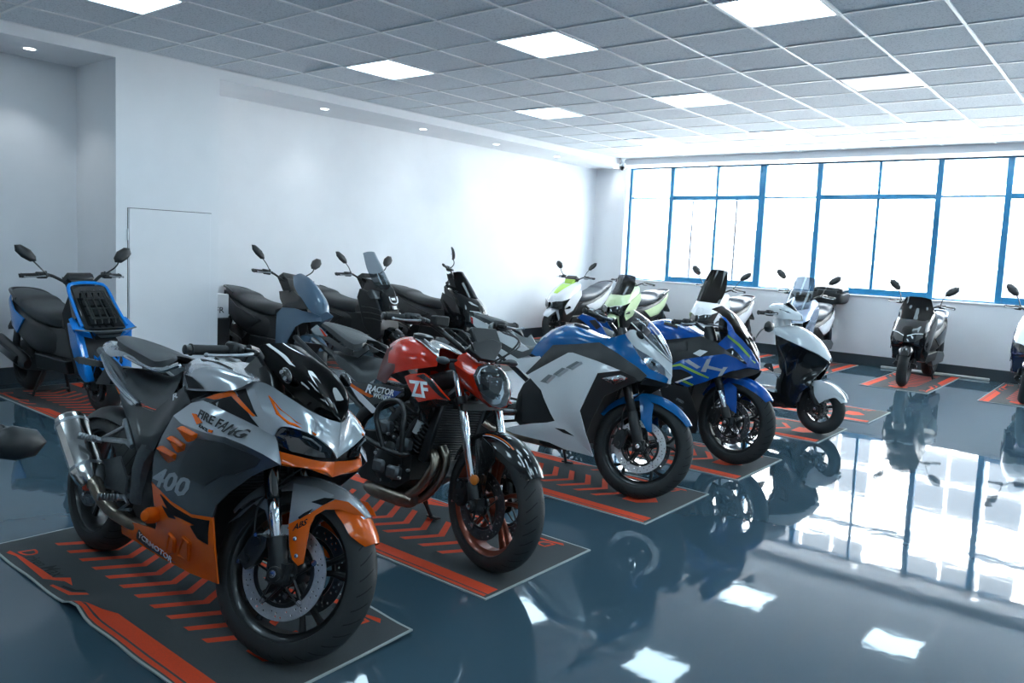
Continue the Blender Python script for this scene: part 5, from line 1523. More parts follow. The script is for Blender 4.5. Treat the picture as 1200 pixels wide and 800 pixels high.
# white side panel
su, wp = both_panel(f3, [(618, 439, -.185), (640, 427, -.205), (666, 413, -.220), (671, 413, -.222), (700, 423, -.23), (727, 434, -.215), (700, 437, -.243), (679, 481, -.245), (686, 508, -.23), (695, 534, -.175), (672, 512, -.19), (650, 493, -.20), (645, 484, -.21), (637, 466, -.205), (634, 457, -.20)], p_white, 'side_fairing', b3, .006, .008)
m_slot_shade = mat('painted_slot_shade', (.20, .22, .23), .5)  # shade inside the three slots, painted as flat grey on the shell
for q in ([(633, 447), (643, 438.5), (651, 440.5), (642, 449)], [(648, 438.5), (659, 430.5), (666, 433), (655, 441)], [(663, 430.5), (676, 423), (683, 425.5), (671, 433)]):
    p = [su.tr(f3, *k, 0) for k in q]
    v = MB(m_slot_shade).add(su.decal(f3, q, .002)); v.build('slot', wp)
    MB(p_white).add(hull([p[3] + V3((0, -.002, 0)), p[2] + V3((0, -.002, 0)), p[2] + V3((-.004, -.014, .010)), p[3] + V3((-.004, -.014, .010)), p[3] + V3((0, .004, -.01)), p[2] + V3((0, .004, -.01))])).build('slot_lip', wp)
both_panel(f3, [(590, 502, -.15), (602, 499, -.16), (623, 496, -.175), (641, 495, -.185), (650, 493, -.195), (672, 511, -.19), (695, 535, -.165), (661, 526, -.155), (643, 518, -.15), (601, 507.5, -.145)], p_white, 'belly_fairing', b3)
MB(m_deep).add(panel(f3.PL([(650, 501, -.194), (661, 503, -.197), (673, 511, -.196), (660, 507, -.195)]), .004, 0, .03)).build('belly_slot', b3)
both_panel(f3, [(700, 436.5, -.24), (727, 434, -.213), (740, 440, -.20), (751, 446, -.178), (757, 444, -.16), (738, 450, -.195), (708, 464, -.22), (694, 490, -.225), (687, 508, -.225), (680, 482, -.24)], m_black, 'front_panel', b3)
l3 = Surf(f3.PL([(705, 443, -.236), (727, 439, -.222), (736, 443, -.212), (720, 451, -.226)]), .008, .02)
MB(m_refl).both(l3.mesh(.01)).build('indicator', b3)
both_panel(f3, [(612, 455, -.16), (622, 443, -.17), (634, 457, -.19), (638, 470, -.19), (650, 493, -.18), (625, 497, -.17), (612, 494, -.16)], m_black, 'frame_cover', b3)
# nose
both_panel(f3, [(700, 402, -.170), (710, 397, -.135), (722, 394, -.130), (733, 391, -.115), (741, 403, -.120), (748, 416, -.125), (761, 432, -.105), (779, 440, -.045), (783, 444, -.02), (781, 449, -.02), (768, 445, -.09), (756, 442, -.155), (736, 425, -.182)], p_blue, 'upper_fairing', b3)
hl = both_panel(f3, [(741, 403.5, -.120), (748, 409, -.112), (760, 416, -.085), (772, 424, -.055), (778, 431, -.038), (779, 440, -.042), (761, 432, -.104), (748, 416, -.124)], m_refl, 'headlamp', b3, .01, .0)[1]
both_panel(f3, [(741, 403.5, -.122), (748, 409, -.114), (760, 416, -.087), (772, 424, -.057), (778, 431, -.040), (779, 440, -.044), (761, 432, -.106), (748, 416, -.126)], m_lensc, 'lamp_lens', hl, .002, .010)
for q in ([(746, 409), (756, 416), (754, 421), (749, 415)], [(758, 419), (768, 426), (766, 430), (759, 425)]): both_panel(f3, [(a, b_, -.115 + .055 * (a - 741) / 38) for a, b_ in q], m_lens, 'lamp_pod', hl, .006, .004)
R_a = f3.PL([(733, 391, -.113), (741, 386, -.108), (748, 390, -.095), (762, 404, -.068), (778, 418, -.030), (787, 426, 0)])
R_b = f3.PL([(735, 395, -.117), (744, 396, -.114), (756, 407, -.090), (768, 417, -.060), (779, 427, -.028), (787, 434, 0)])
R_c = f3.PL([(741, 403.5, -.119), (748, 409.5, -.110), (760, 417, -.083), (772, 425, -.053), (780, 433, -.028), (787, 441, 0)])
MB(p_white).add(skin([R_a, R_b, R_c], 20, 8, thick=.004)).add(mir(skin([R_a, R_b, R_c], 20, 8, thick=.004))).build('nose_cowl', b3)
R_d = f3.PL([(780, 433, -.028), (787, 441, 0)]); 
MB(p_white).add(hull(f3.PL([(779, 431, -.030), (781, 449, -.016), (786, 450, 0), (788, 432, 0)]) + mirr(f3.PL([(779, 431, -.030), (781, 449, -.016)])))).build('nose_tip', b3)
s_r = f3.PL([(728, 364.5, -.105), (740, 378, -.112), (750, 388, -.102), (764, 402, -.075), (778, 416, -.035), (787, 424, 0)])
s_m = f3.PL([(737, 363.5, -.062), (750, 375, -.070), (761, 386, -.065), (772, 400, -.050), (782, 414, -.024), (788, 424, 0)])
s_c = f3.PL([(743, 363, 0), (757, 373, 0), (768, 386, 0), (777, 400, 0), (784, 413, 0), (788, 423, 0)])
MB(m_clear).add(skin([s_r, s_m, s_c], 20, 15, mirror=True, thick=.003)).build('windscreen', b3)
MB(m_white_ink).both(tube([p + V3((.0, -.002, .0)) for p in s_r[1:]], .004, 6, n=20)).build('screen_edge', b3)
for sd in (1, -1):
    p = f3.P(751, 392.5, -.098) + V3((0, -.008, 0)); p = V3((p.x, sd * p.y, p.z))
    MB(m_black).add(ellip(p, (.032, .012, .018), 14, 8, Matrix.Rotation(math.radians(38), 3, 'Y'))).build('mirror_mount', b3)
both_panel(f3, [(756, 442, -.15), (768, 445, -.09), (781, 449, -.018), (779, 453, -.02), (764, 452, -.08), (750, 450, -.15)], m_deep, 'chin_cowl', b3)
# seats
rw = rails(f3, [(587, 407, -.10), (594, 413, -.12), (602, 418, -.13), (611, 419, -.13), (620, 416, -.10), (626, 411, -.06)], [(588, 401, -.085), (596, 405, -.105), (604, 410, -.11), (612, 411, -.10), (621, 409, -.075), (627, 407, -.04)], [(592, 395, 0), (600, 398, 0), (608, 402, 0), (614, 404, 0), (622, 405, 0), (628, 405, 0)])
MB(m_seat).add(skin(rw, 18, 15, mirror=True)).build('rider_seat', b3)
rw = rails(f3, [(555, 370, -.08), (566, 376, -.095), (578, 383, -.10), (589, 390, -.10), (594, 391, -.09), (599, 388, -.05)], [(556, 368.5, -.075), (568, 372, -.09), (580, 377, -.095), (590, 382, -.09), (596, 385, -.07), (600, 387, -.03)], [(559, 366.5, 0), (572, 369.5, 0), (583, 373, 0), (592, 377, 0), (597, 381, 0), (601, 386, 0)])
MB(m_seat).add(skin(rw, 18, 13, mirror=True)).build('pillion_seat', b3)
su, tl = both_panel(f3, [(552, 370, -.085), (560, 374, -.092), (578, 384, -.103), (590, 391, -.106), (596, 392, -.104), (601, 388, -.10), (606, 398, -.10), (620, 409, -.11), (612, 412, -.12), (600, 408, -.12), (586, 400, -.115), (570, 390, -.105), (556, 382, -.09), (553, 377, -.085)], p_white, 'tail_cowl', b3)
MB(m_red).add(su.decal(f3, [(552, 371), (554, 372), (554.5, 379), (552.5, 378)], .004)).build('tail_lamp', tl)
both_panel(f3, [(582, 412, -.125), (586, 408, -.125), (596, 414, -.135), (606, 420, -.145), (618, 419, -.15), (632, 417, -.158), (634, 420, -.163), (624, 429, -.165), (615, 437, -.165), (603, 428, -.155), (592, 420, -.14)], p_white, 'side_panel', b3)
gi, go = s3.P(714, 376, -.20), s3.P(686, 364, -.37)
grip_set(b3, S3, gi, go); grip_set(b3, S3, V3((gi.x, -gi.y, gi.z)), V3((go.x, -go.y, go.z)))
m_rubred = mat('red_switch', (.35, .04, .02), .5)
d = (go - gi); MB(m_rubred, S3).add(lathe([(-.006, .021), (.006, .021)], gi + d * .44, d, 16)).add(cbox(gi + d * .2 + V3((.0, 0, .024)), (.02, .014, .008), .003)).build('grip_ring', b3)
mb = MB(m_satin, S3)
for q in (-1, 1): mb.add(tube([V3((-.20, q * .10, .88)), V3((gi.x, -q * gi.y * .8, gi.z - .01)), V3((gi.x, -q * gi.y, gi.z))], .013, 10)); mb.add(lathe([(-.03, .04), (.09, .04)], V3((-.20, q * .10, .86)), (-.40, 0, .91), 16))
mb.add(cbox((-.225, 0, .93), (.08, .2, .03), .01)); mb.add(cbox((-.12, 0, .95), (.05, .20, .10), .015), m_black); mb.build('top_yoke', b3)

# ------------------------------------------------------------------ 4: dark blue sport bike with green stripes
p_blue4 = paint('deep_blue_paint', (.001, .070, .34), 0, .24, .35)
m_green = mat('green_graphic', (.22, .42, .05), .35)
W4 = 1.38
b4, f4 = bike_root('motorcycle', 4.95, 1.045, 8, 'dark blue faired sport bike with thin green stripes and a dark screen', 'motorcycle', 'sport bikes in the front row')
S4 = steer_matrix(-8); s4 = Fr(f4.M @ S4)
sport_kit(b4, f4, S4, s4, W4, p_blue4, 'Y', [(-.03, .10, .030, m_black), (.09, .23, .021, m_chrome), (.22, .56, .027, m_satin)], m_discd)
g = MB(p_blue4, S4).add(fender(R1, 36, 150, .066, .020, .05)).build('front_mudguard', b4)
for sd in (1, -1):
    q = s4.PL([(848, 451, -.088), (854, 447, -.08), (863, 454, -.084), (863, 470, -.094), (862.5, 484, -.106), (857, 481, -.106), (851, 472, -.104)])
    if sd < 0: q = mirr(q)
    MB(p_blue4, S4).add(panel(q, .005, .003, .025)).build('mudguard_bracket', g)
rw = rails(f4, [(758, 396, -.14), (776, 398, -.17), (800, 396, -.17), (824, 394, -.13)], [(758, 386, -.125), (778, 385, -.155), (800, 388, -.15), (825, 393, -.11)], [(760, 379, -.08), (780, 377.5, -.10), (800, 382, -.09), (825, 391.5, -.07)], [(762, 377, 0), (782, 374, 0), (802, 379, 0), (825, 390.5, 0)])
tk = MB(p_blue4).add(skin(rw, 22, 19, mirror=True)).build('fuel_tank', b4)
MB(m_black_ink).add(patch(rw, [(.32, .45), (.58, .34), (.56, .48), (.32, .58)], .003, 8, 4)).build('graphic', tk); MB(m_green).add(patch(rw, [(.30, .60), (.60, .49), (.60, .52), (.30, .63)], .003, 8, 3)).build('stripe', tk)
MB(m_satin).add(lathe([(-.01, .05), (.008, .05), (.014, .03), (.014, .001)], on_skin2(rw, .6, 1.0), (.2, 0, 1), 26)).build('fuel_cap', tk)
both_panel(f4, [(770, 400, -.15), (790, 397, -.165), (822, 394, -.14), (842, 402, -.15), (851, 410, -.165), (862, 419, -.16), (850, 415, -.19), (820, 418, -.20), (800, 421, -.20), (784, 428, -.19), (770, 420, -.16)], m_black, 'mid_panel', b4)
both_panel(f4, [(782, 402, -.17), (804, 400, -.17), (806, 411, -.188), (784, 414, -.185)], m_mesh, 'mesh_panel', b4)
both_panel(f4, [(812, 414, -.203), (820, 409.5, -.195), (829, 411.5, -.195), (820, 417.5, -.204)], m_white_ink, 'white_badge', b4)
su, sf = both_panel(f4, [(785, 428, -.20), (800, 421, -.21), (820, 418, -.215), (850, 414.5, -.20), (863, 420, -.17), (876, 430.5, -.115), (856, 435, -.19), (842, 441, -.215), (824, 448, -.22), (806, 453.5, -.215), (795, 449, -.21), (790, 448, -.205), (801, 445.5, -.225), (812, 440.5, -.235), (806, 436, -.232), (798, 432.5, -.225), (786, 433, -.205)], p_blue4, 'side_fairing', b4, .006, .008, .025)
MB(m_green).add(su.decal(f4, [(786, 428), (797.5, 425.5), (814, 434), (831, 442), (830, 443.5), (813, 436.5), (797, 428.5), (787, 430)], .004)).add(su.decal(f4, [(800, 444), (813, 450.5), (811, 452), (798, 446.5)], .004)).build('green_stripe', sf)
MB(m_grey_ink).add(su.decal(f4, [(802, 423), (807, 421), (821, 430), (817, 432)], .004)).add(su.decal(f4, [(828.5, 421), (833.5, 420), (827, 436), (821.5, 435)], .004)).add(su.decal(f4, [(829, 428), (849, 433), (847, 435.5), (828, 431.5)], .0045)).add(su.decal(f4, [(848, 430), (853, 430), (846, 440), (841.5, 441)], .004)).build('grey_lettering', sf)
MB(m_white_ink).add(su.decal(f4, [(791, 447.5), (811, 440.3), (812, 442), (794, 448.7)], .004)).build('white_stripe', sf)
MB(m_deep).both(panel(f4.PL([(785, 431, -.195), (798, 431, -.21), (814, 441, -.22), (802, 447, -.21), (786, 449, -.19)]), .006, 0, .03)).build('duct', b4)
su, nf = both_panel(f4, [(842, 368, -.155), (852, 378, -.160), (853, 392, -.165), (841, 403, -.17), (851, 410, -.165), (863, 420, -.150), (876, 430, -.10), (890, 432.5, -.0), (889, 426, -.015), (880, 410, -.07), (870, 398, -.10), (861, 389.5, -.125), (857, 381, -.135), (850, 372, -.145)], p_blue4, 'upper_fairing', b4, .006, .004, .025)
MB(m_green).add(su.decal(f4, [(853, 392), (867.5, 403.5), (877, 414), (886, 424.5), (885, 426), (876, 416.5), (866, 406), (853, 395)], .004)).build('green_stripe', nf)
MB(m_lens).both(su.decal(f4, [(850, 410), (859, 407.5), (867, 416), (876, 426.5), (872, 426), (858, 415)], .004, .01)).build('headlamp', nf)
MB(p_blue4).add(hull(f4.PL([(876, 430, -.10), (890, 432, 0), (889, 424, 0), (880, 412, -.06)]) + mirr(f4.PL([(876, 430, -.10), (880, 412, -.06)])))).build('nose_tip', b4)
s_r = f4.PL([(834, 362, -.145), (845, 368, -.150), (860, 389, -.125), (870, 398, -.100), (880, 410, -.066), (889, 425, 0)])
s_m = f4.PL([(841, 359.5, -.085), (852, 367, -.090), (865, 384, -.075), (875, 396, -.055), (883, 408, -.035), (889.5, 424, 0)])
s_c = f4.PL([(847, 358, 0), (858, 366, 0), (869, 382, 0), (878, 396, 0), (885, 409, 0), (890, 424, 0)])
MB(m_smoke).add(skin([s_r, s_m, s_c], 20, 15, mirror=True, thick=.003)).build('windscreen', b4)
both_panel(f4, [(893, 434, 0), (884, 439, -.05), (866, 444, -.13), (843, 441.5, -.205), (856, 435.5, -.185), (876, 431.5, -.10)], m_deep, 'chin_cowl', b4)
su, lf = both_panel(f4, [(772, 452, -.19), (790, 451, -.20), (806, 454, -.205), (812, 470, -.20), (818, 488, -.19), (815.5, 508, -.17), (806, 507, -.165), (795, 490, -.17), (778, 470, -.18)], m_black, 'lower_fairing', b4)
mb = MB(m_grey_ink)
for tx, a, c, u in (('SPEED', (792, 468), (800.5, 473), (793.5, 465.5)), ('MOTO', (792, 476), (800, 480), (793, 474)), ('KREEP', (796, 486), (805.5, 491), (797.5, 483.5))): mb.add(su.text(f4, tx, a, c, u, .1, .004, bold=.02))
mb.build('lettering', lf, recalc=False)
for sd in (1, -1):
    root_, head = f4.P(884, 398, .12), f4.P(899, 382.5, .27)
    if sd < 0: root_, head = mirr([root_])[0], mirr([head])[0]
    if sd > 0: mirror(b4, None, root_, head, (-1, 0, 0), .13, .08, m_black)
rw = rails(f4, [(690, 386, -.10), (704, 398, -.12), (726, 410, -.14), (748, 412, -.13), (762, 402, -.09)], [(690, 380, -.08), (706, 390, -.105), (726, 401, -.115), (748, 404, -.10), (764, 397, -.06)], [(694, 377, 0), (710, 384, 0), (728, 393, 0), (748, 398, 0), (765, 392, 0)])
MB(m_seat).add(skin(rw, 18, 15, mirror=True)).build('rider_seat', b4)
su, tl = both_panel(f4, [(676, 372, -.085), (682, 368, -.088), (690, 370, -.09), (698, 372, -.095), (704, 380, -.10), (713, 397, -.125), (711, 400, -.13), (704, 396, -.12), (694, 386, -.105), (684, 377, -.09)], p_blue4, 'tail_cowl', b4)
MB(m_deep).add(su.decal(f4, [(690.5, 375.5), (698, 374.5), (704, 383), (699, 386)], .004)).build('tail_vent', tl)
MB(p_white).both(panel(f4.PL([(676, 373, -.07), (683, 367, -.07), (692, 361, -.05), (697, 362, -.05), (688, 368, -.085), (680, 373, -.085)]), .01, .003, .03)).build('tail_grip', tl)
gi, go = s4.P(813, 378, -.20), s4.P(789.5, 377, -.36)
grip_set(b4, S4, gi, go); grip_set(b4, S4, V3((gi.x, -gi.y, gi.z)), V3((go.x, -go.y, go.z)))
mb = MB(m_satin, S4)
for q in (-1, 1): mb.add(tube([V3((-.20, q * .10, .86)), V3((gi.x, -q * gi.y * .8, gi.z - .01)), V3((gi.x, -q * gi.y, gi.z))], .013, 10)); mb.add(lathe([(-.03, .04), (.07, .04)], V3((-.20, q * .10, .85)), (-.40, 0, .91), 16))
mb.add(cbox((-.225, 0, .91), (.08, .2, .03), .01)); mb.add(cbox((-.13, 0, .95), (.06, .20, .10), .015), m_black); mb.add(tube([(-.2, -.16, .94), (-.1, -.10, .93), (-.16, 0, .90), (-.1, .12, .93), (-.2, .17, .94)], .006, 6, n=20), m_grey); mb.build('top_yoke', b4)
# ------------------------------------------------------------------ small white and black scooter on the fifth mat
sc5, f5 = bike_root('scooter', 5.04, 2.545, 9, 'small white and black step-through scooter with a white mudguard on its small wheel', 'scooter', 'scooters in the front row')
S5 = steer_matrix(-8, 25, .07); s5 = Fr(f5.M @ S5); R5 = .205; W5 = 1.28
wheel(sc5, 'front_wheel', S5 @ Matrix.Translation((0, 0, R5)), R5, .092, .135, 'P', 6, m_satin, [(-.052, .085, .055, m_discd, 18)], hub=.03, lip=m_alu, seg=56)
wheel(sc5, 'rear_wheel', Matrix.Translation((-W5, 0, R5)), R5, .10, .135, 'P', 6, m_satin, hub=.05, seg=56)
fork_legs(sc5, S5, R5, .066, 25, [(-.03, .16, .022, m_black), (.15, .42, .017, m_satin)])
caliper(sc5, S5, R5, -.058, 165, .07, m_black)
for sd in (1, -1):
    q = s5.PL([(953, 446, -.070), (962, 445, -.066), (975, 452, -.060), (987, 462, -.045), (991, 468, -.030), (976, 466, -.062), (967, 468.5, -.070), (960, 472.5, -.074), (954, 463, -.074)])
    if sd < 0: q = mirr(q)
    if sd > 0: gd = MB(p_white, S5).add(fender(R5, 22, 118, .062, .020, .05, nv=13)).build('front_mudguard', sc5)
    MB(p_white, S5).add(panel(q, .004, .010, .02)).build('mudguard_side', gd)
rw = rails(f5, [(909.5, 392, -.135), (924, 399, -.165), (938, 405.5, -.17), (958, 415, -.12), (971, 423.5, -.03)], [(908.5, 385.5, -.12), (925, 389, -.145), (942, 396, -.135), (960, 408, -.09), (972.5, 421, -.02)], [(913, 383.5, -.06), (932, 384, -.075), (948, 391.5, -.07), (963, 405, -.045), (973, 420, -.01)], [(916, 383, 0), (936, 383, 0), (951, 391, 0), (965, 404, 0), (973.5, 419, 0)])
MB(p_white).add(skin(rw, 22, 17, mirror=True, thick=-.006)).build('front_cowl', sc5)
MB(p_white).both(tube(f5.PL([(905.5, 375, -.10), (906.5, 382, -.115), (909, 392, -.14)]), [.008, .010, .008], 8, n=8)).build('cowl_edge', sc5)
su, ls = both_panel(f5, [(908.5, 392, -.14), (924, 399.5, -.168), (940, 407, -.17), (959, 416, -.125), (970, 425, -.04), (966, 432, -.05), (953, 444, -.10), (947, 453, -.12), (936, 461, -.13), (930, 476, -.14), (920, 477, -.145), (914, 468, -.15), (915, 450, -.155), (919, 438, -.16), (913, 420, -.155), (909, 404, -.15)], m_piano, 'leg_shield', sc5, .02, .006, .025)
MB(m_satin).both(tube([su.tr(f5, *k, .004) for k in ((912, 405), (920, 424), (922, 440), (931, 433), (935, 421), (926, 424))], .006, 6)).build('shield_rib', ls)
MB(m_deep).add(hull([V3((x, q * y, z)) for q in (-1, 1) for x, y, z in ((-.10, .10, .60), (-.30, .12, .80), (-.30, .12, .45), (-.34, .12, .24), (-.28, .09, .22), (-.14, .05, .45))])).build('inner_shield', sc5)
MB(m_lensc).add(hull(f5.PL([(966, 425, -.045), (972, 424.5, 0), (972, 431, 0), (964.5, 432, -.05)]) + mirr(f5.PL([(966, 425, -.045), (964.5, 432, -.05)])))).add(hull(f5.PL([(966.5, 426, -.04), (970, 426, 0), (970, 430, 0), (965.5, 431, -.04)]) + mirr(f5.PL([(966.5, 426, -.04), (965.5, 431, -.04)]))), m_refl).build('headlamp', sc5)
MB(m_grey).both(panel(f5.PL([(921, 475, -.10), (936, 470, -.09), (940, 458, -.08), (934, 458, -.09), (926, 462, -.10)]), .02, .004, .03)).build('splash_guard', sc5)
su, fl = both_panel(f5, [(884, 455, -.16), (893, 459, -.16), (912, 459.5, -.155), (922, 466, -.15), (920, 477, -.145), (903, 476.5, -.15), (880, 470, -.155), (866, 462, -.16)], m_piano, 'floor_side', sc5)
MB(p_white).add(hull([V3((x, q * .155, z)) for q in (-1, 1) for x, z in ((-.46, .31), (-.46, .335), (-.84, .335), (-.84, .31))])).build('footboard', sc5, bevel=.004)
mb = MB(m_black_ink); 
for k, (x, y, w_, d_) in enumerate(((-.66, -.05, .20, .018), (-.62, -.02, .16, .014), (-.70, .02, .14, .016), (-.58, .05, .18, .012))): mb.add(box((x, y, .3362), (w_, d_, .0012)))
mb.add(box((-.52, -.045, .3364), (.05, .03, .0012)), m_red); mb.build('graphic', fl, recalc=False)
# handlebar cowl
rw = rails(s5, [(904, 366, -.12), (912, 373, -.13), (924, 374, -.11), (934, 375, -.05), (938.5, 374, -.01)], [(901, 359.5, -.10), (911, 362, -.12), (923, 365, -.10), (933, 369, -.05), (938.5, 371.5, -.01)], [(904, 357.5, -.05), (913, 357, -.06), (922, 360, -.05), (932, 366, -.03), (938.5, 370, -.005)], [(906, 356.5, 0), (915, 356, 0), (924, 358.5, 0), (934, 365, 0), (939, 369.5, 0)])
hc = MB(p_white, S5).add(skin(rw, 20, 15, mirror=True, thick=-.005)).build('handlebar_cowl', sc5)
for sd in (1, -1):
    q = s5.PL([(913, 362, -.120), (924, 365.5, -.103), (936, 373, -.035), (931, 372.5, -.065), (920, 370, -.112), (915, 366, -.122)]); q = [p + V3((.002, -.003, .002)) for p in q]
    if sd < 0: q = mirr(q)
    MB(m_lens, S5).add(panel(q, .01, .003, .02)).build('indicator_lens', hc)
q = rails(s5, [(915, 357, -.045), (920, 361, -.05), (928, 364, -.045), (935, 367, -.02)], [(920, 355.5, -.02), (924, 357, -.03), (930, 361.5, -.02), (935.5, 366.5, -.01)], [(924, 354, 0), (927, 356, 0), (931.5, 361, 0), (936, 366.5, 0)])
MB(m_smoke, S5).add(skin(q, 12, 9, mirror=True)).build('fly_screen', sc5)
MB(p_white, S5).add(tube([s5.P(919, 383, 0), s5.P(917, 372, 0)], [.065, .06], 18)).build('steering_neck', sc5)
gi, go = s5.P(908, 367, -.16), s5.P(888.5, 366, -.33)
grip_set(sc5, S5, gi, go, weight=False); grip_set(sc5, S5, V3((gi.x, -gi.y, gi.z)), V3((go.x, -go.y, go.z)), weight=False)
a, c_ = f5.P(912, 443, -.10), f5.P(901, 430, -.13)
MB(m_chrome).add(tube([a, a.lerp(c_, .5), c_], .005, 8)).build('hook_stem', sc5)
MB(m_black).add(hull([c_ + V3((x, y, z)) for x, y, z in ((-.05, 0, .0), (-.03, 0, .03), (.02, 0, .035), (.045, 0, -.02), (.04, 0, -.035), (-.05, .015, .0), (.02, .018, .03), (.04, .018, -.03))])).build('hook_pad', sc5)
MB(m_black).add(cbox(f5.P(915, 450, -.08), (.07, .06, .11), .012)).build('lock_case', sc5)
MB(m_seat).add(loft([(-.74, .64, .70, .08), (-.84, .62, .73, .13), (-1.05, .63, .735, .15), (-1.25, .66, .75, .14), (-1.42, .70, .77, .08)], 22, 3, 18)).build('seat', sc5)
MB(p_white).add(loft([(-.74, .33, .62, .09), (-.86, .34, .64, .14), (-1.1, .40, .65, .16), (-1.35, .50, .69, .13), (-1.52, .62, .70, .06)], 22, 3, 18)).build('tail_body', sc5)
MB(m_dark).add(hull([V3((x, q * y, z)) for q in (-1, 1) for x, y, z in ((-.85, .09, .30), (-.85, .09, .16), (-1.30, .09, .15), (-1.34, .09, .28), (-1.0, .09, .38))])).build('rear_motor', sc5)
sidestand(sc5, V3((-.80, .2, .042)), V3((-.78, .09, .2)))

# ------------------------------------------------------------------ scooters along the walls
p_lime = paint('lime_paint', (.36, .62, .06), .0, .3)
p_mint = paint('pale_green_paint', (.50, .62, .36), .0, .3)
p_pearl = paint('pearl_white_paint', (.72, .73, .76), .05, .25)
p_silverb = paint('blue_silver_paint', (.22, .27, .36), .45, .28)
p_slate = paint('slate_blue_paint', (.060, .115, .175), .1, .3)
p_cyan = paint('bright_blue_paint', (.003, .20, .62), 0, .28)
p_navy = paint('navy_paint', (.010, .016, .06), .1, .25)
m_ledw = mat('white_lamp_strip', (.8, .82, .85), .15, coat=1)

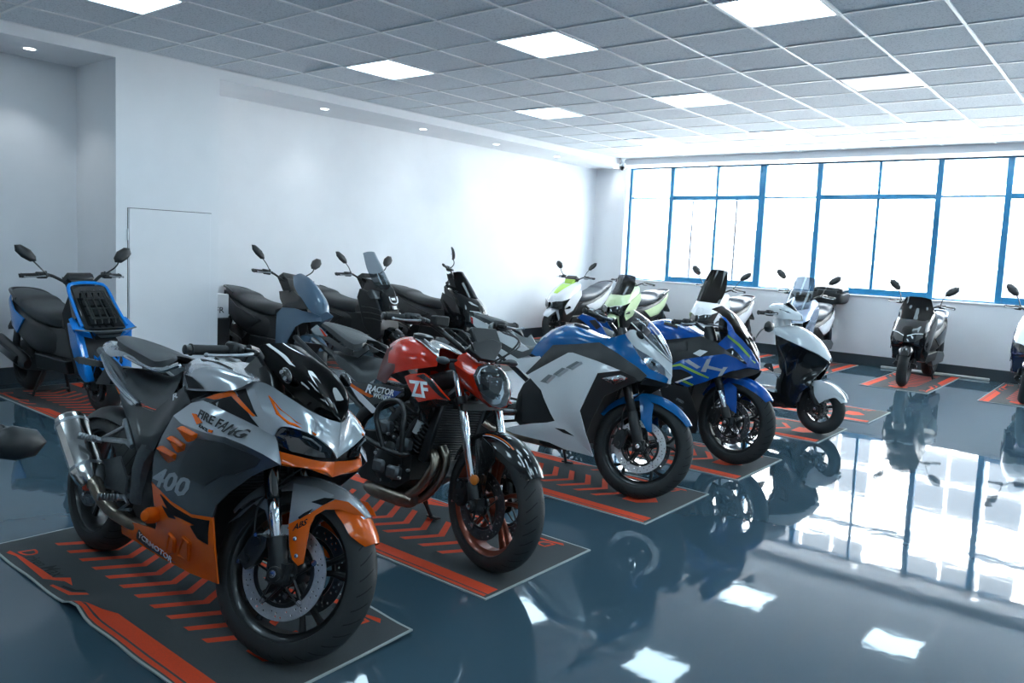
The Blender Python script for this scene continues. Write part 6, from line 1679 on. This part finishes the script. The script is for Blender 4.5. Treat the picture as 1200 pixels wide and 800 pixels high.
def scooter(label, X, Y, deg, o, lean=0.0, group='scooters along the far windows'):
    """local: front contact at the origin, x forward"""
    rz = math.radians(deg); r, f = bike_root('scooter', X, Y, lean, label, 'scooter', group, rz, z=o.get('z', .0062))
    body, low, dark = o['body'], o.get('low', m_black), o.get('dark', m_black)
    R, W = o.get('R', .262), o.get('W', 1.34); S = steer_matrix(o.get('steer', 6), 25, .08)
    wheel(r, 'front_wheel', S @ Matrix.Translation((0, 0, R)), R, .115, R - .082, 'P', 6, o.get('rim', m_satin), [(-.066, .115, .08, m_discd, 0)], hub=.04, seg=48)
    wheel(r, 'rear_wheel', Matrix.Translation((-W, 0, R)), R, .135, R - .085, 'P', 6, o.get('rim', m_satin), hub=.05, seg=48)
    fork_legs(r, S, R, .085, 25, [(-.03, .18, .026, m_black), (.17, .46, .018, m_satin)]); caliper(r, S, R, -.07, 165, .095, m_black)
    MB(o.get('guard', body), S).add(fender(R, 28, 140, .078, .020, .06)).both(panel([V3(p) for p in ((.07, -.082, R + .22), (.02, -.086, R + .24), (-.05, -.088, R + .22), (-.045, -.094, R + .05), (.0, -.095, R + .06))], .005, .004, .03)).build('front_mudguard', r)
    B = lambda pts: [V3((x, q * y, z)) for q in (-1, 1) for x, y, z in pts]
    kind = o.get('kind', 'maxi'); sk = o.get('shear', .42)
    SH = Matrix(((1, 0, -sk, sk * .62), (0, 1, 0, 0), (0, 0, 1, 0), (0, 0, 0, 1)))      # the upper front leans back over the wheel
    SS = S @ SH
    # leg shield and nose
    if kind in ('maxi', 'sport'):
        k = -.06 if kind == 'maxi' else -.07
        L_ = [(.10, -.055, .60 + k), (.02, -.15, .585 + k), (-.10, -.205, .59 + k), (-.25, -.215, .62 + k)]
        M_ = [(.125, -.06, .685 + k), (.035, -.16, .715 + k), (-.10, -.205, .765 + k), (-.27, -.205, .83 + k)]
        U_ = [(.105, -.045, .775 + k), (.02, -.125, .835 + k), (-.10, -.165, .905 + k), (-.28, -.17, .985 + k)]
        C_ = [(.118, 0, .785 + k), (.04, 0, .86 + k), (-.09, 0, .935 + k), (-.27, 0, 1.0 + k)]
        rw = [M_, U_, C_]; rw = [[V3(p) for p in r_] for r_ in rw]
        fc = MB(body, SH).add(skin(rw, 18, 15, mirror=True, thick=-.006)).add(hull(B([(.126, .062, .683 + k), (.106, .046, .777 + k), (.09, .05, .70 + k)]) + [V3((.120, 0, .786 + k)), V3((.135, 0, .70 + k))])).build('front_cowl', r)
        if o.get('patch'): MB(o['patch'], SH).add(patch(rw, [(.10, .80), (.72, .74), (.72, 1.26), (.10, 1.20)], .005, 9, 9)).build('nose_patch', fc)
        ch = MB(o.get('chin', dark), SH); ch.both(skin([L_, M_], 14, 4, thick=-.006)); ch.add(hull(B([(.105, .055, .60 + k), (.122, .058, .685 + k), (.03, .145, .60 + k), (-.02, .15, .5), (.03, .06, .50), (.02, .14, .68 + k)]))).build('chin_cowl', r)
        for q in (1, -1):
            e_ = [V3((x, -q * y, z)) for x, y, z in ((.126, .018, .605 + k), (.092, .105, .615 + k), (.040, .166, .670 + k), (.050, .166, .712 + k), (.112, .092, .706 + k), (.142, .020, .676 + k))]
            mb = MB(m_lens, SH); c = sum(e_, V3()) / 6 + V3((.014, 0, 0)); mb.add(hull([p + V3((.008, 0, 0)) for p in e_] + [c, c - V3((.04, 0, 0))])); hl = mb.build('headlamp', r)
            MB(m_ledw, SH).add(tube([e_[5] + V3((.012, 0, .002)), e_[4] + V3((.015, 0, .002)), e_[3] + V3((.012, 0, .0))], .0045, 6)).build('light_strip', hl)
        MB(low, SH).add(hull(B([(-.02, .185, .62 + k), (-.24, .205, .66 + k), (-.28, .205, .84 + k), (-.34, .195, .80), (-.36, .20, .50), (-.28, .185, .30), (-.16, .15, .32), (-.06, .15, .45)]))).build('leg_shield', r, bevel=.01)
        MB(o.get('wing', body), SH).both(panel([V3(p) for p in ((-.10, -.208, .80 + k), (-.30, -.212, .90 + k), (-.36, -.212, .80 + k), (-.24, -.216, .50), (-.13, -.195, .43), (-.06, -.185, .50), (-.02, -.195, .62 + k))], .008, .010, .035)).build('shield_panel', r)
    elif kind == 'rack':       # square front with a carrier grid
        MB(m_piano, SH).add(hull(B([(.05, .15, .66), (-.02, .155, .70), (-.12, .13, .96), (-.17, .125, .97), (-.22, .14, .66), (-.02, .15, .62)]))).build('front_panel', r, bevel=.01)
        MB(body, SH).both(tube([(.035, -.165, .68), (-.06, -.155, .82), (-.135, -.135, .965), (-.15, -.06, .985), (-.15, 0, .988)], .013, 8, n=16)).build('panel_edge', r)
        rk = MB(m_satin, SH); fp = lambda u, v: V3((.065 - .175 * v, u, .675 + .27 * v))
        for u in (-.075, -.025, .025, .075): rk.add(tube([fp(u, .1) + V3((.01, 0, 0)), fp(u, .2) + V3((.03, 0, .01)), fp(u * .92, .88) + V3((.03, 0, .01)), fp(u * .9, .96) + V3((.01, 0, 0))], .0065, 6, n=12))
        for v in (.2, .45, .7, .9): rk.add(tube([fp(-.085, v) + V3((.03, 0, .01)), fp(.085, v) + V3((.03, 0, .01))], .0055, 6))
        rk.add(tube([fp(-.09, .2) + V3((.03, 0, .01)), fp(-.085, .9) + V3((.03, 0, .01)), fp(.085, .9) + V3((.03, 0, .01)), fp(.09, .2) + V3((.03, 0, .01)), fp(-.09, .2) + V3((.03, 0, .01))], .0075, 6)); rk.build('front_rack', r)
        for q in (1, -1):
            wn_ = [V3((x, q * y, z)) for x, y, z in ((.07, .13, .635), (.03, .235, .665), (-.05, .215, .73), (-.10, .165, .74), (-.03, .15, .70))]
            lg = [V3((x, q * y, z)) for x, y, z in ((.02, .215, .655), (-.12, .205, .70), (-.16, .195, .52), (-.15, .18, .32), (-.12, .165, .265), (-.06, .16, .27), (-.04, .175, .34), (-.02, .19, .50))]
            MB(body, SH).add(hull(wn_ + [p - V3((.05, q * .03, .045)) for p in wn_])).add(hull(lg + [V3((p.x - .02, p.y - q * .06, p.z)) for p in lg])).build('leg_shield', r, bevel=.012)
        MB(m_lens, SH).add(hull(B([(.085, .07, .60), (.075, .11, .64), (.05, .11, .65), (.02, .08, .58), (.08, .06, .59)]))).build('headlamp', r)
        MB(m_grey, SH).add(tube([(.055, -.225, .662), (.085, -.12, .65), (.092, 0, .648), (.085, .12, .65), (.055, .225, .662)], .006, 6, n=16)).build('front_trim', r)
        MB(m_deep, SH).add(hull(B([(-.05, .14, .64), (-.05, .12, .40), (-.14, .14, .28), (-.28, .15, .30), (-.30, .15, .75), (-.14, .12, .94)]))).build('inner_shield', r)
    elif kind == 'shield':      # tall body-coloured shield with dark cheeks, traced
        vs_ = rails(f, [(344, 324, -.055), (345, 335, -.095), (352, 348, -.115), (365, 366, -.10), (375, 373, -.04)], [(349, 321.5, -.03), (355, 330, -.055), (364, 343, -.07), (373, 358, -.06), (378, 372, -.025)], [(353, 321, 0), (363, 327, 0), (373.5, 343, 0), (380, 357, 0), (381, 370, 0)])
        MB(body).add(skin(vs_, 18, 15, mirror=True, thick=-.006)).build('front_shield', r)
        both_panel(f, [(327, 341, -.13), (343, 340, -.10), (352, 348, -.125), (361, 362, -.125), (345, 361.5, -.15), (332, 359, -.165), (328, 350, -.15)], m_piano, 'cheek_panel', r)
        both_panel(f, [(324, 367, -.20), (331, 360, -.185), (345, 361, -.165), (352, 363.5, -.155), (367, 367, -.11), (378, 371, -.03), (376, 376, -.05), (354, 378, -.165), (345, 383, -.19), (336, 399, -.20), (333, 412, -.20), (322, 412, -.205), (323, 390, -.21)], body, 'leg_shield', r, .01, .008)
        b_ = f.PL([(375, 369, -.045), (383, 365, -.01), (391, 371, 0), (384, 378, 0), (375, 378, -.05)]); MB(body).add(hull(b_ + mirr(b_))).build('beak', r)
        MB(m_deep).add(hull(B([(-.12, .04, .66), (-.24, .05, .82), (-.42, .05, .82), (-.40, .12, .50), (-.32, .12, .30), (-.20, .07, .36)]))).build('inner_shield', r)
    elif kind == 'adv':
        MB(m_piano, SH).add(hull(B([(.10, .055, .80), (.06, .09, .90), (-.06, .11, 1.0), (-.20, .12, 1.02), (-.22, .16, .78), (-.02, .13, .66), (.07, .06, .68)]))).build('front_cowl', r, bevel=.008)
        mb = MB(m_lensc, SH).add(hull(B([(.112, .035, .775), (.100, .045, .835), (.06, .05, .84), (.06, .04, .77)]))); hl = mb.build('headlamp', r)
        MB(m_ledw, SH).add(hull(B([(.115, .02, .79), (.108, .028, .815), (.09, .028, .815), (.09, .02, .79)]))).add(tube([(.112, -.055, .83), (.115, -.045, .77), (.118, 0, .755), (.115, .045, .77), (.112, .055, .83)], .007, 6, n=14)).add(hull(B([(.11, .022, .695), (.105, .022, .73), (.08, .02, .73), (.08, .02, .70)]))).build('light_strip', hl)
        MB(dark, SH).add(hull(B([(-.02, .15, .84), (-.20, .185, .90), (-.28, .19, .80), (-.30, .18, .50), (-.22, .15, .32), (-.10, .13, .40), (.0, .13, .66)]))).build('leg_shield', r, bevel=.01)
        for z in (.56, .62, .68): MB(m_satin, SH).both(tube([(.0, -.14, z), (-.12, -.172, z + .02), (-.24, -.185, z + .02)], .008, 6)).build('side_vent', r)
        MB(m_satin, SH).both(hull([V3(p) for p in ((.03, -.10, .88), (-.04, -.16, .90), (-.10, -.19, .86), (-.06, -.18, .80), (.03, -.12, .80), (-.04, -.12, .84))])).build('winglet', r)
    MB(dark).add(hull(B([(-.22, .165, .29), (-.22, .19, .39), (-.74, .195, .40), (-.80, .16, .27)]))).build('footboard', r, bevel=.008)
    MB(dark).add(hull(B([(-.26, .10, .36), (-.32, .09, .62), (-.40, .08, .60), (-.62, .10, .60), (-.76, .14, .62), (-.78, .14, .38)]))).build('centre_tunnel', r, bevel=.02)
    # seat and tail
    sz = o.get('seat_z', 0.0); up = o.get('tail_up', 0.0)
    if o.get('seat') == 'long':
        secs = [(-.50, .60, .70, .09), (-.60, .60, .745, .14), (-.85, .63, .765, .165), (-1.05, .68, .80, .165), (-1.12, .70, .835, .16), (-1.30, .75, .86, .14), (-1.45, .80, .875, .09)]
    else:
        secs = [(-.50, .62, .72, .09), (-.60, .61, .765, .14), (-.80, .63, .775, .17), (-.95, .67, .79, .17), (-1.02, .70, .845, .165), (-1.2, .73, .86, .145), (-1.40, .78, .855, .08)]
    secs = [(x, a + sz + up * max(0, (-x - .8) / .6), c + sz + up * max(0, (-x - .8) / .6), w_) for x, a, c, w_ in secs]
    MB(o.get('seatm', m_seat)).add(loft(secs, 26, 2.8, 26)).build('seat', r)
    tb = o.get('tail', body)
    ts = [(-.52, .36, .62, .12), (-.70, .36, .65, .175), (-.95, .40, .70, .19), (-1.2, .50, .76, .165), (-1.40, .62, .81, .11), (-1.52, .72, .83, .05)]
    ts = [(x, a + sz * .5 + up * max(0, (-x - .8) / .6), c + sz + up * max(0, (-x - .8) / .6), w_) for x, a, c, w_ in ts]
    MB(o.get('tail_low', dark)).add(loft(ts, 24, 3, 22)).build('tail_body', r)
    u = lambda x: sz + up * max(0, (-x - .8) / .6)
    MB(tb).both(panel([V3((x, -y, z + u(x))) for x, y, z in o.get('side', ((-.62, .172, .56), (-.80, .19, .60), (-1.05, .19, .67), (-1.30, .15, .76), (-1.50, .075, .82), (-1.46, .10, .76), (-1.25, .165, .62), (-1.0, .197, .50), (-.78, .192, .46)))], .012, .012, .035)).build('side_panel', r)
    MB(m_red).add(hull([V3((-1.50, q * .05, .76 + u(-1.5))) for q in (-1, 1)] + [V3((-1.545, q * .035, z + u(-1.5))) for q in (-1, 1) for z in (.78, .81)] + [V3((-1.50, q * .05, .82 + u(-1.5))) for q in (-1, 1)])).build('tail_lamp', r)
    MB(o.get('rail', m_satin)).add(tube([(-1.20, -.15, .80 + u(-1.2)), (-1.38, -.125, .85 + u(-1.38)), (-1.52, -.06, .865 + u(-1.5)), (-1.52, .06, .865 + u(-1.5)), (-1.38, .125, .85 + u(-1.38)), (-1.20, .15, .80 + u(-1.2))], .012, 8, n=28)).build('grab_rail', r)
    MB(m_black).add(hull([V3((-1.45, q * .06, .68)) for q in (-1, 1)] + [V3((-1.62, q * .06, z)) for q in (-1, 1) for z in (.50, .53)] + [V3((-1.45, q * .06, .62)) for q in (-1, 1)])).build('plate_holder', r)
    # drive unit, exhaust, shocks, stands
    MB(m_dark).add(hull([V3((x, y, z)) for x, y, z in ((-.70, -.08, .25), (-.70, .08, .22), (-.70, .1, .38), (-1.2, -.09, .20), (-1.25, .09, .22), (-1.1, .1, .40), (-.9, -.1, .44))])).add(hull([V3((x, y, z)) for y in (.085, .145) for x, z in ((-.72, .26), (-.80, .36), (-1.34, .35), (-1.44, .29), (-1.38, .21), (-.80, .20))]), m_grey).build('drive_unit', r, bevel=.008)
    a, e_ = V3((-.95, -.165, .28)), V3((-1.50, -.185, .43)); d = e_ - a
    ex = MB(m_satin).add(tube([a, a + d * .08, a + d * .94, e_], [.03, .048, .052, .04], 14, flat=1.35)); ex.add(hull([a + d * t_ + V3((0, -.046, z)) for t_ in (.12, .75) for z in (-.03, .05)] + [a + d * t_ + V3((0, -.058, z)) for t_ in (.16, .7) for z in (-.02, .035)]), m_piano); ex.build('exhaust_silencer', r)
    mb = MB(m_satin)
    for q in (-1, 1): mb.add(tube([V3((-1.32, q * .125, R + .04)), V3((-1.20, q * .135, .60))], .018, 10)); mb.add(tube([V3((-1.29, q * .127, .36)), V3((-1.22, q * .133, .54))], .028, 12), m_grey)
    mb.build('rear_shocks', r)
    st = MB(m_satin)
    for q in (-1, 1): st.add(tube([(-.86, q * .08, .24), (-.92, q * .14, .026), (-.98, q * .15, .026)], .012, 8))
    st.add(tube([(-.90, -.13, .06), (-.90, .13, .06)], .010, 8)); st.build('centre_stand', r)
    # handlebar
    hz = o.get('bar_z', .985); bw = o.get('bar_w', .36); hx = -.30
    if o.get('bars', True):
        MB(m_satin, SS).add(tube([(hx - .05, -bw, hz), (hx + .02, -bw * .55, hz + .01), (hx + .06, -.07, hz - .06), (hx + .06, .07, hz - .06), (hx + .02, bw * .55, hz + .01), (hx - .05, bw, hz)], .012, 8, n=28)).build('handlebar', r)
        for q in (-1, 1): grip_set(r, SS, V3((hx + .02, q * (bw * .5), hz + .01)), V3((hx - .05, q * bw, hz)), weight=True)
        MB(m_black, SS).add(cbox((hx + .04, 0, hz - .02), (.13, o.get('dash_w', .20), .06), .015, Matrix.Rotation(math.radians(-25), 3, 'Y'))).build('dash_display', r)
        MB(o.get('neck', dark), SS).add(hull(B([(hx + .12, .09, hz - .03), (hx - .03, .09, hz - .01), (hx + .0, .06, .84), (hx + .12, .06, .84)]))).build('steering_neck', r)
    if o.get('mirrors', True):
        mh = o.get('mirror', (-.24, .34, 1.165))
        for q in (-1, 1):
            if q in o.get('only', (-1, 1)): mirror(r, SS, (hx + .03, q * bw * .60, hz + .02), (mh[0], q * mh[1], mh[2]), (-1, q * .15, .0), .17, .088, m_black, tilt=35, bend=(mh[0] + .01, q * (mh[1] - .07), mh[2] - .09))
    for q, it in ((1, o.get('screen')),):
        if it:
            mt, zt, wt, wb, lx = it
            k2 = o.get('screen_base', (.03, .80))
            a0 = [(k2[0] - .09, -wb, k2[1] - .01), (k2[0] - .05 - .1, -wb * 1.02, (k2[1] + zt) / 2 - .02), (lx - .01, -wt, zt - .015)]
            a1 = [(k2[0] - .02, -wb * .6, k2[1] + .0), (k2[0] - .03 - .06, -wb * .6, (k2[1] + zt) / 2), (lx + .02, -wt * .6, zt)]
            a2 = [(k2[0] + .01, 0, k2[1] + .005), (k2[0] - .055, 0, (k2[1] + zt) / 2 + .005), (lx + .04, 0, zt + .005)]
            MB(mt, SH).add(skin([a0, a1, a2], 16, 15, mirror=True, thick=-.003)).build('windscreen', r)
    if o.get('tall'):
        zt, wt = o['tall']; zb = o['screen'][1] - .03; lx = o['screen'][4]
        MB(m_clear, SH).add(skin([[(lx + .01, -wt, zb), (lx - .05, -wt, (zb + zt) / 2), (lx - .10, -wt * .8, zt)], [(lx + .05, 0, zb), (lx - .01, 0, (zb + zt) / 2), (lx - .06, 0, zt)]], 12, 13, mirror=True, thick=-.003)).build('screen_extension', r)
    if o.get('topcase'):
        c = V3((-1.50, 0, .93))
        tc_ = MB(m_black).add(loft([(-1.34, .86, 1.00, .17), (-1.38, .85, 1.03, .21), (-1.57, .85, 1.05, .235), (-1.70, .87, 1.02, .20), (-1.73, .90, .98, .15)], 28, 5, 16)).build('top_case', r)
        MB(m_piano).add(loft([(-1.35, .96, 1.05, .165), (-1.39, .96, 1.085, .205), (-1.57, .96, 1.105, .225), (-1.69, .96, 1.075, .19), (-1.72, .96, 1.02, .145)], 28, 4, 16)).build('case_lid', tc_)
        MB(m_seat).add(cbox((-1.355, 0, .99), (.03, .26, .10), .012)).build('back_pad', tc_); MB(m_satin).add(cbox((-1.47, 0, .855), (.26, .2, .03), .008)).build('carrier', r)
    return r, f, S
g_far = 'scooters along the far windows'; g_left = 'scooters along the left wall'
scooter('white scooter with lime green nose and bars in the far corner, no screen', -.30, 6.02, -90, dict(mirror=(-.24, .34, 1.19), bar_z=1.0, body=p_pearl, low=m_black, guard=p_pearl, kind='sport', seat='long', seatm=m_seat_sheen, tail_up=.06, steer=-4, neck=p_lime, chin=m_piano, patch=p_lime), 2, g_far)
scooter('pale green maxi scooter with a tall clear screen by the first window', .80, 6.02, -90, dict(body=p_mint, low=m_black, tail=p_mint, guard=p_mint, chin=m_piano, seatm=m_seat_sheen, mirrors=False, screen=(m_dusk, 1.10, .15, .17, -.10), tall=(1.32, .15)), 1, g_far)
scooter('white maxi scooter with a black screen, second window from the corner', 2.22, 6.02, -91, dict(body=p_pearl, low=p_pearl, tail=p_pearl, guard=p_pearl, seatm=m_seat_sheen, mirror=(-.20, .36, 1.20), screen=(m_smoke, 1.25, .13, .18, -.12)), 2, g_far)
scooter('silver blue maxi scooter carrying a black top case', 3.47, 6.00, -89, dict(body=p_silverb, low=p_silverb, tail=p_pearl, guard=m_black, chin=m_piano, seatm=m_seat_sheen, mirror=(-.2, .34, 1.215), screen=(m_tint, 1.22, .12, .16, -.14), topcase=True), 2, g_far)
scooter('black maxi scooter facing the room under the wide window, alone on its mat', 4.86, 6.04, -90, dict(body=m_piano, low=m_piano, tail=m_piano, guard=m_piano, chin=m_piano, seatm=m_seat_sheen, rail=p_silverb, mirror=(-.2, .31, 1.165), bar_z=.965, screen=(m_smoke, 1.06, .14, .18, -.08)), 2, g_far)
scooter('white and navy scooter cut off by the right edge of the photo', 6.10, 5.95, -90, dict(body=p_pearl, low=p_navy, tail=p_pearl, guard=p_navy, chin=p_navy, wing=p_navy, seatm=m_seat_sheen, mirror=(-.2, .32, 1.18), screen=(m_clear, 1.12, .12, .15, -.12), rim=m_grey), 3, g_far)
for x, lb in ((-.30, 'grey and orange mat under the white and lime scooter in the far corner'), (.80, 'grey and orange mat under the pale green scooter'), (2.33, 'grey and orange mat under the white maxi scooter with the black screen'), (3.54, 'grey and orange mat under the scooter with the top case'), (4.83, 'grey and orange mat under the black maxi scooter'), (6.07, 'grey and orange mat under the white and navy scooter at the right edge')):
    make_mat((x, 5.73 + ML / 2), -PI / 2, lb)
scooter('bright blue and black scooter with a front carrier grid in the alcove by the pier', .93, -1.37, 2, dict(body=p_cyan, low=m_black, tail=p_cyan, guard=p_cyan, kind='rack', R=.222, seat='long', bar_w=.37, mirror=(-.22, .36, 1.20), bar_z=1.03, steer=0, side=((-.95, .196, .655), (-1.15, .19, .71), (-1.35, .145, .80), (-1.50, .075, .835), (-1.47, .10, .74), (-1.22, .178, .58), (-1.08, .195, .53))), 0, g_left)
scooter('slate blue scooter with a tall body-coloured front shield, next to the pier', .74, .60, 0, dict(shear=.5, bar_z=1.03, body=p_slate, kind='shield', R=.235, tail=m_black, guard=p_slate, seat='long', mirror=(-.22, .37, 1.21)), 6, g_left)
scooter('black adventure scooter with a tall grey tinted screen', .62, 1.78, 0, dict(bar_z=1.03, body=m_piano, low=m_black, tail=m_black, guard=m_piano, kind='adv', R=.235, seat='long', mirror=(-.22, .36, 1.21), screen=(m_tint, 1.30, .09, .11, -.10), screen_base=(.07, .95)), 0, g_left)
scooter('black scooter farthest along the long white wall, behind the red bike', .76, 2.95, 0, dict(body=m_piano, low=m_piano, tail=m_black, guard=m_piano, chin=m_piano, kind='sport', R=.235, seat='long', steer=42, only=(-1,), mirror=(-.22, .30, 1.22), bar_z=1.04, screen=(m_smoke, 1.10, .09, .14, -.14)), 5, g_left)
for y, lb in ((-1.33, 'grey and orange mat under the bright blue scooter in the alcove'), (.60, 'grey and orange mat under the slate blue scooter'), (1.78, 'grey and orange mat under the black adventure scooter'), (2.95, 'grey and orange mat under the farthest black scooter by the wall')):
    make_mat((1.38 - ML / 2 + (.36 if y == .6 else 0), y), 0, lb)
# ------------------------------------------------------------------ odds and ends
# the next machine of the row stands just outside the left edge: only a mirror and a grip end reach into view
r = copy_tree(b4); r.name = 'motorcycle.004'
r['label'] = 'sport bike at the left edge, only its dark mirror and grip end in view'; r['group'] = 'sport bikes in the front row'
r.location = (5.08, -3.84, .002); r.rotation_euler = (-math.radians(12), 0, 0)
# printed carton on a dark crate, seen past the pier behind the slate scooter
m_card = mat('white_carton', (.62, .63, .64), .6)
MB_ = MB(m_black); MB_.add(cbox((-.33, .25, .29), (.2, .24, .58), .012)); k = MB_.build('crate'); tag(k, 'dark crate standing in the niche right behind the pier, under the printed carton', 'crate')
c = MB(m_card).add(cbox((-.33, .25, .70), (.18, .21, .24), .004)).build('carton'); tag(c, 'white carton with black letters on the dark crate behind the pier', 'carton')
t = MB(m_black_ink); t.add(text3d('R', (-.2395, .255, .63), (-.2395, .305, .63), (0, 0, .06), lift=.001)); t.add(text3d('F', (-.2395, .20, .63), (-.2395, .245, .63), (0, 0, .06), lift=.001)); t.build('lettering', c, recalc=False)
# ------------------------------------------------------------------ left and right halves become parts of their own
def islands(me):
    par = list(range(len(me.vertices)))
    def fd(a):
        while par[a] != a: par[a] = par[par[a]]; a = par[a]
        return a
    for e in me.edges:
        a, b_ = fd(e.vertices[0]), fd(e.vertices[1])
        if a != b_: par[a] = b_
    return [fd(i) for i in range(len(par))]
SPLIT = set('upper_fairing side_fairing belly_fairing side_panel tank_side_pad side_shroud lower_shroud side_cover tail_graphic tail_tip tail_stripe frame_cover side_vent winglet screen_edge indicator shield_rib cowl_edge splash_guard engine_cover bolts chin_cowl fork_yoke duct tail_grip leg_shield nose_cowl shield_panel tail_cowl panel_edge graphic green_stripe grey_lettering headlamp coolant_bottle rear_shocks cables reflector white_pinstripe hood_stripe tail_trim console_edge footboard'.split())
for o in list(bpy.data.objects):
    if o.type != 'MESH' or o.parent is None or o.name.split('.')[0] not in SPLIT: continue
    me = o.data; isl = islands(me); roots = sorted(set(isl))
    if not 2 <= len(roots) <= 8: continue
    for k, rt in enumerate(roots):
        bm = bmesh.new(); bm.from_mesh(me); bm.verts.ensure_lookup_table()
        bmesh.ops.delete(bm, geom=[v for v in bm.verts if isl[v.index] != rt], context='VERTS')
        nm = me.copy(); bm.to_mesh(nm); bm.free()
        if k == 0: first = nm; continue
        c = o.copy(); c.data = nm; COL.objects.link(c); c.parent = o.parent
    o.data = first
# ------------------------------------------------------------------ camera, sky, sun, exposure
cd = bpy.data.cameras.new('camera'); co = bpy.data.objects.new('camera', cd); COL.objects.link(co)
Rm = Matrix((CR, CU, -CF)).transposed().to_4x4(); co.matrix_world = Matrix.Translation(CAM) @ Rm
cd.sensor_width = 36; cd.lens = FOC * 36 / 1200; cd.shift_x = (600 - PPX) / 1200; cd.shift_y = (PPY - 400) / 1200
cd.clip_start = .05; cd.clip_end = 200
sc = bpy.context.scene; sc.camera = co
wd = bpy.data.worlds.new('sky'); sc.world = wd; wd.use_nodes = True
bg = wd.node_tree.nodes['Background']; bg.inputs[0].default_value = (.80, .90, 1.0, 1); bg.inputs[1].default_value = 9.0
sd = bpy.data.lights.new('sun', 'SUN'); sd.energy = 46; sd.angle = .02; sd.color = (1.0, .985, .96)
so = bpy.data.objects.new('sun', sd); COL.objects.link(so); so.rotation_euler = (math.radians(52), 0, math.radians(-18))
sc.view_settings.view_transform = 'Standard'; sc.view_settings.look = 'None'; sc.view_settings.exposure = 0.33; sc.view_settings.gamma = 1
sc.view_settings.use_curve_mapping = False
sc.cycles.use_denoising = True; sc.cycles.max_bounces = 10; sc.cycles.diffuse_bounces = 5; sc.cycles.glossy_bounces = 5
sc.cycles.transparent_max_bounces = 16; sc.cycles.sample_clamp_indirect = 6; sc.cycles.caustics_reflective = True; sc.cycles.blur_glossy = 1.0; sc.cycles.caustics_refractive = False
